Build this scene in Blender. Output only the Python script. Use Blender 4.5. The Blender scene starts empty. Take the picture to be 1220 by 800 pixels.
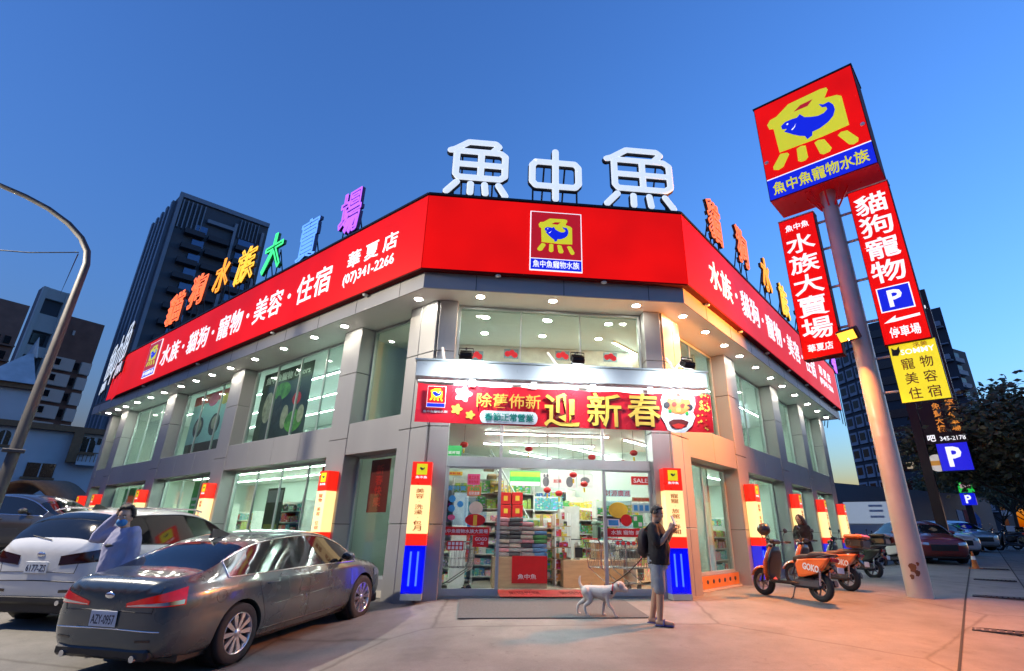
import bpy, bmesh, math, random
from mathutils import Vector, Matrix, noise
from mathutils.bvhtree import BVHTree
R = math.radians
rnd = random.Random(7)
scene = bpy.context.scene
col = scene.collection
# ------------------------------------------------------------------ camera
CAMZ = 1.13
PITCH, ROLL, YAW, FPX, PCX, PCY = 22.39, .74, 6.33, 638.34, 639.64, 371.56
_p, _r, _y = R(PITCH), R(ROLL), R(YAW)
FW = Vector((math.sin(_y)*math.cos(_p), math.cos(_y)*math.cos(_p), math.sin(_p)))
_rt = Vector((math.cos(_y), -math.sin(_y), 0))
_up = _rt.cross(FW)
RT = math.cos(_r)*_rt + math.sin(_r)*_up
UP = RT.cross(FW)
CAM = Vector((0, 0, CAMZ))
cd = bpy.data.cameras.new('camera')
cam = bpy.data.objects.new('camera', cd)
col.objects.link(cam)
m3 = Matrix((RT, UP, -FW)).transposed()
cam.matrix_world = Matrix.Translation(CAM) @ m3.to_4x4()
cd.sensor_width = 36
cd.lens = FPX/1220*36
cd.shift_x = (610-PCX)/1220
cd.shift_y = (PCY-400)/1220
cd.clip_start = .05
cd.clip_end = 6000
scene.camera = cam
# ------------------------------------------------------------------ sky and dusk light
SUN_EL, SUN_AZ = -1.0, 68.0     # the sun has just set, off to the right of the picture
EXPO = 4.75
EX = 2.0**-EXPO      # lamp and sign strengths below are written for the exposed picture
w = bpy.data.worlds.new('World')
scene.world = w
w.use_nodes = True
wn = w.node_tree.nodes
bg = wn['Background']
sky = wn.new('ShaderNodeTexSky')
sky.sky_type = 'NISHITA'
sky.sun_disc = False
sky.sun_elevation = R(SUN_EL)
sky.sun_rotation = R(SUN_AZ)
sky.altitude = 0
sky.air_density = 1.5
sky.dust_density = 1.2
sky.ozone_density = 4.0
tint = wn.new('ShaderNodeMix'); tint.data_type = 'RGBA'; tint.blend_type = 'MULTIPLY'; tint.inputs[0].default_value = 1
tint.inputs[7].default_value = (.81, 1.0, .95, 1)
w.node_tree.links.new(sky.outputs[0], tint.inputs[6])
w.node_tree.links.new(tint.outputs[2], bg.inputs[0])
bg.inputs[1].default_value = .15
sd = bpy.data.lights.new('sun', 'SUN')
sd.energy = .15*EX
sd.angle = R(25)
sd.color = (1, .86, .72)
so = bpy.data.objects.new('sun', sd)
col.objects.link(so)
_sd = Vector((math.sin(R(SUN_AZ))*math.cos(R(9)), math.cos(R(SUN_AZ))*math.cos(R(9)), math.sin(R(9))))
so.rotation_euler = (-_sd).to_track_quat('-Z', 'Y').to_euler()
scene.view_settings.view_transform = 'Standard'
scene.view_settings.look = 'None'
scene.view_settings.exposure = EXPO
scene.view_settings.gamma = 1
scene.cycles.use_denoising = True
scene.cycles.max_bounces = 6
scene.cycles.diffuse_bounces = 3
scene.cycles.glossy_bounces = 3
scene.cycles.transmission_bounces = 4
scene.cycles.transparent_max_bounces = 12
scene.cycles.sample_clamp_indirect = 4
scene.cycles.caustics_reflective = False
scene.cycles.caustics_refractive = False

# ------------------------------------------------------------------ helpers
def ray(x, y):
    d = FW*FPX + RT*(x-PCX) + UP*(PCY-y)
    return d.normalized()
def sstep(a, b, x):
    t = min(1, max(0, (x-a)/(b-a)))
    return t*t*(3-2*t)
S2 = math.sqrt(.5)
CL, CR, WY = -.95, 4.11, 11.08            # store front corners
def outside(x, y):
    """distance of a point outside the store footprint (negative inside)"""
    a = WY-y
    b = (-(x-CL)-(y-WY))*S2
    c_ = ((x-CR)-(y-WY))*S2
    return max(a, b, c_)
def gz(x, y):
    dip = -.24*sstep(-.2, -2.4, x)
    if y < 10.85: return -.055*(10.85-max(y, -6))+dip
    h = dip+(.032-.0*dip)*(min(y, 45)-10.85)
    o_ = outside(x, y)
    if x < -8: h += .5*sstep(-8.5, -11.5, x)*sstep(11.5, 14.5, y)
    return dip*sstep(-.3, -.05, o_)+(h-dip)*sstep(.3, 3.0, o_) - .03*(1-sstep(-.4, -.05, o_))
def at_ground(x, y, far=400):
    d = ray(x, y)
    lo = None; t = 1.0
    while t < far:
        P = CAM+d*t
        if P.z < gz(P.x, P.y): break
        lo = t; t *= 1.01
    a, b = lo or 0, t
    for _ in range(40):
        m = (a+b)/2; P = CAM+d*m
        if P.z < gz(P.x, P.y): b = m
        else: a = m
    P = CAM+d*a
    return Vector((P.x, P.y, gz(P.x, P.y)))
def at_plane(x, y, p0, n):
    d = ray(x, y); n = Vector(n); t = (Vector(p0)-CAM).dot(n)/d.dot(n)
    return CAM+d*t
def at_dist(x, y, D):
    """point on the pixel's ray at horizontal distance D"""
    d = ray(x, y); return CAM+d*(D/math.hypot(d.x, d.y))

_mats = {}
def mat(name, c, rough=.5, metal=0, em=None, es=0, var=.12, sc=6, bump=0, bsc=None, coat=0, spec=.5, detail=4, stretch=None, dirt=None):
    """procedural material: noise-varied colour, optional bump, coat, emission"""
    if name in _mats: return _mats[name]
    m = bpy.data.materials.new(name); m.use_nodes = True; _mats[name] = m
    nt = m.node_tree; N = nt.nodes; L = nt.links
    b = N['Principled BSDF']
    b.inputs['Roughness'].default_value = rough
    b.inputs['Metallic'].default_value = metal
    b.inputs['Specular IOR Level'].default_value = spec
    if coat:
        b.inputs['Coat Weight'].default_value = coat; b.inputs['Coat Roughness'].default_value = .06
    tc = N.new('ShaderNodeTexCoord'); src = tc.outputs['Object']
    if stretch:
        mp = N.new('ShaderNodeMapping'); mp.inputs['Scale'].default_value = stretch
        L.new(src, mp.inputs[0]); src = mp.outputs[0]
    nz = N.new('ShaderNodeTexNoise'); nz.inputs['Scale'].default_value = sc; nz.inputs['Detail'].default_value = detail
    L.new(src, nz.inputs['Vector'])
    cr = N.new('ShaderNodeValToRGB')
    cr.color_ramp.elements[0].position = .3; cr.color_ramp.elements[1].position = .7
    d = dirt or tuple(x*(1-var) for x in c)
    cr.color_ramp.elements[0].color = (*d, 1)
    cr.color_ramp.elements[1].color = (*[min(1, x*(1+var*.6)) for x in c], 1)
    L.new(nz.outputs[0], cr.inputs[0]); L.new(cr.outputs[0], b.inputs['Base Color'])
    mr = N.new('ShaderNodeMapRange'); mr.inputs[3].default_value = max(0, rough-.07); mr.inputs[4].default_value = min(1, rough+.07)
    L.new(nz.outputs[0], mr.inputs[0]); L.new(mr.outputs[0], b.inputs['Roughness'])
    if em is not None:
        b.inputs['Emission Color'].default_value = (*em, 1); b.inputs['Emission Strength'].default_value = es*EX
    if bump:
        n2 = N.new('ShaderNodeTexNoise'); n2.inputs['Scale'].default_value = bsc or sc*8; n2.inputs['Detail'].default_value = 3
        L.new(src, n2.inputs['Vector'])
        bp = N.new('ShaderNodeBump'); bp.inputs['Strength'].default_value = bump; bp.inputs['Distance'].default_value = .02
        L.new(n2.outputs[0], bp.inputs['Height']); L.new(bp.outputs[0], b.inputs['Normal'])
    return m
def glow(name, c, s, base=None):
    return mat(name, base or c, rough=.4, em=c, es=s, var=.03)
def glass(name, tint=(.93, .97, .95), ior=1.5, rough=.01, fac=1.0):
    if name in _mats: return _mats[name]
    m = bpy.data.materials.new(name); m.use_nodes = True; _mats[name] = m
    nt = m.node_tree; N = nt.nodes; L = nt.links
    N.remove(N['Principled BSDF'])
    tr = N.new('ShaderNodeBsdfTransparent'); tr.inputs[0].default_value = (*tint, 1)
    gl = N.new('ShaderNodeBsdfGlossy'); gl.inputs['Roughness'].default_value = rough
    lw = N.new('ShaderNodeLayerWeight'); lw.inputs[0].default_value = .5
    pw = N.new('ShaderNodeMath'); pw.operation = 'POWER'; pw.inputs[1].default_value = 5
    fr = N.new('ShaderNodeMath'); fr.operation = 'MULTIPLY_ADD'; f0 = ((ior-1)/(ior+1))**2
    fr.inputs[1].default_value = 1-f0; fr.inputs[2].default_value = f0
    L.new(lw.outputs['Facing'], pw.inputs[0]); L.new(pw.outputs[0], fr.inputs[0])
    nz = N.new('ShaderNodeTexNoise'); nz.inputs['Scale'].default_value = .7
    bp = N.new('ShaderNodeBump'); bp.inputs['Strength'].default_value = .02; bp.inputs['Distance'].default_value = .05
    L.new(nz.outputs[0], bp.inputs['Height']); L.new(bp.outputs[0], gl.inputs['Normal'])
    mu = N.new('ShaderNodeMath'); mu.operation = 'MULTIPLY'; mu.inputs[1].default_value = fac; mu.use_clamp = True
    mx = N.new('ShaderNodeMixShader')
    L.new(fr.outputs[0], mu.inputs[0]); L.new(mu.outputs[0], mx.inputs[0])
    L.new(tr.outputs[0], mx.inputs[1]); L.new(gl.outputs[0], mx.inputs[2])
    L.new(mx.outputs[0], N['Material Output'].inputs[0])
    return m

def tag(o, label=None, cat=None, group=None, kind=None):
    if label: o['label'] = label
    if cat: o['category'] = cat
    if group: o['group'] = group
    if kind: o['kind'] = kind
    return o
def thing(name, label, cat, loc=(0, 0, 0), rz=0, group=None, rx=0, ry=0):
    o = bpy.data.objects.new(name, None); col.objects.link(o)
    o.empty_display_size = .1
    o.location = loc; o.rotation_euler = (rx, ry, rz)
    return tag(o, label, cat, group)
def copy_tree(o, parent=None):
    c = o.copy(); col.objects.link(c)
    if parent: c.parent = parent
    for ch in o.children: copy_tree(ch, c)
    return c
def link(name, me, parent=None, mats=None):
    o = bpy.data.objects.new(name, me); col.objects.link(o)
    if parent: o.parent = parent
    if mats:
        for m in (mats if isinstance(mats, (list, tuple)) else [mats]): me.materials.append(m)
    return o
I4 = Matrix.Identity(4)
def frame(o, x, up, n):
    m = Matrix((Vector(x), Vector(up), Vector(n))).transposed().to_4x4(); m.translation = Vector(o); return m
class MB:
    def __init__(s): s.v = []; s.f = []; s.mi = []; s.sm = []
    def add(s, vs, fs, M=None, mi=0, smooth=False):
        k = len(s.v)
        s.v += [tuple(M @ Vector(p)) if M is not None else tuple(p) for p in vs]
        for f in fs: s.f.append(tuple(i+k for i in f)); s.mi.append(mi); s.sm.append(smooth)
        return s
    def box(s, a, b, M=None, mi=0):
        x0, y0, z0 = a; x1, y1, z1 = b
        return s.add([(x0,y0,z0),(x1,y0,z0),(x1,y1,z0),(x0,y1,z0),(x0,y0,z1),(x1,y0,z1),(x1,y1,z1),(x0,y1,z1)],
                     [(0,3,2,1),(4,5,6,7),(0,1,5,4),(1,2,6,5),(2,3,7,6),(3,0,4,7)], M, mi)
    def bbox(s, a, b, r=.01, M=None, mi=0):
        """box with chamfered edges"""
        bm = bmesh.new(); bmesh.ops.create_cube(bm, size=1)
        for v in bm.verts: v.co = Vector([a[i]+(v.co[i]+.5)*(b[i]-a[i]) for i in range(3)])
        bmesh.ops.bevel(bm, geom=bm.edges[:], offset=r, segments=1, affect='EDGES')
        bm.verts.index_update()
        s.add([v.co for v in bm.verts], [[v.index for v in f.verts] for f in bm.faces], M, mi); bm.free(); return s
    def quad(s, *p, M=None, mi=0): return s.add(p, [tuple(range(len(p)))], M, mi)
    def cyl(s, p, q, r, r2=None, n=12, M=None, mi=0, caps=True, smooth=True):
        p, q = Vector(p), Vector(q); r2 = r if r2 is None else r2
        d = (q-p).normalized(); a = d.orthogonal().normalized(); b = d.cross(a)
        vs = []
        for c_, rr in ((p, r), (q, r2)):
            for i in range(n):
                t = 2*math.pi*i/n; vs.append(c_+a*rr*math.cos(t)+b*rr*math.sin(t))
        s.add(vs, [(i, (i+1) % n, n+(i+1) % n, n+i) for i in range(n)], M, mi, smooth)
        if caps: s.add(vs, [tuple(range(n-1, -1, -1)), tuple(range(n, 2*n))], M, mi)
        return s
    def tube(s, pts, r, n=8, M=None, mi=0, rs=None, closed=False, flat=1):
        pts = [Vector(p) for p in pts]; m = len(pts); vs = []; prev = None
        for i, p in enumerate(pts):
            if closed: d = pts[(i+1) % m]-pts[i-1]
            else: d = pts[min(i+1, m-1)]-pts[max(i-1, 0)]
            d.normalize()
            if prev is None: a = d.orthogonal().normalized()
            else: a = (prev-d*prev.dot(d)).normalized()
            prev = a; b = d.cross(a); rr = rs[i] if rs else r
            vs += [p+a*rr*math.cos(2*math.pi*k/n)+b*rr*flat*math.sin(2*math.pi*k/n) for k in range(n)]
        fs = [(i*n+k, i*n+(k+1) % n, ((i+1) % m)*n+(k+1) % n, ((i+1) % m)*n+k) for i in range(m if closed else m-1) for k in range(n)]
        s.add(vs, fs, M, mi, True)
        if not closed: s.add(vs, [tuple(range(n-1, -1, -1)), tuple(range((m-1)*n, m*n))], M, mi)
        return s
    def ball(s, c, r, M=None, mi=0, nu=12, nv=8, sq=(1, 1, 1)):
        c = Vector(c); vs = []; fs = []
        for j in range(nv+1):
            ph = math.pi*j/nv
            for i in range(nu):
                t = 2*math.pi*i/nu
                vs.append((c.x+r*sq[0]*math.sin(ph)*math.cos(t), c.y+r*sq[1]*math.sin(ph)*math.sin(t), c.z+r*sq[2]*math.cos(ph)))
        for j in range(nv):
            for i in range(nu): fs.append((j*nu+i, (j+1)*nu+i, (j+1)*nu+(i+1) % nu, j*nu+(i+1) % nu))
        return s.add(vs, fs, M, mi, True)
    def prism(s, poly, d0, d1, M=None, mi=0, side=None):
        """polygon in xy extruded from z=d0 to z=d1"""
        n = len(poly)
        ar = sum(poly[i][0]*poly[(i+1) % n][1]-poly[(i+1) % n][0]*poly[i][1] for i in range(n))
        if ar < 0: poly = poly[::-1]
        vs = [(x, y, d0) for x, y in poly]+[(x, y, d1) for x, y in poly]
        s.add(vs, [tuple(range(n-1, -1, -1)), tuple(range(n, 2*n))], M, mi)
        return s.add(vs, [(i, (i+1) % n, n+(i+1) % n, n+i) for i in range(n)], M, mi if side is None else side)
    def lathe(s, prof, n=24, M=None, mi=0):
        """profile (r, z) about z"""
        m = len(prof)
        vs = [(r*math.cos(2*math.pi*i/n), r*math.sin(2*math.pi*i/n), z) for i in range(n) for r, z in prof]
        return s.add(vs, [(i*m+k, ((i+1) % n)*m+k, ((i+1) % n)*m+k+1, i*m+k+1) for i in range(n) for k in range(m-1)], M, mi, True)
    def mesh(s, name):
        me = bpy.data.meshes.new(name); me.from_pydata(s.v, [], s.f)
        me.polygons.foreach_set('material_index', s.mi); me.polygons.foreach_set('use_smooth', s.sm)
        me.update(); return me
    def build(s, name, mats, parent=None): return link(name, s.mesh(name), parent, mats)

def sharpen(me, ang=35):
    bm = bmesh.new(); bm.from_mesh(me); c = math.cos(R(ang))
    for e in bm.edges:
        e.smooth = not (len(e.link_faces) == 2 and e.link_faces[0].normal.dot(e.link_faces[1].normal) < c)
    for f in bm.faces: f.smooth = True
    bm.to_mesh(me); bm.free()

_tc = {}
BOLD = .5
def text_mesh(s, bold=.02, ext=.02, vert=False, res=2):
    """unit text as mesh verts/faces, cached"""
    bold *= BOLD
    k = (s, bold, ext, res)
    if k not in _tc:
        cu = bpy.data.curves.new('t', 'FONT'); cu.body = s; cu.resolution_u = res
        cu.offset = bold; cu.extrude = .01
        o = bpy.data.objects.new('t', cu); col.objects.link(o)
        bpy.context.view_layer.update()
        dg = bpy.context.evaluated_depsgraph_get()
        me = o.evaluated_get(dg).to_mesh()
        vs = [tuple(v.co) for v in me.vertices]; fs = [tuple(p.vertices) for p in me.polygons]
        o.evaluated_get(dg).to_mesh_clear()
        bpy.data.objects.remove(o); bpy.data.curves.remove(cu)
        _tc[k] = (vs, fs)
    return _tc[k]
def text(mb, s, u0, u1, v0, v1, M=None, w=0, d=.012, bold=.02, mi=0):
    """lettering fitted into the rectangle, standing d proud of plane w"""
    vs, fs = text_mesh(s, bold)
    xs = [p[0] for p in vs]; ys = [p[1] for p in vs]; zs = [p[2] for p in vs]
    ax, bx, ay, by, az, bz = min(xs), max(xs), min(ys), max(ys), min(zs), max(zs)
    q = [(u0+(p[0]-ax)/(bx-ax)*(u1-u0), v0+(p[1]-ay)/(by-ay)*(v1-v0), w+(p[2]-az)/(bz-az)*d) for p in vs]
    mb.add(q, fs, M, mi); return mb
def vtext(mb, s, u0, u1, v0, v1, M=None, w=0, d=.012, bold=.02, gap=.12, mi=0):
    """characters stacked top to bottom"""
    n = len(s); h = (v1-v0)/(n+gap*(n-1))
    for i, c in enumerate(s):
        t = v1-i*h*(1+gap)
        if c == '·': text(mb, c, (u0+u1)/2-h*.06, (u0+u1)/2+h*.06, t-h*.58, t-h*.42, M, w, d, bold, mi)
        else: text(mb, c, u0, u1, t-h, t, M, w, d, bold, mi)
    return mb
# ------------------------------------------------------------------ materials
ALU = mat('aluminium_panel', (.33, .33, .325), .4, .2, var=.06, sc=1.5, stretch=(1, 1, .2))
ALU2 = mat('aluminium_frame', (.46, .50, .49), .35, .3, var=.05)
WHITE = mat('white_paint', (.78, .78, .76), .45, var=.04)
SOFF = mat('soffit_board', (.62, .61, .57), .5, var=.04, sc=2)
BLACK = mat('black_metal', (.015, .015, .017), .45, .3)
DARK = mat('dark_steel', (.06, .06, .07), .5, .5)
SIGNRED = mat('sign_red', (.35, .004, .003), .45, em=(.88, .004, .002), es=.86, var=.02, sc=.6, spec=.12)
SIGNRED2 = mat('sign_red_deep', (.6, .01, .012), .3, em=(.75, .004, .006), es=.5, var=.03, sc=.6)
def uneven(m, s, a):
    # backlit box: the tubes behind the face do not light it quite evenly
    N = m.node_tree.nodes; L = m.node_tree.links; b = N['Principled BSDF']; e = b.inputs['Emission Strength'].default_value
    nz = N.new('ShaderNodeTexNoise'); nz.inputs['Scale'].default_value = s; nz.inputs['Detail'].default_value = 1
    mr = N.new('ShaderNodeMapRange'); mr.inputs[1].default_value = .3; mr.inputs[2].default_value = .7; mr.inputs[3].default_value = e*(1-a); mr.inputs[4].default_value = e*(1+a)
    L.new(N['Texture Coordinate'].outputs['Object'], nz.inputs['Vector']); L.new(nz.outputs[0], mr.inputs[0]); L.new(mr.outputs[0], b.inputs['Emission Strength'])
uneven(SIGNRED, .9, .12)
SIGNWHITE = glow('sign_white', (.95, .96, 1), .95, (.85, .85, .85))
SIGNBLUE = mat('sign_blue', (.01, .02, .5), .3, em=(.004, .012, .75), es=.8, var=.03)
SIGNYEL = mat('sign_yellow', (.7, .65, .02), .3, em=(.72, .70, .012), es=.75, var=.03)
PRINT_DARK = mat('print_brown', (.18, .03, .01), .5, var=.05)
GLASS = glass('window_glass', (.80, .91, .87), fac=.6)
DOORGLASS = glass('door_glass', (.95, .98, .97), fac=.8)
LIGHTW = glow('downlight_glow', (1, .94, .82), 210)

FL = frame((CL, WY, 0), (S2, -S2, 0), (0, 0, 1), (-S2, -S2, 0))     # left face: u runs towards the corner, so u = -t
FF = frame((0, WY, 0), (1, 0, 0), (0, 0, 1), (0, -1, 0))
FR = frame((CR, WY, 0), (S2, S2, 0), (0, 0, 1), (S2, -S2, 0))
ZB, ZB2, ZS = 2.72, 3.45, 5.88            # spandrel bottom and top, soffit
TAN = math.tan(R(22.5))
LEND, REND = 22.6, 15.9

# ------------------------------------------------------------------ ground
def grid(name, xs, ys, fz, m):
    vs = [(x, y, fz(x, y)) for y in ys for x in xs]; n = len(xs)
    fs = [(j*n+i, j*n+i+1, (j+1)*n+i+1, (j+1)*n+i) for j in range(len(ys)-1) for i in range(n-1)]
    me = bpy.data.meshes.new(name); me.from_pydata(vs, [], fs)
    me.polygons.foreach_set('use_smooth', [True]*len(fs)); return link(name, me, None, m)
def concrete(name, c, c2, rough=.7, crack=.0):
    m = bpy.data.materials.new(name); m.use_nodes = True
    nt = m.node_tree; N = nt.nodes; L = nt.links; b = N['Principled BSDF']
    tc = N.new('ShaderNodeTexCoord')
    def nz(s, d=5): 
        n = N.new('ShaderNodeTexNoise'); n.inputs['Scale'].default_value = s; n.inputs['Detail'].default_value = d; n.inputs['Roughness'].default_value = .6
        L.new(tc.outputs['Object'], n.inputs['Vector']); return n
    def ramp(n, p0, p1, a, b_):
        r = N.new('ShaderNodeValToRGB'); r.color_ramp.elements[0].position = p0; r.color_ramp.elements[1].position = p1
        r.color_ramp.elements[0].color = a; r.color_ramp.elements[1].color = b_; L.new(n.outputs[0], r.inputs[0]); return r
    r1 = ramp(nz(.35, 6), .35, .65, (*c2, 1), (*c, 1))
    r2 = ramp(nz(2.2, 8), .3, .62, (.78, .78, .78, 1), (1, 1, 1, 1))
    r3 = ramp(nz(60, 2), .3, .7, (.86, .86, .86, 1), (1.06, 1.06, 1.06, 1))
    vo = N.new('ShaderNodeTexVoronoi'); vo.inputs['Scale'].default_value = 1.1; vo.feature = 'F1'
    L.new(tc.outputs['Object'], vo.inputs['Vector'])
    r4 = ramp(vo, .012, .03, (.45, .42, .4, 1), (1, 1, 1, 1))
    ws = N.new('ShaderNodeTexVoronoi'); ws.feature = 'DISTANCE_TO_EDGE'; ws.inputs['Scale'].default_value = .22
    wm = N.new('ShaderNodeMix'); wm.data_type = 'VECTOR'; wm.inputs[0].default_value = .12
    wz = nz(1.6, 4); L.new(tc.outputs['Object'], wm.inputs[4]); L.new(wz.outputs['Color'], wm.inputs[5]); L.new(wm.outputs[1], ws.inputs['Vector'])
    r5 = ramp(ws, .0015, .006, (.55, .53, .5, 1), (1, 1, 1, 1))
    r6 = ramp(nz(.9, 3), .58, .72, (1, 1, 1, 1), (.62, .61, .6, 1))
    r7 = ramp(nz(7, 6), .60, .75, (1, 1, 1, 1), (.74, .73, .72, 1))
    prev = r1.outputs[0]
    for r in (r2, r3, r4, r5, r6, r7):
        mx = N.new('ShaderNodeMix'); mx.data_type = 'RGBA'; mx.blend_type = 'MULTIPLY'; mx.inputs[0].default_value = 1
        L.new(prev, mx.inputs[6]); L.new(r.outputs[0], mx.inputs[7]); prev = mx.outputs[2]
    L.new(prev, b.inputs['Base Color'])
    mr = N.new('ShaderNodeMapRange'); mr.inputs[3].default_value = rough-.18; mr.inputs[4].default_value = rough+.12
    L.new(nz(1.3).outputs[0], mr.inputs[0]); L.new(mr.outputs[0], b.inputs['Roughness'])
    bp = N.new('ShaderNodeBump'); bp.inputs['Strength'].default_value = .25; bp.inputs['Distance'].default_value = .01
    L.new(nz(45, 4).outputs[0], bp.inputs['Height']); L.new(bp.outputs[0], b.inputs['Normal'])
    return m
APRON = concrete('apron_concrete', (.225, .212, .19), (.15, .145, .135))
ASPH = concrete('asphalt_old', (.10, .105, .105), (.065, .068, .07), .75)
PAVE = concrete('pavement_concrete', (.17, .165, .16), (.12, .12, .118), .75)
ax = [-900, -300, -120, -60, -45]+[-35+i*.8 for i in range(94)]+[42, 50, 60, 90, 140, 300, 900]
ay = [-200, -60, -20, -10, -6]+[-4+i*.7 for i in range(80)]+[55, 60, 80, 120, 300, 1500]
tag(grid('ground', ax, ay, gz, APRON), kind='structure')
# pavement and drain channel along the street on the right
def strip(name, pts_l, pts_r, m, lift, kind='structure', parent=None):
    vs = []; fs = []
    for (a, b) in zip(pts_l, pts_r):
        for p in (a, b): vs.append((p[0], p[1], gz(p[0], p[1])+lift))
    fs = [(2*i, 2*i+1, 2*i+3, 2*i+2) for i in range(len(pts_l)-1)]
    me = bpy.data.meshes.new(name); me.from_pydata(vs, [], fs); o = link(name, me, parent, m)
    if kind: o['kind'] = kind
    return o
A0, A1 = at_ground(1145, 773), at_ground(1156, 676)
B0, B1 = at_ground(1217, 748), at_ground(1183, 662)
def line_pts(a, b, s0, s1, n, off=0):
    d = Vector((b.x-a.x, b.y-a.y)).normalized(); nn = Vector((d.y, -d.x))
    return [(a.x+d.x*s+nn.x*off, a.y+d.y*s+nn.y*off) for s in [s0+(s1-s0)*i/n for i in range(n+1)]]
dA = Vector((A1.x-A0.x, A1.y-A0.y)).normalized()
gutw = 1.05
strip('drain_channel', line_pts(A0, A1, -12, 70, 120, .02), line_pts(A0, A1, -12, 70, 120, gutw), concrete('channel_concrete', (.27, .25, .22), (.17, .16, .145)), .006)
strip('pavement', line_pts(A0, A1, -12, 120, 160, gutw+.03), line_pts(A0, A1, -12, 120, 160, 26), PAVE, .008)
for k, (o0, o1) in enumerate(((-.012, .018), (gutw-.012, gutw+.022))):
    strip('joint_gap', line_pts(A0, A1, -12, 60, 120, o0), line_pts(A0, A1, -12, 60, 120, o1), mat('joint_dirt', (.025, .024, .022), .9), .012)
GRATE = mat('cast_iron', (.05, .045, .045), .6, .6, bump=.3, sc=40)
def ground_at(x, y, z): return Matrix.Translation((x, y, gz(x, y)+z))
for k, s in enumerate((1.6, 5.7, 9.9, 14.2)):
    c0 = line_pts(A0, A1, s, s+1, 1, .55)[0]
    t = thing('drain_grate', ['dark iron drain grate nearest the camera in the concrete channel', 'second drain grate along the concrete channel by the sign pole', 'third drain grate along the concrete channel, level with the parked scooters', 'farthest drain grate in the channel, near the traffic cone'][k], 'drain grate', (c0[0], c0[1], gz(*c0)+.008), math.atan2(dA.y, dA.x), 'iron grates in the drain channel')
    mb = MB()
    mb.box((-.17, -.44, 0), (.17, -.41, .02)).box((-.17, .41, 0), (.17, .44, .02)).box((-.17, -.41, 0), (-.14, .41, .02)).box((.14, -.41, 0), (.17, .41, .02))
    mb.build('rim', GRATE, t)
    for i in range(9): MB().box((-.14, -.39+i*.09, .001), (.14, -.33+i*.09, .015)).build('bar', GRATE, t)

# ------------------------------------------------------------------ store shell
store = thing('store_building', 'two storey corner pet store clad in grey metal panels with big lit windows', 'building', (0, 0, 0))
GAP = .012
def panel_run(M, u0, u1, v0, v1, w0, w1, n, name='panel', m=ALU, rows=1):
    """cladding panels, each its own piece, with open joints"""
    du = (u1-u0)/n; dv = (v1-v0)/rows
    for i in range(n):
        for j in range(rows):
            MB().bbox((u0+i*du+GAP/2, v0+j*dv+GAP/2, w0), (u0+(i+1)*du-GAP/2, v0+(j+1)*dv-GAP/2, w1), .006, M).build(name, m, store)
def shell_box(name, M, u0, u1, v0, v1, w0, w1, m): return MB().box((u0, v0, w0), (u1, v1, w1), M).build(name, m, store)
# the dark carcass behind the panels
GW = -.42         # glass line
colsL = [(2.85, 3.6), (9.15, 10.0), (14.65, 15.5), (20.05, 20.85), (LEND-.45, LEND)]
colsR = [(3.95, 4.75), (8.2, 9.0), (11.7, 12.4), (15.15, REND)]
def column(M, u0, u1):
    for v0, v1 in ((-.5, 1.25), (1.25, ZB2-.35), (ZB2-.35, 4.7), (4.7, ZS)):
        MB().bbox((u0, v0+GAP/2, GW-.1), (u1, v1-GAP/2, 0), .008, M).build('column_panel', ALU, store)
    um = (u0+u1)/2
    shell_box('column_core', M, u0+.02, u1-.02, -.5, ZS+.05, GW-.08, -.03, DARK)
for a, b in colsL: column(FL, -b, -a)
for a, b in colsR: column(FR, a, b)
# corner piers follow the angle of the store front
def corner_pier(x0, sgn):
    """pier round the corner: front leg and side leg, in panels"""
    fu = (CL, CL+.42) if sgn < 0 else (CR-.42, CR)
    M = FL if sgn < 0 else FR
    su = (-.95, 0) if sgn < 0 else (0, .95)
    for v0, v1 in ((-.5, 1.25), (1.25, 3.1), (3.1, 4.7), (4.7, ZS)):
        for (m_, (a, b), w_) in ((FF, fu, 0), (M, su, 0)):
            mid = .12 if m_ is not FF else None
            k = .035
            if m_ is FF:
                aa, bb = (a+k, b) if sgn < 0 else (a, b-k)
                MB().bbox((aa, v0+GAP/2, -.35), (bb, v1-GAP/2, 0), .008, m_).build('column_panel', ALU, store)
            else:
                ss = ((a, a+.38), (a+.38+GAP, b-k)) if sgn < 0 else ((a+k, b-.38-GAP), (b-.38, b))
                for q0, q1 in ss:
                    MB().bbox((q0, v0+GAP/2, -.4), (q1, v1-GAP/2, 0), .008, m_).build('column_panel', ALU, store)
corner_pier(CL, -1); corner_pier(CR, 1)
shell_box('column_core', FF, CL+.25, CL+.40, -.1, ZS+.05, -.5, -.02, DARK)
shell_box('column_core', FF, CR-.40, CR-.25, -.1, ZS+.05, -.5, -.02, DARK)
# spandrels between the columns
baysL = [(.95, 2.85), (3.6, 9.15), (10.0, 14.65), (15.5, 20.05), (20.85, LEND-.45)]
baysR = [(.95, 3.95), (4.75, 8.2), (9.0, 11.7), (12.4, 15.15)]
for a, b in baysL:
    n = max(1, round((b-a)/1.5)); panel_run(FL, -b, -a, ZB, ZB2, GW-.06, -.015, n, 'spandrel_panel')
for a, b in baysR:
    n = max(1, round((b-a)/1.5)); panel_run(FR, a, b, ZB, ZB2, GW-.06, -.015, n, 'spandrel_panel')
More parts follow.
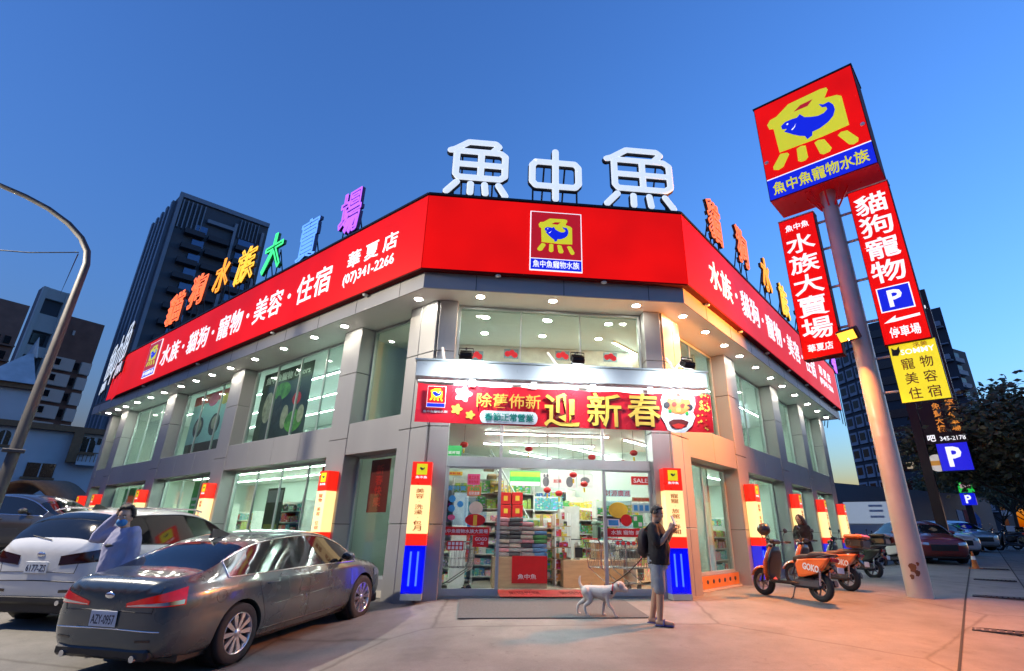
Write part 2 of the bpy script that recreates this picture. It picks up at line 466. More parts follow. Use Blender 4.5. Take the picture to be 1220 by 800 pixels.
# windows: frame, panes (each its own) and mullions
def window(M, u0, u1, v0, v1, n, fr=.05, w=GW, g=GLASS, m=ALU2):
    mb = MB()
    mb.box((u0, v0, w-.04), (u1, v0+fr, w+.04), M).box((u0, v1-fr, w-.04), (u1, v1, w+.04), M)
    mb.box((u0, v0+fr, w-.04), (u0+fr, v1-fr, w+.04), M).box((u1-fr, v0+fr, w-.04), (u1, v1-fr, w+.04), M)
    win = mb.build('window', m, store)
    du = (u1-u0-2*fr)/n
    for i in range(n):
        a = u0+fr+i*du
        if i: MB().box((a-.012, v0+fr, w-.03), (a+.012, v1-fr, w+.03), M).build('mullion', m, win)
        MB().box((a+.012 if i else a, v0+fr, w-.006), (a+du-(.012 if i < n-1 else 0), v1-fr, w+.004), M).build('pane', g, win)
    return win
for a, b in baysL:
    n = max(1, round((b-a)/1.45))
    window(FL, -b+.003, -a-.003, ZB2+.003, ZS-.02, n)
    window(FL, -b+.003, -a-.003, .22, ZB-.003, n)
    shell_box('plinth', FL, -b, -a, -.5, .217, GW-.1, GW+.12, ALU)
for a, b in baysR:
    n = max(1, round((b-a)/1.6))
    window(FR, a+.003, b-.003, ZB2+.003, ZS-.02, n)
    window(FR, a+.003, b-.003, .3, ZB-.003, n)
    shell_box('plinth', FR, a, b, -.1, .297, GW-.1, GW+.12, ALU)
# entrance: door portal between the piers
E0, E1 = CL+.42, CR-.42
DH = 2.34
shell_box('door_head', FF, E0, E1, DH, DH+.2, -.3, -.2, ALU2)
for u in (E0+.03, E0+1.08, E1-1.0, E1-.03):
    shell_box('door_post', FF, u-.03, u+.03, .02, DH-.002, -.29, -.21, ALU2)
    if E0+.5 < u < E1-.5: shell_box('door_post', FF, u-.03, u+.03, DH+.202, 3.36, -.29, -.21, ALU2)
shell_box('transom_head', FF, E0, E1, 3.362, 3.5, -.3, -.2, ALU2)
for (a, b) in ((E0, E0+1.05), (E0+1.11, E1-1.03), (E1-.97, E1)):
    MB().box((a, DH+.2, -.25), (b, 3.36, -.245), FF).build('transom_pane', DOORGLASS, store)
for (a, b) in ((E0+.06, E0+1.05), (E1-.97, E1-.06)):
    d = MB().box((a, .14, -.255), (b, DH-.03, -.248), FF).build('door_pane', DOORGLASS, store)
    MB().box((a, .02, -.28), (b, .14, -.22), FF).build("rail", ALU2, d); MB().box((a, DH-.03, -.28), (b, DH-.002, -.22), FF).build("rail", ALU2, d)
# sliding leaf standing open behind the side light
window(FF, E0+.02, E1-.02, 3.52, ZS-.02, 3, w=-.3)
# soffit, following the overhang
OV = .80
def poly_ring(w):
    return [Vector((CL, WY, 0))+Vector((-S2, S2, 0))*(LEND)+Vector((-S2, -S2, 0))*w,
            Vector((CL-TAN*w, WY-w, 0)), Vector((CR+TAN*w, WY-w, 0)),
            Vector((CR, WY, 0))+Vector((S2, S2, 0))*(REND)+Vector((S2, -S2, 0))*w]
def slab(name, w0, w1, z0, z1, m):
    a, b = poly_ring(w0), poly_ring(w1); mb = MB()
    for i in range(3):
        p = [a[i], a[i+1], b[i+1], b[i]]
        vs = [(q.x, q.y, z0) for q in p]+[(q.x, q.y, z1) for q in p]
        mb.add(vs, [(0, 1, 2, 3), (7, 6, 5, 4), (0, 4, 5, 1), (1, 5, 6, 2), (2, 6, 7, 3), (3, 7, 4, 0)])
    return mb.build(name, m, store)
slab('soffit', GW-.1, OV-.12, ZS, ZS+.06, SOFF)
slab('eaves_lip', OV-.12, OV-.09, ZS-.05, 6.19, ALU)
slab('eaves_back', -.4, OV-.12, ZS+.06, 6.3, DARK)
# lip joints read as separate cover strips
for M, a, b in ((FL, .5, LEND-1), (FF, CL+.8, CR-.5), (FR, 1.0, REND-.5)):
    n = int((b-a)/1.6)
    for i in range(n+1):
        u = a+(b-a)*i/n; u = -u if M is FL else u
        MB().box((u-.006, ZS-.045, OV-.091), (u+.006, 6.185, OV-.086), M).build('lip_joint', BLACK, store)
# downlights in the soffit
def downlight(P, k=1.0):
    d = MB().lathe([(.085, 0), (.105, -.006), (.115, 0), (.115, .01)], 16, Matrix.Translation(P)).build('downlight', WHITE, store)
    MB().lathe([(0.0, .001), (.086, .001)], 16, Matrix.Translation(P-Vector((0, 0, .003)))).build('lens', LIGHTW, d)
def fpt(M, u, v, w): return M @ Vector((u, v, w))
for t in (.35, 3.2, 4.6, 6.2, 7.9, 9.55, 10.9, 12.2, 13.5, 15.1, 16.5, 18.0, 19.4, 20.4, 21.7): downlight(fpt(FL, -t, ZS, .30))
for u in (-.05, 1.55, 3.45): downlight(fpt(FF, u, ZS, .28))
for t in (.55, 1.9, 3.2, 4.4, 5.8, 7.3, 8.6, 10.2, 12.0, 13.6, 15.2): downlight(fpt(FR, t, ZS, .30))
# little dome lamps under the fascia
for M, us in ((FL, (-1.7, -6, -11, -16)), (FF, (.3, 2.6)), (FR, (.9, 3.2, 5.5, 7.8, 10.1, 12.4, 14.6))):
    for u in us: MB().ball((0, 0, 0), .07, Matrix.Translation(fpt(M, u, 6.17, OV-.02)), nu=10, nv=6, sq=(1, 1, .45)).build('dome_lamp', WHITE, store)
# entrance canopy
CANW = 1.15
CAN = mat('canopy_white', (.44, .47, .49), .3, .1, var=.03)
cu0, cu1 = CL-.22, CR+.42
mb = MB()
mb.prism([(0, 4.09), (CANW-.1, 4.15), (CANW, 4.11), (CANW-.02, 3.83), (CANW-.12, 3.79), (0, 3.81)], cu0, cu1, frame((0, WY, 0), (0, -1, 0), (0, 0, 1), (-1, 0, 0)) @ Matrix.Scale(-1, 4, (0, 0, 1)))
mb.build('canopy', CAN, store)
MB().box((cu0-.03, 4.125, -.05), (cu1+.03, 4.155, CANW+.03), FF).build('canopy_edge', ALU2, store)
MB().box((cu0+.05, 3.715, CANW-.03), (cu1-.05, 3.75, CANW+.005), FF).build('banner_rail', WHITE, store)
for u in (cu0+.5, 1.6, cu1-.5): MB().cyl(fpt(FF, u, 4.14, .9), fpt(FF, u+.12*(1 if u > 1.6 else -1), 4.75, .02), .03).build('stay_rod', WHITE, store)
TUBE = glow('tube_glow', (.90, .97, 1), 30)
for i in range(4):
    u = cu0+.7+i*1.35
    MB().cyl(fpt(FF, u, 3.75, .55), fpt(FF, u+1.15, 3.75, .55), .02).build('canopy_tube', TUBE, store)
# parapet and roof
slab('parapet', -.4, -.2, 5.9, 7.95, DARK)
back = [Vector((-17.5, 30, 0)), Vector((1.6, 36, 0)), Vector((16, 26, 0))]
ro = poly_ring(-.25)
def polyslab(name, pts, z0, z1, m, par=store):
    n = len(pts); vs = [(p.x, p.y, z0) for p in pts]+[(p.x, p.y, z1) for p in pts]
    return MB().add(vs, [tuple(range(n-1, -1, -1)), tuple(range(n, 2*n))]+[(i, (i+1) % n, n+(i+1) % n, n+i) for i in range(n)]).build(name, m, par)
foot = [ro[0], ro[1], ro[2], ro[3], Vector((14, 32, 0)), Vector((-8, 38, 0))]
polyslab('roof', foot, 6.5, 6.7, DARK)
# ------------------------------------------------------------------ signs on the store
def uv(M, x, y, w=0):
    n = M.to_3x3() @ Vector((0, 0, 1)); p0 = M @ Vector((0, 0, w))
    P = M.inverted() @ at_plane(x, y, p0, n); return P.x, P.y
NB = [(537,472),(545,462),(560,460),(590,441),(660,440),(672,443),(674,450),(664,468),(688,474),(696,482),(696,560),(640,562),(552,558),(549,490),(540,486)]
NLEG = [[(553,562),(568,566),(571,572),(554,598),(543,601),(533,596),(533,588)], [(588,566),(598,563),(607,567),(607,598),(601,603),(592,603),(586,598)],
        [(625,569),(633,566),(645,570),(655,598),(650,605),(637,606),(631,601)], [(671,574),(678,569),(690,571),(706,599),(704,607),(695,610),(687,606)]]
NSLOT = [(598,468),(614,458),(641,457),(628,469)]
NFISH = [(566,491),(576,485),(592,485),(602,487),(609,481),(617,494),(630,501),(644,506),(656,505),(664,499),(663,492),(655,489),(650,477),(659,483),(670,482),(677,494),(678,508),(672,522),(660,532),(642,539),(626,540),(624,549),(613,553),(610,543),(600,537),(588,527),(578,517),(570,509),(577,505),(567,501)]
NFISH_OLD = [(566,489),(574,485),(590,486),(602,488),(606,482),(616,495),(635,503),(652,507),(664,503),(668,496),(655,491),(649,477),(659,484),(668,481),(677,498),(677,515),(668,530),(650,542),(632,546),(620,553),(613,545),(598,536),(584,522),(573,513),(577,504),(566,500)]
def nrm(p): return ((p[0]-498)/244, (690-p[1])/282)
def emblem(parent, M, u0, u1, v0, v1, w, border=True, words=True, wordmat=None, ground=True, th=.03, name=True):
    """the red panel with the yellow fish mark and the blue name strip"""
    W, H = u1-u0, v1-v0
    f = lambda pts: [(u0+W*nrm(p)[0], v0+H*nrm(p)[1]) for p in pts]
    e = max(.002, th*.15)
    if ground:
        if border:
            p = MB().box((u0, v0, w), (u1, v1, w+th), M).build('emblem_border', SIGNWHITE, parent)
            b = .018*W
        else: p = parent; b = 0
        MB().box((u0+b, v0+H*.2, w+th), (u1-b, v1-b, w+th+e), M).build('emblem_panel', SIGNRED2, p)
        MB().box((u0+b, v0+b, w+th), (u1-b, v0+H*.2-b, w+th+e), M).build('name_strip', SIGNBLUE, p)
    else: p = parent
    z = w+th+e
    MB().prism(f(NB), z, z+e, M).build('fish_mark', SIGNYEL, p)
    for lg in NLEG: MB().prism(f(lg), z, z+e, M).build('mark_stroke', SIGNYEL, p)
    MB().prism(f(NSLOT), z+e, z+1.6*e, M).build('mark_slot', SIGNRED2, p)
    MB().prism(f(NFISH), z+e, z+2*e, M).build('blue_fish', SIGNBLUE, p)
    if W > 1:
        MB().prism(f([(580+2.2*math.cos(R(i*45)), 493+2.2*math.sin(R(i*45))) for i in range(8)]), z+2*e, z+3*e, M).build('fish_eye', SIGNWHITE, p)
        MB().prism(f([(585,512),(592,508),(597,501),(594,509),(588,514)]), z+2*e, z+3*e, M).build('fish_gill', SIGNWHITE, p)
    if words:
        text(MB(), '魚中魚寵物水族', u0+W*.06, u1-W*.06, v0+H*.045, v0+H*.165, M, z, e, .025).build('lettering', wordmat or SIGNWHITE, p)
FZ0, FZ1, FWO = 6.19, 8.03, .86
FBODY = mat('sign_box_side', (.09, .006, .006), .7, spec=.15)
def fascia(name, label, M, u0, u1, m0=TAN*1, m1=1):
    t = thing(name, label, 'sign', M @ Vector(((u0+u1)/2, FZ0, FWO)))
    t.parent = None
    inv = Matrix.Translation(-t.location)
    A = inv @ M
    return t, A
def services(t, A, a, b, v0, v1, z):
    """the row of services, character by character with dots between the pairs"""
    q = (b-a)/13.7; u = a
    for k, wd in enumerate(('水族', '貓狗', '寵物', '美容', '住宿')):
        for c_ in wd:
            text(MB(), c_, u, u+q*.94, v0, v1, A, z, .015, .016).build('lettering', SIGNWHITE, t); u += q*1.03
        if k < 4:
            MB().cyl(A @ Vector((u+q*.36, (v0+v1)/2, z)), A @ Vector((u+q*.36, (v0+v1)/2, z+.015)), .075, n=12).build('dot', SIGNWHITE, t); u += q*.85
def fbox(mb, A, pts, z0, z1):
    """prism on a plan polygon given in (u, w)"""
    n = len(pts); vs = [(u, z0, w_) for u, w_ in pts]+[(u, z1, w_) for u, w_ in pts]
    return mb.add(vs, [tuple(range(n)), tuple(range(2*n-1, n-1, -1)), *[(i, n+i, n+(i+1) % n, (i+1) % n) for i in range(n)]], A)
kL = 19.0
for name, label, M, u0, u1, c0, c1 in (
        ('fascia_sign', 'long red lit fascia on the left side of the store with white services lettering', FL, -kL, 0, 0, 1),
        ('fascia_sign', 'plain red lit fascia over the entrance carrying the square fish emblem', FF, CL, CR, 1, 1),
        ('fascia_sign', 'red lit fascia on the right side of the store behind the pole sign', FR, 0, REND-.2, 1, 0)):
    t, A = fascia(name, label, M, u0, u1)
    k = TAN*FWO; d = .2; kd = TAN*(FWO-d)
    p = [(u0-k*c0, FWO), (u1+k*c1, FWO), (u1+kd*c1, FWO-d), (u0-kd*c0, FWO-d)]
    g = .006
    pf = [(u0-k*c0+g, FWO+.012), (u1+k*c1-g, FWO+.012), (u1+k*c1-g, FWO), (u0-k*c0+g, FWO)]
    fbox(MB(), A, p, FZ0, FZ1).build('box', FBODY, t)
    fbox(MB(), A, pf, FZ0+.03, FZ1-.03).build('face', SIGNRED, t)
    fbox(MB(), A, [(a, b+(.03 if i < 2 else -.01)) for i, (a, b) in enumerate(p)], FZ1+.002, FZ1+.05).build('top_trim', BLACK, t)
    z = FWO+.012
    if M is FL:
        a, b = uv(M, 189, 440, FWO)[0], uv(M, 397, 330, FWO)[0]
        services(t, A, a, b, 6.66, 7.46, z)
        a, b = uv(M, 413, 315, FWO)[0], uv(M, 474, 290, FWO)[0]
        text(MB(), '華 夏 店', a+.08, b, 7.03, 7.48, A, z, .015, .02).build('lettering', SIGNWHITE, t)
        text(MB(), '(07)341-2266', a, b-.05, 6.55, 6.90, A, z, .015, .012).build('lettering', SIGNWHITE, t)
        c_ = uv(M, 179, 440, FWO)[0]
        emblem(t, A, c_-.62, c_+.62, 6.45, 7.85, z)
    elif M is FR:
        a, b = uv(M, 845, 330, FWO)[0], uv(M, 969, 430, FWO)[0]
        services(t, A, a, b, 6.72, 7.5, z)
        text(MB(), '華 夏 店', b+.7, b+2.7, 7.1, 7.5, A, z, .015, .02).build('lettering', SIGNWHITE, t)
        text(MB(), '(07)341-2266', b+.55, b+2.85, 6.65, 6.97, A, z, .015, .012).build('lettering', SIGNWHITE, t)
    else:
        a, b = uv(M, 631, 300, FWO)[0], uv(M, 693, 300, FWO)[0]
        emblem(t, A, a, b, 6.31, 7.78, z)
# the far end of the left side bends a little further back
KP = FL @ Vector((-kL, 0, FWO))
d2 = Vector((-.60, .80, 0)); n2_ = Vector((-.80, -.60, 0))
FE = frame(KP, -d2, (0, 0, 1), n2_)
t = thing('fascia_sign', 'short dark red end fascia where the store bends away at the far left', 'sign', KP+Vector((0, 0, FZ0)))
A = Matrix.Translation(-t.location) @ FE
MB().box((-3.6, FZ0, -.2), (-.01, FZ1, 0), A).build('box', FBODY, t)
MB().box((-3.59, FZ0+.03, .001), (-.012, FZ1-.03, .012), A).build('face', SIGNRED, t)

# ---- rooftop channel letters
LET_BODY = mat('letter_body', (.02, .02, .03), .5)
LW = mat('letter_white', (.8, .83, .9), .35, em=(.80, .89, 1), es=.78, var=.04)
YU = [[(.02, .80), (.10, .83), (.33, .985), (.80, .985), (.86, .93), (.74, .80)], [(.16, .80), (.90, .80), (.98, .74), (.98, .36), (.90, .30), (.18, .30), (.13, .36), (.13, .78)], [(.13, .55), (.97, .55)], [(.56, .80), (.56, .30)],
      [(.16, .20), (.00, .02)], [(.40, .18), (.40, .02)], [(.64, .18), (.66, .02)], [(.88, .18), (1.0, .0)]]
ZHONG = [[(.08, .76), (.92, .76), (1, .68), (1, .34), (.92, .26), (.08, .26), (0, .34), (0, .68), (.08, .76)], [(.5, 1), (.5, 0)]]
def stroke_letter(strokes, W, H, r, M, depth=.16):
    body, face = MB(), MB()
    for mb, rr, z, dz in ((body, r*1.12, -depth*.5, depth*.8), (face, r*.93, .02, depth*.28)):
        for st in strokes:
            q = [(x*W, y*H) for x, y in st]
            S = M @ Matrix.Translation((0, 0, z)) @ Matrix.Diagonal((1, 1, dz/rr*.5, 1))
            for (a, b) in zip(q, q[1:]): mb.cyl((*a, 0), (*b, 0), rr, n=10, M=S, caps=False)
            for i, a in enumerate(q): mb.ball((*a, 0), rr, S, nu=10, nv=6)
    return body, face
def roof_letter(label, body, face, facemat, base, struts, M, group, bodymat=None):
    t = thing('rooftop_letter', label, 'sign letter', base, 0, group)
    inv = Matrix.Translation(-Vector(base))
    for mb in (body, face): mb.v = [tuple(inv @ Vector(p)) for p in mb.v]
    body.build('letter_body', bodymat or LET_BODY, t); face.build('letter_face', facemat, t)
    for (a, b) in struts: MB().cyl(inv @ Vector(a), inv @ Vector(b), .022, n=6).build('strut', BLACK, t)
    return t
def flat_sign(name, label, cat, M, u0, u1, v0, v1, w, m, items=(), group=None, th=.004, border=None):
    """a printed sheet: its own flat object with printing on it"""
    t = thing(name, label, cat, M @ Vector(((u0+u1)/2, v0, w)), 0, group)
    A = Matrix.Translation(-t.location) @ M
    MB().box((u0, v0, w), (u1, v1, w+th), A).build('sheet', m, t)
    W, H = u1-u0, v1-v0; z = w+th
    for k, it in enumerate(items):
        kind, mm = it[0], it[1]
        a0, a1, c0, c1 = u0+W*it[2], u0+W*it[3], v0+H*it[4], v0+H*it[5]
        if kind == 'box': MB().box((a0, c0, z), (a1, c1, z+.002+.0006*k), A).build(it[6] if len(it) > 6 else 'printed_block', mm, t)
        elif kind == 'disc': MB().prism([((a0+a1)/2+(a1-a0)/2*math.cos(R(i*20)), (c0+c1)/2+(c1-c0)/2*math.sin(R(i*20))) for i in range(18)], z, z+.002+.0006*k, A).build(it[6] if len(it) > 6 else 'printed_disc', mm, t)
        elif kind == 'text': text(MB(), it[6], a0, a1, c0, c1, A, z, .003+.0006*k, .02).build('lettering', mm, t)
        elif kind == 'vtext': vtext(MB(), it[6], a0, a1, c0, c1, A, z, .003+.0006*k, .02).build('lettering', mm, t)
    return t
WL = .70
for lab, ch, x0, x1, yt, yb in (('white lit rooftop fish character at the left end above the entrance', YU, 534, 603, 170, 232),
                                ('white lit rooftop middle character between the two fish characters', ZHONG, 634, 689, 182, 238),
                                ('white lit rooftop fish character at the right end above the entrance', YU, 722, 799, 180, 247)):
    u0, u1 = uv(FF, x0, (yt+yb)/2, WL)[0], uv(FF, x1, (yt+yb)/2, WL)[0]
    xm = (x0+x1)/2
    v1, v0 = uv(FF, xm, yt, WL)[1], uv(FF, xm, yb, WL)[1]
    v0 = max(v0, 8.22)
    M = FF @ Matrix.Translation((u0, v0, WL))
    b, f = stroke_letter(ch, u1-u0, v1-v0, .088, M)
    st = []
    for u in ((u0+.15, u1-.15) if ch is YU else (u0+.03, (u0+u1)/2, u1-.03)):
        top = v0+(.25*(v1-v0) if ch is not YU else .1)
        st += [(fpt(FF, u, 8.05, WL-.1), fpt(FF, u, top, WL-.1))]
    st += [(fpt(FF, u0+.3, 8.05, -.3), fpt(FF, u0+.3, v1-.3, WL-.12)), (fpt(FF, u1-.3, 8.05, -.3), fpt(FF, u1-.3, v1-.3, WL-.12))]
    roof_letter(lab, b, f, LW, fpt(FF, (u0+u1)/2, 8.05, WL), st, FF, 'white letters above the entrance')
def neon_char(ch, M, W, H, ext=.10):
    """channel body plus neon tube following the outline"""
    body = text(MB(), ch, 0, W, 0, H, M, -ext, ext, .022)
    cu = bpy.data.curves.new('n', 'FONT'); cu.body = ch; cu.resolution_u = 1; cu.fill_mode = 'NONE'; cu.bevel_depth = .02; cu.bevel_resolution = 1; cu.offset = .008
    o = bpy.data.objects.new('n', cu); col.objects.link(o); bpy.context.view_layer.update()
    dg = bpy.context.evaluated_depsgraph_get(); ev = o.evaluated_get(dg); me = ev.to_mesh()
    vs = [v.co.copy() for v in me.vertices]; fs = [tuple(p.vertices) for p in me.polygons]; ev.to_mesh_clear()
    bpy.data.objects.remove(o); bpy.data.curves.remove(cu)
    xs = [p.x for p in vs]; ys = [p.y for p in vs]; a, b, c_, d = min(xs), max(xs), min(ys), max(ys)
    face = MB().add([((p.x-a)/(b-a)*W, (p.y-c_)/(d-c_)*H, p.z+.02) for p in vs], fs, M, 0, True)
    return body, face
NEON = {'o': ((1, .16, .05), 'orange red'), 'a': ((1, .33, .03), 'orange'), 'y': ((1, .5, .04), 'amber'), 'g': ((.06, .9, .25), 'green'), 'b': ((.12, .32, 1), 'blue'), 'p': ((.45, .12, 1), 'purple')}
def nm(k): return glow('neon_'+NEON[k][1].replace(' ', '_'), NEON[k][0], 1.7, tuple(.3*x for x in NEON[k][0]))
def nbody(k): return mat('neon_body_'+NEON[k][1].replace(' ', '_'), tuple(.02+.16*x for x in NEON[k][0]), .5)
WN = -.1
for ch, k, x0, x1, yt, yb in (('貓', 'o', 199, 222, 345, 383), ('狗', 'o', 225, 249, 327, 362), ('水', 'a', 254, 277, 311, 345), ('族', 'y', 280, 309, 293, 334), ('大', 'g', 312, 341, 281, 321), ('賣', 'b', 353, 385, 256, 307), ('場', 'p', 401, 436, 226, 277)):
    xm = (x0+x1)/2; ym = (yt+yb)/2
    u0, u1 = uv(FL, x0, ym, WN)[0], uv(FL, x1, ym, WN)[0]
    uc = (u0+u1)/2; W = abs(u1-u0)*.66
    v0 = uv(FL, xm, yb, WN)[1]; v1 = uv(FL, xm, yt, WN)[1]
    M = FL @ Matrix.Translation((uc-W/2, v0, WN))
    b, f = neon_char(ch, M, W, min(1.55, v1-v0))
    st = [(fpt(FL, uc+s*.35, 6.7, WN-.08), fpt(FL, uc+s*.35, v0+.7, WN-.08)) for s in (-1, 1)]
    st += [(fpt(FL, uc+s*.35, 6.7, WN-1.0), fpt(FL, uc+s*.35, v0+.8, WN-.08)) for s in (-1, 1)]
    roof_letter('%s neon %s character, %s from the entrance on the left roof edge' % (NEON[k][1], {'貓': 'cat', '狗': 'dog', '水': 'water', '族': 'clan', '大': 'big', '賣': 'sell', '場': 'market'}[ch], ['seventh', 'sixth', 'fifth', 'fourth', 'third', 'second', 'first']['貓狗水族大賣場'.index(ch)]), b, f, nm(k), fpt(FL, uc, 6.7, WN), st, FL, 'neon letters along the left roof edge', nbody(k))
for ch, k, x0, x1, yt, yb in (('貓', 'o', 835, 862, 224, 283), ('狗', 'o', 871, 893, 261, 312), ('水', 'a', 902, 920, 300, 344), ('族', 'y', 923, 942, 333, 374), ('大', 'g', 946, 958, 362, 396), ('賣', 'b', 964, 978, 388, 420), ('場', 'p', 985, 997, 410, 440)):
    xm = (x0+x1)/2; ym = (yt+yb)/2
    u0, u1 = uv(FR, x0, ym, WN)[0], uv(FR, x1, ym, WN)[0]
    uc = (u0+u1)/2; W = min(1.2, abs(u1-u0)*.72)
    v0 = uv(FR, xm, yb, WN)[1]; v1 = uv(FR, xm, yt, WN)[1]
    M = FR @ Matrix.Translation((uc-W/2, max(v0, 8.1), WN))
    b, f = neon_char(ch, M, W, min(1.6, v1-v0))
    st = [(fpt(FR, uc+s*.35, 6.7, WN-.08), fpt(FR, uc+s*.35, v0+.7, WN-.08)) for s in (-1, 1)]
    st += [(fpt(FR, uc+s*.35, 6.7, WN-1.0), fpt(FR, uc+s*.35, v0+.8, WN-.08)) for s in (-1, 1)]
    roof_letter('%s neon %s character, %s from the entrance on the right roof edge' % (NEON[k][1], {'貓': 'cat', '狗': 'dog', '水': 'water', '族': 'clan', '大': 'big', '賣': 'sell', '場': 'market'}[ch], ['first', 'second', 'third', 'fourth', 'fifth', 'sixth', 'seventh']['貓狗水族大賣場'.index(ch)]), b, f, nm(k), fpt(FR, uc, 6.7, WN), st, FR, 'neon letters along the right roof edge', nbody(k))
# white characters standing on the far end
for i, (ch, lab) in enumerate(((YU, 'nearest'), (ZHONG, 'middle'), (YU, 'farthest'))):
    M = FE @ Matrix.Translation((-1.75-i*2.3, 7.25, .12))
    b, f = stroke_letter(ch, 1.75, 2.35, .062, M, .10)
    st = [(FE @ Vector((-1.75-i*2.3+s, 6.9, -.02)), FE @ Vector((-1.75-i*2.3+s, 7.9, .05))) for s in (.3, 1.4)]
    roof_letter('white lit character at the far left end of the store, %s of three' % lab, b, f, LW, FE @ Vector((-.9-i*2.3, 6.9, .05)), st, FE, 'white letters at the far left end')

# ---- column light boxes
LBY = glow('lightbox_cream', (1, .62, .20), 1.35, (.8, .7, .5))
LBR = mat('lightbox_red', (.7, .02, .01), .3, em=(.95, .02, .008), es=.85, var=.02)
LBB = mat('lightbox_blue', (.02, .03, .5), .3, em=(.03, .04, 1), es=.55, var=.04)
LBT = glow('lightbox_tube', (.35, .5, 1), 7)
def lightbox(label, M, u, words, z1=2.36, wd=.185, w0=.02, base=0):
    t = thing('column_light_box', label, 'light box', M @ Vector((u, base, w0)), 0, 'tall light boxes on the columns')
    A = Matrix.Translation(-t.location) @ M @ Matrix.Translation((u, 0, 0))
    w1 = w0+.26; b0 = base
    MB().box((-wd, .0+b0, w0), (wd, .10+b0, w1+.02), A).build('foot', ALU2, t)
    b = MB()
    b.box((-wd, .10, w0), (wd, .88, w0+.02), A)
    b.build('back_plate', LBB, t)
    g = MB().box((-wd, .10, w1-.012), (wd, .88, w1), A).build('blue_cover', glass('blue_acrylic', (.22, .28, 1.0)), t)
    MB().box((-wd, .10, w0+.02), (-wd+.012, .88, w1-.012), A).build('side_cheek', LBB, t); MB().box((wd-.012, .10, w0+.02), (wd, .88, w1-.012), A).build('side_cheek', LBB, t)
    for s in (-.07, .06): MB().cyl(A @ Vector((s, .22, w1-.06)), A @ Vector((s, .78, w1-.06)), .016, n=8).build('tube', LBT, t)
    MB().bbox((-wd, .882, w0), (wd, 1.08, w1), .006, A).build('red_band', LBR, t)
    MB().bbox((-wd, 1.082, w0), (wd, 1.93, w1), .006, A).build('cream_panel', LBY, t)
    MB().bbox((-wd, 1.932, w0), (wd, z1, w1), .006, A).build('red_head', LBR, t)
    if words: vtext(MB(), words, -.075, .075, 1.13, 1.87, A, w1, .004, .015).build('lettering', mat('print_red', (.55, .06, .01), .5), t)
    z = w1+.001
    W = .2
    e = .004
    MB().box((-.1, 2.12, z), (.1, 2.32, z+e), A).build('emblem_panel', SIGNYEL, t)
    fs = lambda pts: [(-.1+.2*nrm(p)[0], 2.08+.24*nrm(p)[1]) for p in pts]
    MB().prism(fs(NFISH), z+e, z+2*e, A).build('blue_fish', mat('print_navy', (.02, .02, .1), .5), t)
    text(MB(), '魚中魚', -.11, .11, 2.05, 2.10, A, z, e, .02).build('lettering', SIGNWHITE, t)
    return t
lightbox('lit column box left of the entrance doors with blue tubes at its foot', FF, CL-.02, '美容·洗澡·包月')
lightbox('lit column box right of the entrance, beside the man with the dog', FF, CR-.13, '寵寵·旅館·春閣')
for t_, lab in ((3.1, 'lit column box behind the grey sedan roof'), (9.45, 'second lit column box along the left side, behind the white car'), (15.0, 'third lit column box along the left side wall'), (20.2, 'fourth lit column box along the left side wall'), (22.35, 'farthest lit column box at the left end of the store')):
    lightbox(lab, FL, -t_, '寵物·美容·住宿')
for t_, lab in ((4.35, 'lit column box directly behind the first orange scooter'), (8.6, 'lit column box behind the standing woman'), (12.05, 'third lit column box along the right side wall'), (15.5, 'farthest lit column box at the right end of the store')):
    lightbox(lab, FR, t_, '寵物·美容·住宿')

# ---- new year banner
BANRED = mat('banner_red', (.70, .015, .025), .28, var=.1, sc=2, coat=.35)
GOLD = mat('banner_gold', (.85, .52, .08), .35, var=.12, sc=8)
BW = CANW+.03
b0, b1 = uv(FF, 496, 478, BW)[0], uv(FF, 848, 492, BW)[0]
bz0, bz1 = 2.95, 3.68
ban = thing('banner', 'red new year banner with gold characters hung under the entrance canopy', 'banner', fpt(FF, (b0+b1)/2, bz0, BW))
A = Matrix.Translation(-ban.location) @ FF
def bw(u, v):
    s = (u-b0)/(b1-b0)
    return BW+.006*math.sin(s*23+v*3)+.003*math.sin(s*61+v*9)+.012*math.sin(s*9-v*4)
nu, nv = 90, 10
vs = []; fs = []
for j in range(nv+1):
    for i in range(nu+1):
        u = b0+(b1-b0)*i/nu; v = bz0+(bz1-bz0)*j/nv
        sag = -.03*math.sin(math.pi*((i*6/nu) % 1))*(j/nv)-.02*(i/nu)
        vs.append((u, v+sag, bw(u, v)))
for j in range(nv):
    for i in range(nu): fs.append((j*(nu+1)+i, j*(nu+1)+i+1, (j+1)*(nu+1)+i+1, (j+1)*(nu+1)+i))
cl = MB().add(vs, fs, A, 0, True).build('cloth', BANRED, ban)
def conform(mb, off):
    """lettering printed on the wavy cloth"""
    Ai = A.inverted(); q = []
    for p in mb.v:
        P = Ai @ Vector(p); q.append(tuple(A @ Vector((P.x, P.y, bw(P.x, P.y)+off+P.z))))
    mb.v = q; return mb
def bt(s, x0, x1, y0, y1, m, bold=.02, off=.006, name='lettering'):
    u0, u1 = uv(FF, x0, (y0+y1)/2, BW)[0], uv(FF, x1, (y0+y1)/2, BW)[0]; xm = (x0+x1)/2
    v1, v0 = uv(FF, xm, y0, BW)[1], uv(FF, xm, y1, BW)[1]
    return conform(text(MB(), s, u0, u1, v0, v1, A, 0, .003, bold), off).build(name, m, ban)
bt('除舊佈新', 568, 644, 470, 487, GOLD, .012, .03)
GSH = mat('banner_shadow', (.16, .02, .01), .5)
for s, x0, x1 in (('迎', 648, 690), ('新', 699, 740), ('春', 747, 786)):
    bt(s, x0+1.2, x1+1.2, 471, 511, GSH, .03, .020); bt(s, x0, x1, 469, 509, GOLD, .022, .032)
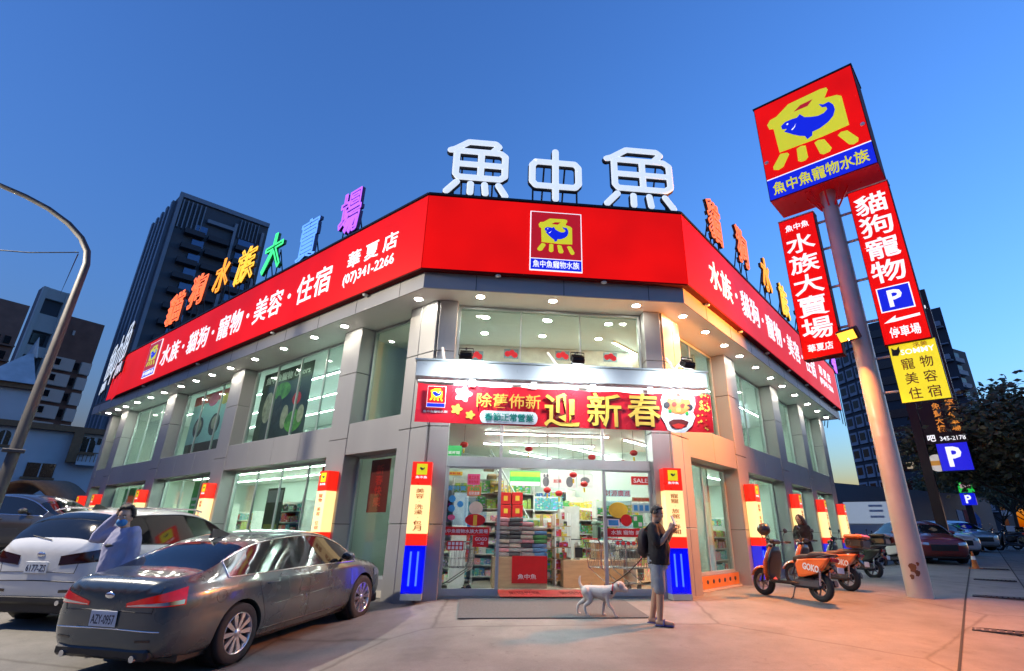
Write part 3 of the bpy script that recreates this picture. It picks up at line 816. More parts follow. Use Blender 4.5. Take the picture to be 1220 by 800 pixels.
def bp(pts, m, off, name):
    q = [uv(FF, x, y, BW) for x, y in pts]
    return conform(MB().prism(q, 0, .003, A), off).build(name, m, ban)
pill = [(577+4*math.cos(a)*1.4, 497+7.5*math.sin(a)) for a in [R(90+i*30) for i in range(7)]]+[(635+4*math.cos(a)*1.4, 499+7.5*math.sin(a)) for a in [R(270+i*30) for i in range(7)]]
BWH = mat('banner_white', (.8, .8, .78), .4)
bp(pill, BWH, .008, 'white_pill')
bt('春節正常營業', 577, 636, 493, 503, mat('banner_teal', (.01, .22, .17), .4), .03, .022)
e0 = uv(FF, 509, 475, BW); e1 = uv(FF, 531, 475, BW); 
emblem(ban, A, e0[0], e1[0], uv(FF, 520, 486, BW)[1], uv(FF, 520, 461, BW)[1], BW+.035, words=False, th=.006)
bt('魚中魚寵物水族', 504, 533, 489, 492, BWH, .01, .006)
# flower sprays and the lion dance mask
rr = random.Random(3)
for cx_, cy_, s in ((552, 470, 9), (544, 488, 6), (560, 495, 5)):
    pts = [(cx_+s*(1+.25*math.cos(5*a))*math.cos(a), cy_+s*.9*(1+.25*math.cos(5*a))*math.sin(a)) for a in [2*math.pi*i/30 for i in range(30)]]
    bp(pts, GOLD if s < 9 else BWH, .004, 'flower')
bp([(790,469),(795,468),(801,472),(806,470),(811,467),(815,471),(822,473),(827,474),(828,483),(825,492),(828,497),(824,508),(816,516),(804,516),(795,513),(792,505),(787,497),(789,486),(787,477)], BWH, .010, 'lion_mask')
REDP = mat('banner_print_red', (.6, .03, .02), .4); BLK = mat('banner_print_black', (.02, .015, .02), .5)
bp([(795,474),(801,476),(808,473),(815,476),(821,476),(823,484),(819,491),(812,494),(804,493),(797,490),(793,484)], mat('lion_orange', (.72, .16, .04), .4), .0125, 'lion_brow')
bp([(796+10*0, 503), (802, 500), (812, 500), (820, 503), (817, 509), (808, 512), (800, 510)], mat('lion_mouth', (.12, .01, .01), .5), .016, 'lion_mouth')
bp([(800, 507), (808, 505), (816, 507), (812, 511), (804, 511)], REDP, .020, 'lion_tongue')
for x, y, r_, m in ((794, 483, 4, BLK), (821, 486, 4, BLK), (803, 482, 3, REDP), (813, 484, 3, REDP), (808, 478, 3.4, GOLD), (808, 489, 2.6, GOLD), (798, 490, 2.2, mat('banner_green', (.03, .25, .05), .4)), (818, 493, 2.2, _mats['banner_green']), (808, 471, 2.4, REDP)):
    bp([(x+r_*math.cos(R(i*36)), y+r_*math.sin(R(i*36))) for i in range(10)], m, .015, 'mask_spot')
for i in range(46):
    x = 831+rr.random()*14; y = 470+rr.random()*42
    s = .8+rr.random()*1.3
    bp([(x-s, y), (x, y-s), (x+s, y), (x, y+s)], GOLD if rr.random() < .55 else REDP, .005, 'sparkle')
for u in (uv(FF, 563, 450, BW)[0], uv(FF, 636, 452, BW)[0], uv(FF, 706, 455, BW)[0], uv(FF, 774, 460, BW)[0]):
    MB().box((u-.055, bz1-.05, BW+.015), (u+.055, bz1+.09, BW+.035), A).build('clip', BWH, ban)
# ---- floodlights on the canopy: on short arms, turned back onto the banner
FLENS = glow('flood_lens', (.88, .96, 1), 6)
for x, y, lab, yaw in ((555, 424, 'black floodlight on the canopy near the left pier', 0), (688, 429, 'middle black floodlight on the entrance canopy', 6), (819, 435, 'black floodlight at the right end of the canopy on a white arm', 14)):
    P = at_plane(x, y, (0, WY-CANW-.42, 0), (0, 1, 0))
    t = thing('floodlight', lab, 'floodlight', P, R(yaw), 'floodlights on the canopy')
    Rx = Matrix.Rotation(R(32), 4, 'X')
    MB().bbox((-.12, -.10, -.05), (.12, .10, .05), .015, Rx).build('housing', BLACK, t)
    for i in range(5): MB().box((-.105, -.085+i*.04, .05), (.105, -.075+i*.04, .08), Rx).build('fin', BLACK, t)
    MB().box((-.10, -.08, -.056), (.10, .08, -.0505), Rx).build('lens', FLENS, t)
    MB().tube([(-.13, 0, 0), (-.13, .0, .14), (.13, .0, .14), (.13, 0, 0)], .011, 6).build('bracket', BLACK, t)
    MB().tube([(0, 0, .14), (0, .10, .17), (0, .42, 4.16-P.z)], .02, 8).build('arm', WHITE if x == 819 else BLACK, t)
    ld = bpy.data.lights.new('flood', 'AREA'); ld.shape = 'RECTANGLE'; ld.size = .2; ld.size_y = .16; ld.color = (.86, .95, 1); ld.energy = 70*EX
    lo = bpy.data.objects.new('lamp', ld); col.objects.link(lo); lo.parent = t; lo.matrix_local = Rx @ Matrix.Translation((0, 0, -.065))
# ------------------------------------------------------------------ pole sign
PB = at_ground(1097, 712)
PD = Vector((S2*.95, -S2*1.05, 0)).normalized(); PN = Vector((PD.y, -PD.x, 0))     # sign faces: along and outward
pole = thing('pole_sign', 'tall roadside pole sign with red boxes and the square fish emblem on top', 'sign', PB)
FP = frame((0, 0, 0), PD, (0, 0, 1), PN)
POLE = mat('pole_paint', (.56, .50, .43), .4, .15, var=.1, sc=2, coat=.1)
mb = MB(); mb.cyl((0, 0, -.1), (0, 0, 9.9), .235, .19, n=28); mb.build('post', POLE, pole)
RUST = mat('rust_patch', (.16, .07, .03), .9)
for a, z, s in ((200, .55, .07), (215, .45, .05), (190, .38, .04), (225, .62, .03)):
    rr_ = .236
    MB().prism([(s*math.cos(R(i*40))*(1+.4*math.sin(i*2.3)), s*1.2*math.sin(R(i*40))) for i in range(9)], 0, .003, Matrix.Translation((rr_*math.cos(R(a+25)), rr_*math.sin(R(a+25)), z)) @ frame((0, 0, 0), (-math.sin(R(a+25)), math.cos(R(a+25)), 0), (0, 0, 1), (math.cos(R(a+25)), math.sin(R(a+25)), 0))).build('rust_stain', RUST, pole)
u0, u1, z0, z1, th = -1.32, 1.32, 9.72, 12.95, .55
box = MB().box((u0, z0, -th), (u1, z1, th), FP).build('sign_box', FBODY, pole)
hz = .26*(z1-z0)
DEEP = mat('sign_red_side', (.32, .004, .006), .3, em=(.5, .003, .004), es=.22, var=.02)
MB().box((u0+.02, z0+hz*.82, th), (u1-.02, z1-.02, th+.012), FP).build('red_panel', SIGNRED, box)
MB().box((u0+.02, z0+.02, th), (u1-.02, z0+hz*.78, th+.012), FP).build('blue_panel', SIGNBLUE, box)
MB().box((u0+.02, z0+hz*.785, th), (u1-.02, z0+hz*.815, th+.016), FP).build('white_line', SIGNWHITE, box)
MB().box((u0-.02, z1+.002, -th-.02), (u1+.02, z1+.05, th+.02), FP).build('top_trim', BLACK, box)
MB().box((u0+.01, z0-.02, -th+.01), (u1-.01, z0-.002, th-.01), FP).build('underside', DEEP, box)
MB().box((u0+.02, z0+.02, -th-.012), (u1-.02, z1-.02, -th), FP).build('back_panel', SIGNRED, box)
sp = (z1-z0-hz*.8)
emblem(box, FP, -1.5, 1.5, z0-.25, z0-.25+3.55, th+.012, ground=False, words=False, th=.004)
text(MB(), '魚中魚寵物水族', -1.18, 1.18, z0+.12, z0+.52, FP, th+.012, .01, .028).build('lettering', SIGNYEL, box)
for s in (-1, 1): MB().ball((s*1.22, z0+1.25, th+.02), .06, FP, nu=10, nv=6, sq=(1, 1, .4)).build('spot_lamp', WHITE, box)
for i in range(8):
    a = 2*math.pi*i/8
    MB().cyl((.2*math.cos(a), .2*math.sin(a), 9.2), (.5*math.cos(a), .5*math.sin(a), 9.71), .025, n=6).build('bracket', DEEP, pole)
# two vertical panels either side of the post
def panel(u0, u1, z0, z1, items):
    p = MB().box((u0, z0, -.16), (u1, z1, .16), FP).build('side_box', FBODY, pole)
    MB().box((u0+.015, z0+.02, .16), (u1-.015, z1-.02, .17), FP).build('red_panel', SIGNRED, p)
    MB().box((u0+.015, z0+.02, -.17), (u1-.015, z1-.02, -.16), FP).build('back_panel', SIGNRED, p)
    MB().box((u0-.01, z1+.002, -.17), (u1+.01, z1+.03, .17), FP).build('top_trim', mat('trim_pale', (.6, .5, .42), .5), p)
    for kind, s, a0, a1, b0, b1 in items:
        if kind == 'v': vtext(MB(), s, a0, a1, b0, b1, FP, .17, .01, .03, .10).build('lettering', SIGNWHITE, p)
        else: text(MB(), s, a0, a1, b0, b1, FP, .17, .01, .025).build('lettering', SIGNWHITE, p)
    return p
panel(-1.31, -.40, 5.2, 9.2, [('h', '魚中魚', -1.16, -.56, 8.82, 9.02), ('v', '水族大賣場', -1.22, -.50, 5.68, 8.68), ('h', '華夏店', -1.16, -.58, 5.36, 5.56)])
p = panel(.46, 1.37, 5.2, 9.38, [('v', '貓狗寵物', .55, 1.26, 6.72, 9.16), ('h', '停車場', .62, 1.22, 5.34, 5.60)])
MB().box((.56, 5.98, .17), (1.24, 6.60, .178), FP).build('sign_border', SIGNWHITE, p)
MB().box((.585, 6.005, .178), (1.215, 6.575, .182), FP).build('parking_plate', SIGNBLUE, p)
text(MB(), 'P', .76, 1.05, 6.08, 6.50, FP, .182, .008, .05).build('lettering', SIGNWHITE, p)
MB().prism([(.56, 5.72), (.82, 5.87), (.80, 5.79), (1.28, 5.82), (1.28, 5.76), (.78, 5.72)], .17, .178, FP).build('arrow', SIGNWHITE, p)
for z in (5.9, 7.0, 8.1, 8.9):
    MB().cyl(FP @ Vector((-.41, z, 0)), FP @ Vector((.47, z, 0)), .035, n=8).build('cross_bar', POLE, pole)
# yellow pet salon panel below the right hand box
def pal(x, y): return uv(Matrix.Translation(PB) @ FP, x, y, .10)
ya, yb_ = pal(1060, 445)[0], pal(1132, 440)[0]
yz0, yz1 = pal(1100, 478)[1], pal(1092, 405)[1]
yel = MB().box((.50, yz0, -.06), (1.42, yz1, .06), FP).build('lower_box', BLACK, pole)
YP = mat('sign_lemon', (.75, .66, .03), .3, em=(.85, .70, .012), es=.8, var=.04)
MB().box((.515, yz0+.015, .06), (1.405, yz1-.015, .068), FP).build('yellow_panel', YP, yel)
hh = yz1-yz0
for i, s in enumerate(('寵 物', '美 容', '住 宿')):
    v = yz1-.27*hh-i*.245*hh
    [text(MB(), c_, u_, u_+.24, v-.19*hh, v, FP, .068, .006, .012).build('lettering', PRINT_DARK, yel) for c_, u_ in zip(s.split(), (.68, 1.03))]
text(MB(), 'SOMMY', .72, 1.36, yz1-.21*hh, yz1-.12*hh, FP, .068, .006, .02).build('lettering', SIGNWHITE, yel)
text(MB(), '洺美', .98, 1.25, yz1-.11*hh, yz1-.03*hh, FP, .068, .006, .01).build('lettering', mat('print_orange', (.7, .2, .02), .5), yel)
MB().prism([(.55, yz1-.20*hh), (.56, yz1-.06*hh), (.61, yz1-.10*hh), (.66, yz1-.10*hh), (.71, yz1-.05*hh), (.72, yz1-.14*hh), (.66, yz1-.21*hh)], .068, .073, FP).build('dog_head_mark', BLACK, yel)
for z in (yz0+.3, yz1-.25): MB().cyl(FP @ Vector((.15, z, 0)), FP @ Vector((.51, z, 0)), .03, n=8).build('cross_bar', POLE, pole)
# sodium floodlight strapped to the post
LD = Vector((-.82, -.33, -.47)).normalized()
lp = PB+Vector((LD.x*.62, LD.y*.62, 5.5))
fl = thing('sodium_floodlight', 'glowing orange floodlight strapped to the sign pole', 'floodlight', lp)
q = LD.to_track_quat('Z', 'Y').to_matrix().to_4x4()
MB().bbox((-.24, -.15, -.16), (.24, .15, 0), .02, q).build('housing', BLACK, fl)
MB().box((-.20, -.11, .001), (.20, .11, .012), q).build('lens', glow('sodium_lens', (1, .36, .03), 3.2), fl)
MB().tube([(0, 0, -.1), (-LD.x*.3, -LD.y*.3, .05), (-LD.x*.6, -LD.y*.6, 0)], .025, 6).build('bracket', BLACK, fl)
ld = bpy.data.lights.new('sodium_lamp', 'AREA'); ld.shape = 'RECTANGLE'; ld.size = .4; ld.size_y = .22
ld.energy = 620*EX*2.8; ld.color = (1, .28, .038)
lo_ = bpy.data.objects.new('lamp', ld); col.objects.link(lo_); lo_.parent = fl
lo_.rotation_euler = LD.to_track_quat('-Z', 'Y').to_euler(); lo_.location = LD*.03
# ------------------------------------------------------------------ store interior
TILE = mat('floor_tile', (.62, .57, .48), .18, var=.05, sc=1.5)
CEIL = mat('ceiling_white', (.72, .73, .71), .7, var=.03)
WALLI = mat('wall_pale', (.50, .55, .50), .7, var=.05, sc=.7)
WOOD = mat('plywood', (.48, .33, .19), .55, var=.15, sc=3, stretch=(1, 1, 6))
LED = glow('led_tube', (.88, 1, .93), 115)
fin = [ro[0], ro[1], ro[2], ro[3], Vector((14, 32, 0)), Vector((-8, 38, 0))]
polyslab('shop_floor', fin, -.10, .02, TILE)
CZ = 3.30
def inset(w): return poly_ring(w)
fi = inset(GW-.12)
fi2 = [fi[0], fi[1], fi[2], fi[3], Vector((14, 32, 0)), Vector((-8, 38, 0))]
polyslab('shop_ceiling', fi2, CZ, CZ+.13, CEIL)
polyslab('upper_ceiling', fi2, ZS-.01, ZS+.12, CEIL)
# back walls of both wings on both storeys, and end walls
DL = 7.0
for z0, z1 in ((.02, CZ), (CZ+.13, ZS-.01)):
    MB().box((-LEND+.1, z0, -DL-.1), (DL*TAN, z1, -DL), FL).build('inner_wall', WALLI, store)
    MB().box((-DL*TAN, z0, -DL-.1), (REND-.1, z1, -DL), FR).build('inner_wall', WALLI, store)
    MB().box((-LEND, z0, -DL), (-LEND+.1, z1, GW-.1), FL).build('end_wall', WALLI, store)
    MB().box((REND-.1, z0, -DL), (REND, z1, GW-.1), FR).build('end_wall', WALLI, store)
# linear lamps
def tube_row(M, t0, t1, z, w, seg=1.5):
    u = t0
    while u+seg <= t1+.01:
        b = MB().box((u+.03, z-.05, w-.03), (u+seg-.03, z-.012, w+.03), M).build('ceiling_lamp', WHITE, store)
        MB().box((u+.05, z-.062, w-.022), (u+seg-.05, z-.0505, w+.022), M).build('lamp_tube', LED, b)
        u += seg
for w_ in (-1.7, -3.6, -5.4):
    tube_row(FL, -21, -1.0+.0*w_, CZ, w_, 2.9); tube_row(FR, 1.0, 15, CZ, w_, 2.8)
LED_KEEP = LED; LED = glow('led_tube_upper', (.86, 1, .92), 62)
for w_ in (-1.9, -3.5, -5.1):
    tube_row(FL, -21, -1.0, ZS-.012, w_, 2.9); tube_row(FR, 1.0, 15, ZS-.012, w_, 2.8)
LED = LED_KEEP
tube_row(FF, .2, 3.2, CZ, -1.6, 1.5); tube_row(FF, .2, 3.2, CZ, -3.2, 1.5)
# blind behind the upper front windows
for w_ in (-.9, -2.0):
    for u_ in (.1, 1.6, 3.1): downlight(fpt(FF, u_, ZS-.012, w_))
MB().box((CL-.9, CZ+.14, -3.0), (CR+.9, ZS-.02, -2.96), FF).build('inner_screen', mat('blind_grey', (.55, .54, .53), .8), store)

PAL = [(.55, .05, .04), (.08, .35, .08), (.7, .55, .08), (.06, .18, .45), (.65, .62, .58), (.35, .5, .1), (.5, .2, .06), (.75, .3, .35), (.1, .4, .42), (.05, .05, .06)]
def pack_mat(name, c):
    m = mat(name, c, .35, var=.2, sc=25); N = m.node_tree.nodes; L = m.node_tree.links; b = N['Principled BSDF']
    src = b.inputs['Base Color'].links[0].from_socket
    vo = N.new('ShaderNodeTexVoronoi'); vo.inputs['Scale'].default_value = 11; vo.distance = 'CHEBYCHEV'
    mp = N.new('ShaderNodeMapping'); mp.inputs['Scale'].default_value = (1, 1, 1.7)
    L.new(N['Texture Coordinate'].outputs['Object'], mp.inputs[0]); L.new(mp.outputs[0], vo.inputs['Vector'])
    mx = N.new('ShaderNodeMix'); mx.data_type = 'RGBA'; st = N.new('ShaderNodeMath'); st.operation = 'LESS_THAN'; st.inputs[1].default_value = .34
    L.new(vo.outputs['Distance'], st.inputs[0]); mu = N.new('ShaderNodeMath'); mu.operation = 'MULTIPLY'; mu.inputs[1].default_value = .6
    L.new(st.outputs[0], mu.inputs[0]); L.new(mu.outputs[0], mx.inputs[0]); L.new(src, mx.inputs[6]); L.new(vo.outputs['Color'], mx.inputs[7]); L.new(mx.outputs[2], b.inputs['Base Color']); return m
GOODS = [pack_mat('pack_%s' % n, c) for n, c in zip(('red', 'green', 'amber', 'blue', 'white', 'lime', 'brown', 'pink', 'teal', 'black'), PAL)]
SHELFM = mat('shelf_white', (.66, .66, .63), .45)
def shelf(label, M, u, w, L, H, pal=None, levels=5, depth=.45, seed=0, rot=0, cat='shelf', group='display shelves in the store'):
    t = thing('display_shelf', label, cat, M @ Vector((u, .02, w)), 0, group)
    A = Matrix.Translation(-t.location) @ M @ Matrix.Translation((u, .02, w)) @ Matrix.Rotation(R(rot), 4, 'Y')
    r = random.Random(seed)
    for x in (0, L-.04): MB().box((x, 0, -depth), (x+.04, H, 0), A).build('upright', SHELFM, t)
    MB().box((.04, 0, -depth), (L-.04, H, -depth+.02), A).build('back_panel', SHELFM, t)
    mb = MB()
    for k in range(levels):
        z = .08+k*(H-.1)/levels
        MB().box((.04, z, -depth+.02), (L-.04, z+.025, 0), A).build('shelf_board', SHELFM, t)
        x = .06; hmax = (H-.1)/levels-.05
        while x < L-.15:
            ww = .09+r.random()*.16; hh = hmax*(.55+.42*r.random()); c_ = r.choice(pal or range(10))
            for _ in range(r.randint(1, 3)):
                if x+ww > L-.06: break
                mb.box((x, z+.026, -depth*.75), (x+ww-.012, z+.026+hh, -.02-r.random()*.03), A, c_); x += ww
    o = mb.build('merchandise', GOODS, t); o['kind'] = 'stuff'
    return t
k = 0
for M, us, side in ((FL, (-6.3, -9.2, -13, -16.5, -20), 'left'), (FR, (1.5, 5.4, 9.3, 12.6), 'right')):
    for i, u in enumerate(us):
        shelf('%s shelf of packed pet goods inside the %s wing, front row' % (['first', 'second', 'third', 'fourth', 'fifth'][i], side), M, u, -3.4, 2.6, 1.75, seed=k); k += 1
for i, u in enumerate((-2.6, -5.6, -8.9, -13.8, -18.6)):
    shelf('%s low shelf standing close behind the left wing glass' % ['first', 'second', 'third', 'fourth', 'fifth'][i], FL, u, -1.5, 1.9, 1.9, seed=80+i, levels=6, pal=[3, 8, 9, 4, 0, 6])
for i, u in enumerate((1.3, 5.2, 9.4)):
    shelf('%s low shelf standing close behind the right wing glass' % ['first', 'second', 'third'][i], FR, u, -1.7, 2.0, 1.35, seed=90+i, levels=4)
for M, us, side in ((FL, (-4.2, -7.6, -11.5, -15.2), 'left'), (FR, (.2, 3.6, 7.0, 10.4), 'right')):
    for i, u in enumerate(us):
        shelf('%s tall shelf along the back wall of the %s wing' % (['first', 'second', 'third', 'fourth'][i], side), M, u, -6.5, 3.0, 2.3, seed=k, levels=6); k += 1
for M, us, side in ((FL, (-4.4, -8.4, -13, -18), 'left'), (FR, (1.5, 5.4, 9.6), 'right')):      # upper floor
    for i, u in enumerate(us):
        t = shelf('%s shelf on the upper floor of the %s wing' % (['first', 'second', 'third', 'fourth'][i], side), M, u, -4.4, 2.4, 1.5, seed=k, pal=[3, 4, 8, 9, 4], levels=4); t.location.z += CZ+.12; k += 1
# shelves seen through the doors
shelf('tall shelf of green packs at the back left behind the stair', FF, -.55, -4.6, 2.3, 2.5, seed=51, pal=[1, 5, 1, 5, 2], levels=6)
shelf('tall shelf of mixed goods behind the wooden racks', FF, 1.75, -5.2, 2.4, 2.1, seed=52, pal=[1, 8, 4, 2, 0, 1], levels=5)
shelf('shelf of tins behind the right hand door panel', FF, 3.2, -3.4, 1.3, 1.9, seed=53, pal=[0, 2, 4, 8, 1], levels=5)
shelf('shelf of bagged goods behind the left hand door panel', FF, -1.2, -2.6, 1.3, 1.9, seed=54, pal=[7, 4, 3, 0, 8], levels=5)

shelf('short rack of bright snack packs in the middle of the shop floor', FF, 1.15, -3.1, 1.0, 1.45, seed=61, pal=[0, 2, 7, 5, 3, 8], levels=6)
shelf('red and yellow snack rack right of the middle aisle', FF, 2.35, -3.9, 1.1, 1.7, seed=62, pal=[0, 2, 0, 6, 4], levels=6)
shelf('blue and pink goods rack deep in the left of the shop', FF, -.2, -3.6, 1.0, 1.6, seed=63, pal=[3, 7, 8, 4, 2], levels=6)
def fpx(x, y, Y):                       # a point on the plane y = Y behind the doors
    return at_plane(x, y, (0, Y, 0), (0, 1, 0))
def pxbox(x0, x1, yt, yb, Y, depth, rest=None):
    a, b = fpx(x0, yb, Y), fpx(x1, yt, Y)
    z0 = rest if rest is not None else a.z
    return (a.x, Y, z0), (b.x, Y+depth, b.z)
CARD = mat('cardboard', (.45, .29, .14), .8, var=.12, sc=5)
PRED = mat('paper_red', (.66, .02, .02), .4, var=.06); PWH = mat('paper_white', (.8, .8, .78), .5, var=.03)
PPINK = mat('paper_pink', (.78, .12, .28), .5); PBLUE = mat('paper_blue', (.05, .32, .66), .5); PGREEN = mat('paper_green', (.05, .5, .12), .5); PYEL = mat('paper_yellow', (.8, .55, .05), .5)
PBLK = mat('paper_black', (.03, .03, .035), .4); PAQ = mat('paper_aqua', (.45, .68, .68), .5, var=.08)
# low wooden plinths
Yp = 12.75
a, b = pxbox(586, 652, 664, 690, Yp, .9, .02)
t = thing('cushion_plinth', 'low wooden plinth carrying the stacks of folded pet cushions', 'plinth', ((a[0]+b[0])/2, Yp, .02))
iv = Matrix.Translation(-t.location); MB().bbox(a, b, .01, iv).build('box', WOOD, t)
MB().box((a[0]+.42, Yp-.02, a[2]+.1), (b[0], Yp-.003, b[2]+.02), iv).build('red_card', PRED, t)
text(MB(), '魚中魚', a[0]+.55, a[0]+.95, a[2]+.18, a[2]+.28, iv @ frame((0, Yp-.02, 0), (1, 0, 0), (0, 0, 1), (0, -1, 0)), 0, .004, .02).build('lettering', PWH, t)
ptop = b[2]; px0, px1 = a[0], b[0]
CUSH = [mat('cushion_%s' % n, c, .9, var=.15, sc=12, bump=.3) for n, c in (('grey', (.35, .34, .33)), ('charcoal', (.1, .1, .11)), ('pink', (.6, .3, .32)), ('cream', (.6, .54, .45)), ('green', (.1, .35, .12)), ('blue', (.15, .32, .55)))]
def cushion_mesh():
    bm = bmesh.new(); bmesh.ops.create_cube(bm, size=1)
    for v in bm.verts: v.co = (v.co.x*.32, v.co.y*.5, v.co.z*.085+.0425)
    bmesh.ops.subdivide_edges(bm, edges=bm.edges[:], cuts=3, use_grid_fill=True)
    for v in bm.verts:
        e = max(abs(v.co.x)/.16, abs(v.co.y)/.25); v.co.z = .0425+(v.co.z-.0425)*(1.12-.35*e**4)
    me = bpy.data.meshes.new('cushion'); bm.to_mesh(me); bm.free()
    for p in me.polygons: p.use_smooth = True
    return me
cm = [cushion_mesh() for _ in CUSH]
for m_, c_ in zip(cm, CUSH): m_.materials.append(c_)
seq = [[0, 2, 0, 3, 1, 0, 0, 2, 2], [1, 0, 3, 0, 1, 1, 0, 1, 1], [0, 0, 1, 2, 3, 3, 0, 2], [5, 5, 5, 4, 4, 5, 3]]
cn = ['grey', 'charcoal', 'pink', 'cream', 'green', 'blue']
for si, st in enumerate(seq):
    for j, c_ in enumerate(st):
        o = link('folded_cushion', cm[c_]); o.location = (px0+.2+si*(px1-px0-.36)/3, Yp+.3, ptop+.003+j*.088); o.rotation_euler[2] = rnd.uniform(-.06, .06)
        tag(o, 'folded %s pet cushion, number %s from the bottom in the %s stack from the left' % (cn[c_], ['one', 'two', 'three', 'four', 'five', 'six', 'seven', 'eight', 'nine'][j], ['first', 'second', 'third', 'fourth'][si]), 'cushion', 'folded cushions on the plinth')
# red gift boxes stacked behind the cushions
for j in range(3):
    for i in range(2):
        a, b = pxbox(596+i*14, 609+i*14, 617-j*15, 631-j*15, 13.7, .4)
        t = thing('gift_box', 'red new year gift box, %s row of the stack, %s of the pair' % (['bottom', 'middle', 'top'][j], ['left', 'right'][i]), 'gift box', ((a[0]+b[0])/2, 13.7, a[2]), 0, 'red gift boxes stacked behind the cushions')
        iv = Matrix.Translation(-t.location)
        MB().bbox(a, b, .006, iv).build('box', PRED, t)
        MB().box((a[0]+.08, 13.69, a[2]+.08), (b[0]-.08, 13.699, b[2]-.08), iv).build('label', PYEL, t)
a, b = pxbox(592, 626, 633, 690, 13.7, .5, .02)
t = thing('gift_box_table', 'plain table under the stack of red gift boxes', 'table', ((a[0]+b[0])/2, 13.7, .02))
iv = Matrix.Translation(-t.location)
MB().bbox((a[0], a[1], b[2]-.05), b, .006, iv).build('table_top', WOOD, t)
for x in (a[0]+.02, b[0]-.07):
    for y in (a[1]+.02, b[1]-.07): MB().box((x, y, .02), (x+.05, y+.05, b[2]-.05), iv).build('leg', WOOD, t)
# long plinth at right with pet carriers and tanks
Yq = 12.95
a, b = pxbox(671, 742, 668, 690, Yq, .9, .02)
t = thing('display_plinth', 'long low wooden plinth carrying the pet carriers', 'plinth', ((a[0]+b[0])/2, Yq, .02))
MB().bbox(a, b, .01, Matrix.Translation(-t.location)).build('box', WOOD, t)
qt = b[2]
def carrier(label, x0, x1, yt, rest, Y, m, lid, dp=.5):
    a, b = pxbox(x0, x1, yt, 0, Y, dp, rest)
    t = thing('pet_carrier', label, 'pet carrier', ((a[0]+b[0])/2, Y, rest), 0, 'pet carriers on the plinth')
    iv = Matrix.Translation(-t.location); h = b[2]-a[2]
    MB().bbox(a, (b[0], b[1], a[2]+h*.78), .03, iv).build('body', m, t)
    MB().bbox((a[0]-.02, a[1]-.02, a[2]+h*.785), (b[0]+.02, b[1]+.02, b[2]), .03, iv).build('lid', lid, t)
    MB().box((a[0]+.08, a[1]-.012, a[2]+h*.12), (b[0]-.08, a[1]-.002, a[2]+h*.68), iv).build('door', PBLK if m is not PWH else CARD, t)
    MB().tube([iv @ Vector((a[0]+.15, a[1]+.25, b[2])), iv @ Vector((a[0]+.17, a[1]+.25, b[2]+.05)), iv @ Vector((b[0]-.17, a[1]+.25, b[2]+.05)), iv @ Vector((b[0]-.15, a[1]+.25, b[2]))], .012, 6).build('handle', PBLK, t)
    return b[2]
DG = mat('plastic_green', (.12, .2, .14), .4); CRM = mat('plastic_cream', (.6, .55, .45), .4)
carrier('white lidded pet carrier at the left of the plinth', 679, 689, 646, qt, Yq+.15, CRM, PWH, .4)
a_, b_ = pxbox(692, 719, 645, 0, Yq+.1, .6, qt)
t = thing('storage_crate', 'cardboard coloured crate on the plinth under the green carrier', 'crate', ((a_[0]+b_[0])/2, Yq+.1, qt))
iv = Matrix.Translation(-t.location); MB().bbox(a_, b_, .01, iv).build('box', CARD, t); MB().bbox((a_[0]-.02, a_[1]-.02, b_[2]-.05), (b_[0]+.02, b_[1], b_[2]+.01), .008, iv).build('lid', PWH, t)
carrier('dark green pet carrier stacked on the cardboard crate', 693, 716, 621, b_[2]+.012, Yq+.1, DG, DG)
carrier('cream pet carrier at the right of the plinth behind the door panel', 723, 741, 648, qt, Yq+.15, CRM, PWH)
# wooden rack and ladder shelf
for x0, x1, yt, Y, lab in ((645, 661, 614, 13.6, 'brown wooden rack of small goods left of the ladder shelf'), (661, 680, 611, 13.3, 'slim ladder shelf with small goods beside the pet carriers')):
    a, b = pxbox(x0, x1, yt, 690, Y, .35, .02)
    t = thing('goods_rack', lab, 'rack', ((a[0]+b[0])/2, Y, .02)); iv = Matrix.Translation(-t.location)
    m = WOOD if x0 == 645 else PWH
    for x in (a[0], b[0]-.03):
        for y in (a[1], b[1]-.03): MB().box((x, y, .02), (x+.03, y+.03, b[2]), iv).build('upright', m, t)
    mb = MB()
    for k_ in range(6):
        z = .12+k_*(b[2]-.2)/6
        MB().box((a[0], a[1], z), (b[0], b[1], z+.02), iv).build('shelf_board', WOOD, t)
        x = a[0]+.04
        while x < b[0]-.1:
            w_ = rnd.uniform(.06, .12); mb.box((x, a[1]+.03, z+.021), (x+w_, b[1]-.05, z+rnd.uniform(.1, .2)), iv, rnd.choice([6, 2, 4, 0, 9, 1])); x += w_+.01
    o = mb.build('merchandise', GOODS, t); o['kind'] = 'stuff'
# stair with handrail climbing to the upper floor
st = thing('staircase', 'indoor staircase with metal handrail behind the gift boxes', 'staircase', (.4, 15.2, .02))
for i in range(14): MB().bbox((i*-.1+1.2, .0, i*.21), (i*-.1+1.5, 1.1, i*.21+.05), .008).build('tread', WOOD, st)
for y in (0, 1.1):
    MB().tube([(1.45, y, 0), (1.45, y, .95), (.05, y, 3.2)], .025, 8).build('handrail', ALU2, st)
    for i in range(0, 12): MB().cyl((1.35-i*.1, y, .03+i*.21), (1.35-i*.1, y, 1.1+i*.17), .012, n=6).build('baluster', ALU2, st)
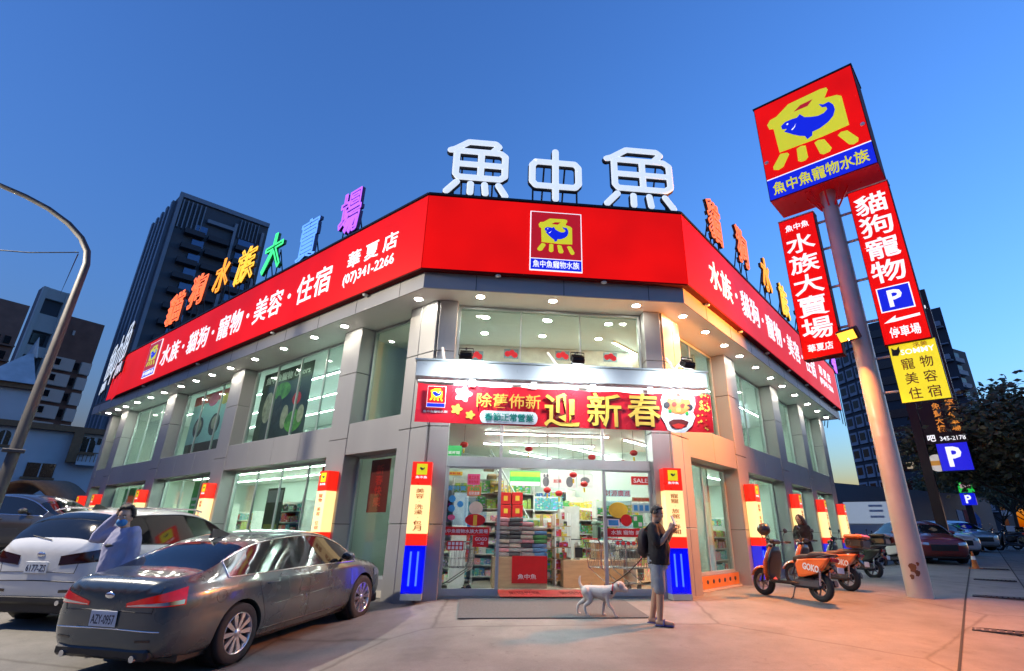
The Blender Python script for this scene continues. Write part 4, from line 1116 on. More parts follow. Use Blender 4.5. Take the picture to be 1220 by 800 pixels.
# hanging sheets
FI = frame((0, 0, 0), (1, 0, 0), (0, 0, 1), (0, -1, 0))
def hang(name, label, cat, x0, x1, yt, yb, Y, m, items=(), group=None):
    a, b = fpx(x0, yb, Y), fpx(x1, yt, Y)
    return flat_sign(name, label, cat, FI, a.x, b.x, a.z, b.z, -Y, m, items, group)
PGREY = mat('paper_grey', (.2, .2, .22), .5)
hang('hanging_sheet', 'white hanging sheet printed with two dark cats', 'hanging sign', 644, 686, 565, 581, 13.4, PWH, [('disc', PGREY, .06, .24, .05, .75), ('disc', PGREY, .08, .14, .7, .95), ('disc', PGREY, .16, .22, .7, .95), ('disc', PGREY, .72, .92, .05, .8), ('text', PRED, .36, .58, .35, .6, '進口貓')])
hang('hanging_sheet', 'pale hanging sheet with grey print right of the cat sheet', 'hanging sign', 688, 706, 566, 581, 13.4, PWH, [('disc', PGREY, .2, .8, .3, .8)])
hang('hanging_sheet', 'green and white printed board above the stair', 'hanging sign', 607, 644, 562, 579, 14.6, PGREEN, [('box', PWH, .02, .98, .02, .3), ('box', mat('paper_lime', (.35, .75, .05), .5), .02, .98, .62, .95)])
for i, (x, y, Y) in enumerate(((652, 584, 12.9), (666, 588, 12.9), (683, 566, 12.6), (696, 577, 13.0), (705, 545, 12.3), (553, 530, 12.0), (630, 535, 12.4), (755, 540, 12.0), (742, 552, 12.2))):
    P = fpx(x, y, Y)
    t = thing('paper_lantern', ['red paper lantern at the left, low over the racks', 'red paper lantern second from the left over the racks', 'red paper lantern hung before the cat sheet', 'red paper lantern right of the cat sheet', 'red paper lantern high by the right door post', 'red paper lantern behind the left fanlight', 'red paper lantern behind the middle fanlight', 'red paper lantern behind the right fanlight by the pier', 'red paper lantern behind the right fanlight by the post'][i], 'lantern', P, 0, 'red lanterns under the shop ceiling')
    MB().ball((0, 0, 0), .12, nu=12, nv=8, sq=(.75, .75, .55)).build('shade', PRED, t)
    MB().cyl((0, 0, .08), (0, 0, CZ-P.z-.001), .004, n=5).build('cord', PBLK, t)
    MB().cyl((0, 0, -.18), (0, 0, -.085), .02, n=6).build('tassel', PYEL, t)
# sheets stuck to the door glass
GY = -(-.24)
def stick(label, x0, x1, yt, yb, m, items=(), w=-.237):
    u0, u1 = uv(FF, x0, (yt+yb)/2, w)[0], uv(FF, x1, (yt+yb)/2, w)[0]; xm = (x0+x1)/2
    return flat_sign('window_sticker', label, 'sticker', FF, u0, u1, uv(FF, xm, yb, w)[1], uv(FF, xm, yt, w)[1], w, m, items, 'notices stuck on the door glass', .002)
stick('red strip notice with white shop name on the left door panel', 519, 583, 628, 638, PRED, [('text', PWH, .12, .97, .25, .75, '魚中魚寵物水族大賣場'), ('box', PYEL, .02, .09, .2, .8)])
stick('small red notice below the right end of the left strip notice', 563, 582, 638.5, 652, PRED, [('text', PWH, .15, .9, .55, .85, 'GOGO'), ('text', PWH, .3, .7, .2, .45, '一起')])
stick('small red grid notice low on the left door panel', 532, 552, 645, 656, PRED, [('box', PWH, .08+.23*i, .24+.23*i, .12+.45*j, .45+.45*j) for i in range(4) for j in range(2)])
stick('pink notice at the top right of the left door panel', 557, 572, 565, 578, PPINK, [('text', PRED, .1, .9, .5, .85, '開工大吉'), ('text', PRED, .1, .9, .12, .42, '新年快樂')])
stick('orange notice under the pink one on the left door panel', 557, 573, 580, 591, mat('paper_orange', (.8, .2, .06), .5), [('text', PGREEN, .1, .9, .55, .95, '福'), ('text', PWH, .1, .9, .1, .45, '招財進寶')])
stick('blue lettered poster with round blue spots on the left door panel', 522, 556, 578, 626, glass('clear_film', (.75, .85, .95)), [('text', PBLUE, .05, .95, .86, .98, '新春特賣'), ('disc', PBLUE, .36, .6, .56, .74), ('disc', PBLUE, .08, .3, .44, .6), ('disc', PBLUE, .66, .88, .44, .6), ('disc', PBLUE, .36, .6, .32, .5), ('disc', PPINK, .36, .62, .12, .26)])
stick('round red and cream poster right of the blue spots', 553, 580, 593, 627, glass('clear_film', (.75, .85, .95)), [('disc', mat('paper_cream', (.8, .68, .5), .5), .2, .82, .38, .86), ('disc', PRED, .05, .95, .0, .42), ('box', PYEL, .42, .58, .02, .38)])
stick('yellow header notice at the top of the left door panel', 527, 551, 562, 566.5, PYEL, [('text', PRED, .1, .9, .2, .8, '恭賀新禧')])
stick('red strip notice with white words on the right door panel', 722, 772, 630, 640, PRED, [('text', PWH, .12, .95, .25, .78, '水族 寵物 美容')])
stick('small red sale card at the top right of the right door panel', 752, 774, 568, 578, PRED, [('text', PWH, .12, .9, .25, .75, 'SALE')])
stick('dark red arched lettering on the right door panel', 720, 751, 584, 592, glass('clear_film', (.75, .85, .95)), [('text', mat('paper_maroon', (.3, .02, .06), .5), .0, 1, .05, .95, '財源廣進')])
stick('yellow and red round poster on the right door panel', 722, 753, 597, 629, glass('clear_film', (.75, .85, .95)), [('disc', PYEL, .1, .85, .35, .95), ('disc', PRED, .55, .98, .05, .5), ('box', PWH, .04, .5, .04, .32), ('box', PBLUE, .08, .46, .08, .28)])
stick('green patterned card on the right door panel', 754, 766, 614, 629, PGREEN, [('box', PWH, .1, .42, .55, .9), ('box', PWH, .55, .9, .1, .42)])
stick('brown lettered card above the green one on the right door panel', 753, 775, 593, 598, CARD, [('text', PRED, .1, .9, .2, .8, '歡迎光臨')])
stick('blue grid card below the brown one on the right door panel', 753, 775, 600, 611, PAQ, [('box', PBLUE, .1+.3*i, .3+.3*i, .2, .8) for i in range(3)])
stick('small green direction notice left in the fanlight', 527, 550, 531, 543, PGREEN, [('text', PWH, .1, .9, .15, .45, '營業時間')], -.24)
stick('red dotted notice low on the right door panel', 733, 772, 645, 650, glass('clear_film', (.75, .85, .95)), [('disc', PRED, .02+.16*i, .14+.16*i, .05, .95) for i in range(6)])
for i, (x, y) in enumerate(((567, 424), (609, 422), (670, 424), (727, 426))):
    u_, v_ = uv(FF, x, y, -.28)
    flat_sign('window_sticker', ['red flower print low on the upper glass, first from the left', 'red flower print low on the upper glass, second from the left', 'red flower print low on the upper glass, third from the left', 'red flower print low on the upper glass, fourth from the left'][i], 'sticker', FF, u_-.16, u_+.16, v_-.11, v_+.11, -.28, glass('clear_film', (.75, .85, .95)), [('disc', PRED, .05, .45, .2, .8), ('disc', PRED, .35, .75, .3, .95), ('disc', PRED, .55, .95, .1, .7)], 'red flower prints on the upper glass', .002)
# red welcome strip on the threshold
flat_sign('threshold_mat', 'red welcome mat strip across the open doorway', 'mat', frame((0, 10.95, .022), (1, 0, 0), (0, 1, 0), (0, 0, 1)), E0+1.15, E1-1.05, .16, 1.45, 0, PRED, [('text', mat('paper_darkred', (.35, .01, .01), .5), .1, .4, .3, .7, '歡迎光臨'), ('text', _mats['paper_darkred'], .6, .9, .3, .7, '歡迎光臨')], th=.008)
# grey entrance mat on the apron
m0, m1, m2_, m3_ = at_ground(545, 738), at_ground(775, 737), at_ground(745, 713), at_ground(552, 713)
em = thing('entrance_mat', 'large grey ribbed mat on the ground before the doors', 'mat', ((m0.x+m1.x)/2, (m0.y+m3_.y)/2, 0))
vs = [(x, y, gz(x, y)+z) for z in (.004, .016) for x, y in ((m0.x, m0.y), (m1.x, m0.y), (m1.x, 10.95), (m0.x, 10.95))]
iv = Matrix.Translation(-em.location)
MB().add(vs, [(4, 5, 6, 7), (0, 1, 5, 4), (1, 2, 6, 5), (2, 3, 7, 6), (3, 0, 4, 7)], iv).build('pile', mat('mat_grey', (.10, .105, .105), .95, var=.2, sc=30, bump=.5), em)
# shopping carts
def cart(label, x, y, rz):
    t = thing('shopping_cart', label, 'shopping cart', (x, y, .02), rz, 'shopping carts by the doors')
    CH = mat('cart_wire', (.55, .56, .55), .25, .9)
    b = MB(); z0, z1 = .45, .92
    T = [(-.28, -.42), (.28, -.42), (.22, .42), (-.22, .42)]; Bt = [(-.2, -.34), (.2, -.34), (.17, .34), (-.17, .34)]
    for ring, z in ((T, z1), (Bt, z0)): b.tube([(p[0], p[1], z) for p in ring], .009, 5, closed=True)
    for e in range(4):
        for i in range(8):
            s = i/8; p = [T[e][k]+(T[(e+1) % 4][k]-T[e][k])*s for k in (0, 1)]; q = [Bt[e][k]+(Bt[(e+1) % 4][k]-Bt[e][k])*s for k in (0, 1)]
            b.cyl((*p, z1), (*q, z0), .004, n=4, caps=False)
    for i in range(7): s = i/6; b.cyl((Bt[0][0]+(.03*s), -.34+.68*s, z0), (-Bt[0][0]-(.03*s)+.0, -.34+.68*s, z0), .004, n=4, caps=False)
    for k_ in (.35, .7): b.tube([(Bt[i][0]+(T[i][0]-Bt[i][0])*k_, Bt[i][1]+(T[i][1]-Bt[i][1])*k_, z0+(z1-z0)*k_) for i in range(4)], .005, 4, closed=True)
    b.build('basket', CH, t)
    for s in (-1, 1):
        MB().tube([(s*.25, -.5, 1.0), (s*.24, -.40, .9), (s*.2, -.36, .45), (s*.21, .1, .16), (s*.19, .42, .12)], .012, 6).build('frame_tube', CH, t)
        for y_ in (-.3, .40):
            MB().cyl((s*.2-.012, y_, .06), (s*.2+.012, y_, .06), .06, n=12).build('wheel', PBLK, t)
            MB().cyl((s*.2, y_, .06), (s*.2, y_, .16), .01, n=6).build('fork', CH, t)
    MB().cyl((-.25, -.5, 1.0), (.25, -.5, 1.0), .016, n=8).build('handle', PRED, t)
P = at_plane(550, 690, (0, 11.85, 0), (0, 1, 0)); cart('wire shopping cart behind the left door panel', P.x-.2, 11.95, R(75))
P = at_plane(755, 690, (0, 11.9, 0), (0, 1, 0)); cart('wire shopping cart behind the right door panel by the man', P.x, 12.0, R(-60)); cart('second wire cart nested behind the right door panel', P.x-.45, 12.25, R(-60))
# poster boards in the upper left windows
def board(label, M, u0, u1, v0, v1, w, m, items): flat_sign('window_poster', label, 'poster', M, u0, u1, v0, v1, w, m, items, 'large posters inside the windows', .02)
FURD = mat('photo_fur_dark', (.05, .045, .04), .6, var=.7, sc=4); FURL = mat('photo_fur_light', (.45, .36, .26), .6, var=.4, sc=5); LEAF = mat('photo_leaf', (.12, .3, .05), .6, var=.7, sc=3); DKP = mat('photo_dark', (.035, .045, .04), .4, var=.8, sc=1.2)
board('wide dark poster of pets over foliage in the upper left window', FL, -9.0, -6.05, 3.6, 5.75, -.62, DKP, [('disc', LEAF, .28, .62, .55, .8), ('disc', FURL, .1, .3, .25, .7), ('disc', FURD, .32, .5, .2, .62), ('disc', FURL, .52, .66, .12, .45), ('disc', PRED, .70, .86, .42, .6), ('text', PWH, .06, .95, .83, .95, '魚中魚寵物 Colors'), ('disc', LEAF, .62, .95, .05, .35), ('disc', FURL, .84, .96, .16, .4)])
board('pale poster with three dogs under a red header in the upper left window', FL, -14.4, -10.15, 3.55, 5.75, -.62, PAQ, [('box', PRED, .0, .99, .84, .99), ('disc', PPINK, .3, .5, .76, .99), ('disc', PYEL, .55, .7, .74, .92), ('disc', FURD, .1, .3, .28, .62), ('disc', FURL, .14, .26, .36, .58), ('disc', FURD, .42, .62, .26, .62), ('disc', FURL, .46, .58, .36, .58), ('disc', PRED, .74, .96, .3, .66), ('disc', FURD, .78, .92, .3, .55), ('box', DKP, .02, .98, .02, .18)])
board('bright green poster in the far upper left window', FL, -21.9, -21.4, 3.5, 5.75, -.60, PGREEN, [('vtext', PWH, .3, .7, .1, .9, '水族寵物')])
board('lilac poster with dark spots beside the green one', FL, -21.36, -20.95, 3.5, 5.75, -.60, mat('paper_lilac', (.55, .35, .6), .5), [('disc', PBLK, .2, .7, .1, .22), ('disc', PBLK, .3, .8, .4, .5), ('disc', PPINK, .2, .8, .7, .9)])
for i, (t0, t1) in enumerate(((10.3, 11.7), (12.0, 12.6), (15.8, 18.0), (18.3, 19.6))):
    board(['wide green poster in the second lower left window', 'slim green poster beside the wide one', 'wide green poster in the third lower left window', 'square green poster at the end of the third lower left window'][i], FL, -t1, -t0, .4, 2.6, -.62, PGREEN, [('box', PWH, .1, .9, .72, .76), ('box', PWH, .2, .9, .64, .67)])
board('tall dark cabinet poster in the first lower left window', FL, -7.6, -6.7, .3, 2.2, -.75, DKP, [('box', mat('paper_olive', (.2, .19, .04), .5), .1, .9, .3, .5), ('box', PGREY, .05, .95, .8, .97)])
board('dark red hanging poster in the narrow lower left window', FL, -2.6, -1.9, 1.5, 2.65, -.62, mat('paper_wine', (.22, .01, .015), .5), [('vtext', PRED, .3, .7, .1, .9, '新春快樂')])
board('red print poster at the right of the narrow lower left window', FL, -1.5, -1.05, 1.45, 2.6, -.62, PRED, [('box', PWH, .2, .8, .8, .95), ('vtext', PYEL, .35, .65, .1, .7, '大吉大利')])
board('red couplet strip in the first lower left window', FL, -4.7, -4.25, 1.5, 2.65, -.62, PRED, [('vtext', PYEL, .3, .7, .08, .92, '恭喜發財')])
# orange floor-level strip under the right window
flat_sign('paw_strip', 'orange plinth strip with paw prints under the right window', 'strip', FR, 1.05, 3.9, .03, .28, GW+.123, mat('strip_orange', (.62, .22, .03), .4), [('disc', PBLK, .05+.12*i, .09+.12*i, .35, .7) for i in range(8)])
# ------------------------------------------------------------------ cars
TYRE = mat('tyre_rubber', (.018, .018, .018), .85, bump=.2, sc=30)
CHROME = mat('chrome', (.75, .75, .76), .12, 1.0, var=.03)
ALLOY = mat('alloy_rim', (.58, .58, .60), .22, .9, var=.05)
CARGLASS = mat('car_glass', (.008, .010, .012), .04, spec=.7, var=.02)
TRIM = mat('black_trim', (.012, .012, .013), .45)
TAILRED = mat('tail_red', (.30, .006, .006), .15, em=(1, .02, .01), es=.22, var=.25, sc=20, coat=.6)
TAILDARK = mat('tail_dark', (.03, .008, .008), .12, var=.2, coat=.6)
HEADL = mat('headlight_clear', (.5, .52, .55), .08, .6, coat=.8)
PLATE = mat('plate_white', (.62, .66, .70), .4); PLATEK = mat('plate_ink', (.02, .02, .04), .5)
def paint(name, c, metal=.35, rough=.3): return mat(name, c, rough, metal, var=.04, sc=3, coat=1.0)

def loft_body(st, level):
    """st: list of (x, profile) with profile = 9 (y, z) points from sill to roof centre; returns evaluated mesh data with material per control face"""
    n = len(st[0][1]); bm = bmesh.new(); rows = []
    for x, pr in st:
        row = [bm.verts.new((x+ (p[2] if len(p) > 2 else 0), -p[0], p[1])) for p in pr]
        row += [bm.verts.new((x+ (p[2] if len(p) > 2 else 0), p[0], p[1])) for p in pr[-2::-1]]
        rows.append(row)
    return bm, rows
def car(name, label, group, spec, loc, rz, body_m, plate=None, level=2, pitch=0, wheel_style=10, detail=True, cat='car'):
    """spec gives the stations of the shell; x forward, z up; wheels from spec"""
    t = thing(name, label, cat, loc, 0, group)
    t.rotation_mode = 'XYZ'; t.rotation_euler = (0, pitch, rz)
    S = spec['st']; ns = len(S); npf = len(S[0][1])
    bm, rows = loft_body(S, level); m = 2*npf-1
    glassf = spec['glass']           # dict: (i, j) -> window id ; j on the right half
    wid = {}
    for i in range(ns-1):
        for j in range(m-1):
            f = bm.faces.new((rows[i][j], rows[i][j+1], rows[i+1][j+1], rows[i+1][j]))
            jj = j if j < npf-1 else m-2-j
            side = 'r' if j < npf-1 else 'l'
            g = glassf.get((i, jj))
            if g is None: f.material_index = 0
            else:
                key = g+side if g[0] in 'sq' else g
                f.material_index = wid.setdefault(key, len(wid)+1)
    for i in range(ns-1): bm.faces.new((rows[i][m-1], rows[i][0], rows[i+1][0], rows[i+1][m-1])).material_index = 0
    bm.faces.new(rows[0]); bm.faces.new(rows[-1][::-1])
    cr = bm.edges.layers.float.get('crease_edge') or bm.edges.layers.float.new('crease_edge')
    for j, c_ in spec.get('crease', {}).items():
        for i in range(ns-1):
            for q in (j, m-1-j):
                e = bm.edges.get((rows[i][q], rows[i+1][q]))
                if e: e[cr] = c_
    for i, c_ in spec.get('crease_st', {}).items():
        for j in range(m-1):
            e = bm.edges.get((rows[i][j], rows[i][j+1]))
            if e: e[cr] = c_
    bmesh.ops.recalc_face_normals(bm, faces=bm.faces[:])
    me = bpy.data.meshes.new('body'); bm.to_mesh(me); bm.free()
    o = bpy.data.objects.new('tmp', me); col.objects.link(o)
    for _ in range(len(wid)+1): me.materials.append(body_m)
    sub = o.modifiers.new('s', 'SUBSURF'); sub.levels = sub.render_levels = level
    wr, ww = spec['wheel_r'], spec['wheel_w']
    cos_ = []
    for wx in (spec['wf'], spec['wb']):
        for s in (-1, 1):
            bc = bmesh.new(); bmesh.ops.create_cone(bc, cap_ends=True, segments=36, radius1=wr+.045, radius2=wr+.045, depth=.6, matrix=Matrix.Translation((wx, s*spec['hw'], wr)) @ Matrix.Rotation(R(90), 4, 'X'))
            cme = bpy.data.meshes.new('cut'); bc.to_mesh(cme); bc.free(); co = link('cut', cme, None, body_m)
            bo = o.modifiers.new('b', 'BOOLEAN'); bo.object = co; bo.operation = 'DIFFERENCE'; bo.solver = 'EXACT'; cos_.append(co)
    dg = bpy.context.evaluated_depsgraph_get(); dg.update()
    ev = bpy.data.meshes.new_from_object(o.evaluated_get(dg))
    bpy.data.objects.remove(o)
    for co in cos_: bpy.data.objects.remove(co)
    sharpen(ev, 40)
    V = [v.co.copy() for v in ev.vertices]
    bvh = BVHTree.FromPolygons(V, [tuple(p.vertices) for p in ev.polygons])
    inv = {v: k for k, v in wid.items()}; inv[0] = 'body'
    groups = {}
    for p in ev.polygons: groups.setdefault(p.material_index, []).append(p.index)
    parts = {}
    names = {'w': 'windscreen', 'b': 'rear_window', 's': 'side_window', 'q': 'pillar_trim'}
    for mi, ids in groups.items():
        bm2 = bmesh.new(); bm2.from_mesh(ev); bm2.faces.ensure_lookup_table(); keep = set(ids)
        bmesh.ops.delete(bm2, geom=[f for f in bm2.faces if f.index not in keep], context='FACES')
        key = inv.get(mi, 'body')
        nm_ = 'body' if mi == 0 else names.get(key[0], 'side_window')
        md = bpy.data.meshes.new(nm_); 
        for f in bm2.faces: f.material_index = 0
        # outline of the pane for the trim
        if mi: parts[key] = [[e.verts[0].co.copy(), e.verts[1].co.copy()] for e in bm2.edges if len(e.link_faces) == 1]
        bm2.to_mesh(md); bm2.free()
        link(nm_, md, t, body_m if mi == 0 else CARGLASS)
    bpy.data.meshes.remove(ev)
    def hit(o_, d): 
        r = bvh.ray_cast(Vector(o_), Vector(d)); return r[0], r[1]
    def patch(name, fn, nu, nv, m_, off=.005, parent=t, th=None):
        """conforming patch: fn(s, r) -> ray origin, direction"""
        vs = []; ok = []
        for j in range(nv+1):
            for i in range(nu+1):
                o_, d = fn(i/nu, j/nv); h, n_ = hit(o_, d)
                if h is None: h = Vector(o_)+Vector(d).normalized()*.5; n_ = -Vector(d).normalized()
                if n_.dot(Vector(d)) > 0: n_ = -n_
                vs.append(h+n_*off)
        fs = [(j*(nu+1)+i, j*(nu+1)+i+1, (j+1)*(nu+1)+i+1, (j+1)*(nu+1)+i) for j in range(nv) for i in range(nu)]
        return MB().add(vs, fs, None, 0, True).build(name, m_, parent)
    def seam(name, pts, d, r=.004, m_=None, off=0):
        q = []
        for p in pts:
            h, n_ = hit(p, d)
            if h is not None: q.append(h+n_*off if n_ else h)
        if len(q) > 1: MB().tube(q, r, 5).build(name, m_ or TRIM, t)
    t_api = dict(t=t, hit=hit, patch=patch, seam=seam, panes=parts, hw=spec['hw'])
    # wheels
    for wx in (spec['wf'], spec['wb']):
        for s in (-1, 1):
            wheel(t, (wx, s*(spec['hw']-ww/2-.005), wr), wr, ww, s, wheel_style)
            if detail: 
                mb = MB(); mb.lathe([(wr+.04, -.14), (wr+.042, .12), (.05, .13)], 24, Matrix.Translation((wx, s*(spec['hw']-.19), wr)) @ Matrix.Rotation(s*R(90), 4, 'X')); mb.build('wheel_liner', TRIM, t)
    MB().bbox((spec['wb']-.75, -spec['hw']+.14, .17), (spec['wf']+.7, spec['hw']-.14, .32), .02).build('underbody', TRIM, t)
    return t_api
_wcache = {}
def wheel(par, c, r, w, s, n):
    key = (round(r, 3), round(w, 3), n)
    if key not in _wcache:
        ty = MB().lathe([(r*.66, -w*.46), (r*.74, -w*.5), (r*.93, -w*.48), (r*.985, -w*.40), (r, -w*.2), (r, w*.2), (r*.985, w*.40), (r*.93, w*.48), (r*.74, w*.5), (r*.66, w*.46)], 32).mesh('wheel')
        rm = MB()
        rm.lathe([(r*.60, -w*.4), (r*.66, w*.30), (r*.685, w*.475), (r*.665, w*.49), (r*.64, w*.40), (r*.60, w*.2)], 32)
        rm.lathe([(0.0, -w*.1), (r*.6, -w*.1)], 20, mi=1)
        rm.lathe([(0, w*.47), (r*.10, w*.46), (r*.15, w*.40), (r*.17, w*.1)], 16)
        for i in range(n):
            for d in ((-.06, .06) if n >= 10 else (0,)):
                a = 2*math.pi*i/n; Mz = Matrix.Rotation(a+d, 4, 'Z')
                wd = .016 if n >= 10 else .035
                rm.add([(r*.10, -wd*.8, w*.40), (r*.65, -wd, w*.44), (r*.65, wd, w*.44), (r*.10, wd*.8, w*.40), (r*.10, -wd*1.2, w*.2), (r*.65, -wd*1.4, w*.28), (r*.65, wd*1.4, w*.28), (r*.10, wd*1.2, w*.2)],
                       [(0, 1, 2, 3), (0, 4, 5, 1), (1, 5, 6, 2), (2, 6, 7, 3), (3, 7, 4, 0)], Mz)
        ty.materials.append(TYRE); rme = rm.mesh('rim'); rme.materials.append(ALLOY); rme.materials.append(TRIM)
        _wcache[key] = (ty, rme)
    ty, rme = _wcache[key]
    M = Matrix.Translation(c) @ Matrix.Rotation(-s*R(90), 4, 'X')
    o = link('wheel', ty, par); o.matrix_local = M
    k = link('rim', rme, o); return o

def sedan_spec():
    # profile points: sill bottom, sill, mid door, shoulder, window foot, window head, roof edge, roof mid, centre
    hw = .915
    def P(sb, sl, md, sh, wf, wh, re, rm, c): return [sb, sl, md, sh, wf, wh, re, rm, c]
    st = [
        (-2.42, P((.50,.36), (.62,.42), (.66,.58), (.64,.80), (.58,.90), (.50,.935), (.40,.945), (.2,.95), (0,.95))),
        (-2.34, P((.66,.27), (.80,.36), (.83,.60), (.80,.84), (.73,.97), (.62,1.03), (.50,1.045), (.25,1.05), (0,1.05))),
        (-2.10, P((.76,.22), (.885,.34), (.905,.62), (.875,.86), (.80,.985), (.70,1.045), (.56,1.06), (.3,1.065), (0,1.07))),
        (-1.86, P((.78,.21), (.90,.33), (.915,.63), (.89,.87), (.82,.985), (.72,1.07), (.58,1.095), (.3,1.105), (0,1.11))),
        (-1.62, P((.79,.21), (.905,.32), (.92,.63), (.90,.88), (.835,.98), (.69,1.16), (.56,1.19), (.3,1.205), (0,1.21))),
        (-1.22, P((.79,.20), (.905,.31), (.92,.63), (.905,.88), (.845,.975), (.645,1.30), (.55,1.345), (.3,1.365), (0,1.37))),
        (-.80, P((.79,.19), (.905,.30), (.915,.62), (.905,.875), (.85,.965), (.635,1.375), (.545,1.42), (.3,1.445), (0,1.45))),
        (-.10, P((.79,.19), (.90,.30), (.91,.62), (.90,.865), (.85,.95), (.645,1.395), (.55,1.44), (.3,1.465), (0,1.47))),
        (-.02, P((.79,.19), (.90,.30), (.91,.62), (.90,.865), (.85,.948), (.645,1.395), (.55,1.44), (.3,1.465), (0,1.47))),
        (.50, P((.79,.19), (.90,.30), (.91,.61), (.90,.855), (.85,.935), (.645,1.355), (.55,1.405), (.3,1.435), (0,1.44))),
        (.92, P((.79,.19), (.90,.30), (.91,.61), (.895,.85), (.845,.925), (.675,1.20), (.57,1.27), (.3,1.305), (0,1.315))),
        (1.22, P((.79,.20), (.90,.31), (.91,.61), (.89,.845), (.83,.915), (.73,1.00), (.60,1.07), (.3,1.11), (0,1.12))),
        (1.42, P((.79,.20), (.90,.31), (.91,.61), (.885,.83), (.81,.90), (.72,.935), (.58,.965), (.3,.985), (0,.99))),
        (1.85, P((.78,.20), (.885,.32), (.89,.59), (.86,.77), (.78,.84), (.68,.875), (.54,.895), (.3,.91), (0,.915))),
        (2.14, P((.70,.22), (.81,.33), (.82,.55), (.78,.69), (.70,.755), (.60,.785), (.46,.805), (.25,.815), (0,.82))),
        (2.26, P((.50,.30), (.60,.38), (.62,.50), (.58,.60), (.52,.655), (.44,.68), (.34,.69), (.2,.70), (0,.70)))]
    g = {}
    for i in (5, 6): g[(i, 4)] = 's1'
    g[(4, 4)] = 's0'
    for i in (8, 9): g[(i, 4)] = 's2'
    g[(10, 4)] = 's3'
    for j in (5, 6, 7):
        for i in (3, 4): g[(i, j)] = 'b'
        for i in (10,): g[(i, j)] = 'w'
    g[(9, 7)] = None
    g = {k: v for k, v in g.items() if v}
    for k in list(g):
        if k[0] == 11: del g[k]
    for j in (5, 6, 7): g[(11, j)] = 'w'
    g[(7, 4)] = 'q'
    return dict(st=st, glass=g, crease={0: .7, 3: .65, 4: .55, 5: .6}, hw=hw, wheel_r=.335, wheel_w=.225, wf=1.42, wb=-1.36)
def suv_spec():
    def P(*a): return list(a)
    hw = .915
    st = [
        (-2.18, P((.52,.42), (.66,.50), (.70,.68), (.68,.90), (.64,1.0), (.60,1.03), (.44,1.05), (.2,1.06), (0,1.06))),
        (-2.10, P((.68,.33), (.82,.45), (.84,.70), (.82,.95), (.77,1.07), (.68,1.16), (.54,1.19), (.27,1.20), (0,1.20))),
        (-1.92, P((.76,.28), (.89,.42), (.905,.72), (.88,.98), (.80,1.10), (.685,1.36), (.56,1.41), (.28,1.43), (0,1.44))),
        (-1.70, P((.78,.26), (.905,.40), (.915,.73), (.90,.99), (.83,1.10), (.67,1.52), (.56,1.57), (.28,1.60), (0,1.61))),
        (-1.10, P((.79,.25), (.91,.38), (.92,.73), (.905,.98), (.84,1.08), (.66,1.56), (.56,1.615), (.28,1.65), (0,1.66))),
        (-.30, P((.79,.25), (.905,.37), (.915,.72), (.90,.96), (.845,1.05), (.665,1.57), (.56,1.63), (.28,1.665), (0,1.675))),
        (-.22, P((.79,.25), (.905,.37), (.915,.72), (.90,.96), (.845,1.05), (.665,1.57), (.56,1.63), (.28,1.665), (0,1.675))),
        (.30, P((.79,.25), (.905,.37), (.915,.71), (.90,.945), (.845,1.03), (.665,1.53), (.56,1.59), (.28,1.63), (0,1.64))),
        (.80, P((.79,.25), (.905,.38), (.915,.71), (.895,.935), (.84,1.02), (.69,1.36), (.58,1.44), (.28,1.48), (0,1.49))),
        (1.14, P((.79,.26), (.905,.38), (.915,.71), (.89,.93), (.82,1.01), (.74,1.12), (.60,1.20), (.28,1.24), (0,1.25))),
        (1.34, P((.79,.26), (.90,.39), (.91,.71), (.88,.91), (.80,.99), (.72,1.03), (.58,1.07), (.28,1.09), (0,1.10))),
        (1.80, P((.77,.27), (.88,.40), (.89,.68), (.85,.86), (.76,.94), (.66,.975), (.52,1.0), (.28,1.01), (0,1.015))),
        (2.12, P((.68,.29), (.80,.40), (.81,.62), (.77,.76), (.68,.83), (.58,.86), (.44,.88), (.25,.89), (0,.89))),
        (2.22, P((.5,.36), (.6,.44), (.62,.58), (.58,.68), (.5,.73), (.42,.75), (.33,.76), (.2,.77), (0,.77)))]
    g = {(3, 4): 's1', (4, 4): 's1', (6, 4): 's2', (7, 4): 's2', (8, 4): 's3', (5, 4): 'q'}
    for j in (5, 6, 7):
        g[(1, j)] = 'b'; g[(2, j)] = 'b'; g[(8, j)] = 'w'; g[(9, j)] = 'w'
    return dict(st=st, glass=g, crease={0: .7, 3: .3, 4: .5, 5: .6}, hw=hw, wheel_r=.345, wheel_w=.23, wf=1.30, wb=-1.32)
def chain(edges):
    """order boundary edges into one loop of points"""
    adj = {}
    kf = lambda v: (round(v.x, 4), round(v.y, 4), round(v.z, 4))
    pos = {}
    for a, b in edges:
        for p in (a, b): pos[kf(p)] = p
        adj.setdefault(kf(a), []).append(kf(b)); adj.setdefault(kf(b), []).append(kf(a))
    st = next(iter(adj)); out = [st]; prev = None; cur = st
    while True:
        nx = [n for n in adj[cur] if n != prev]
        if not nx: break
        prev, cur = cur, nx[0]
        if cur == st: break
        out.append(cur)
        if len(out) > 5000: break
    return [pos[k] for k in out]
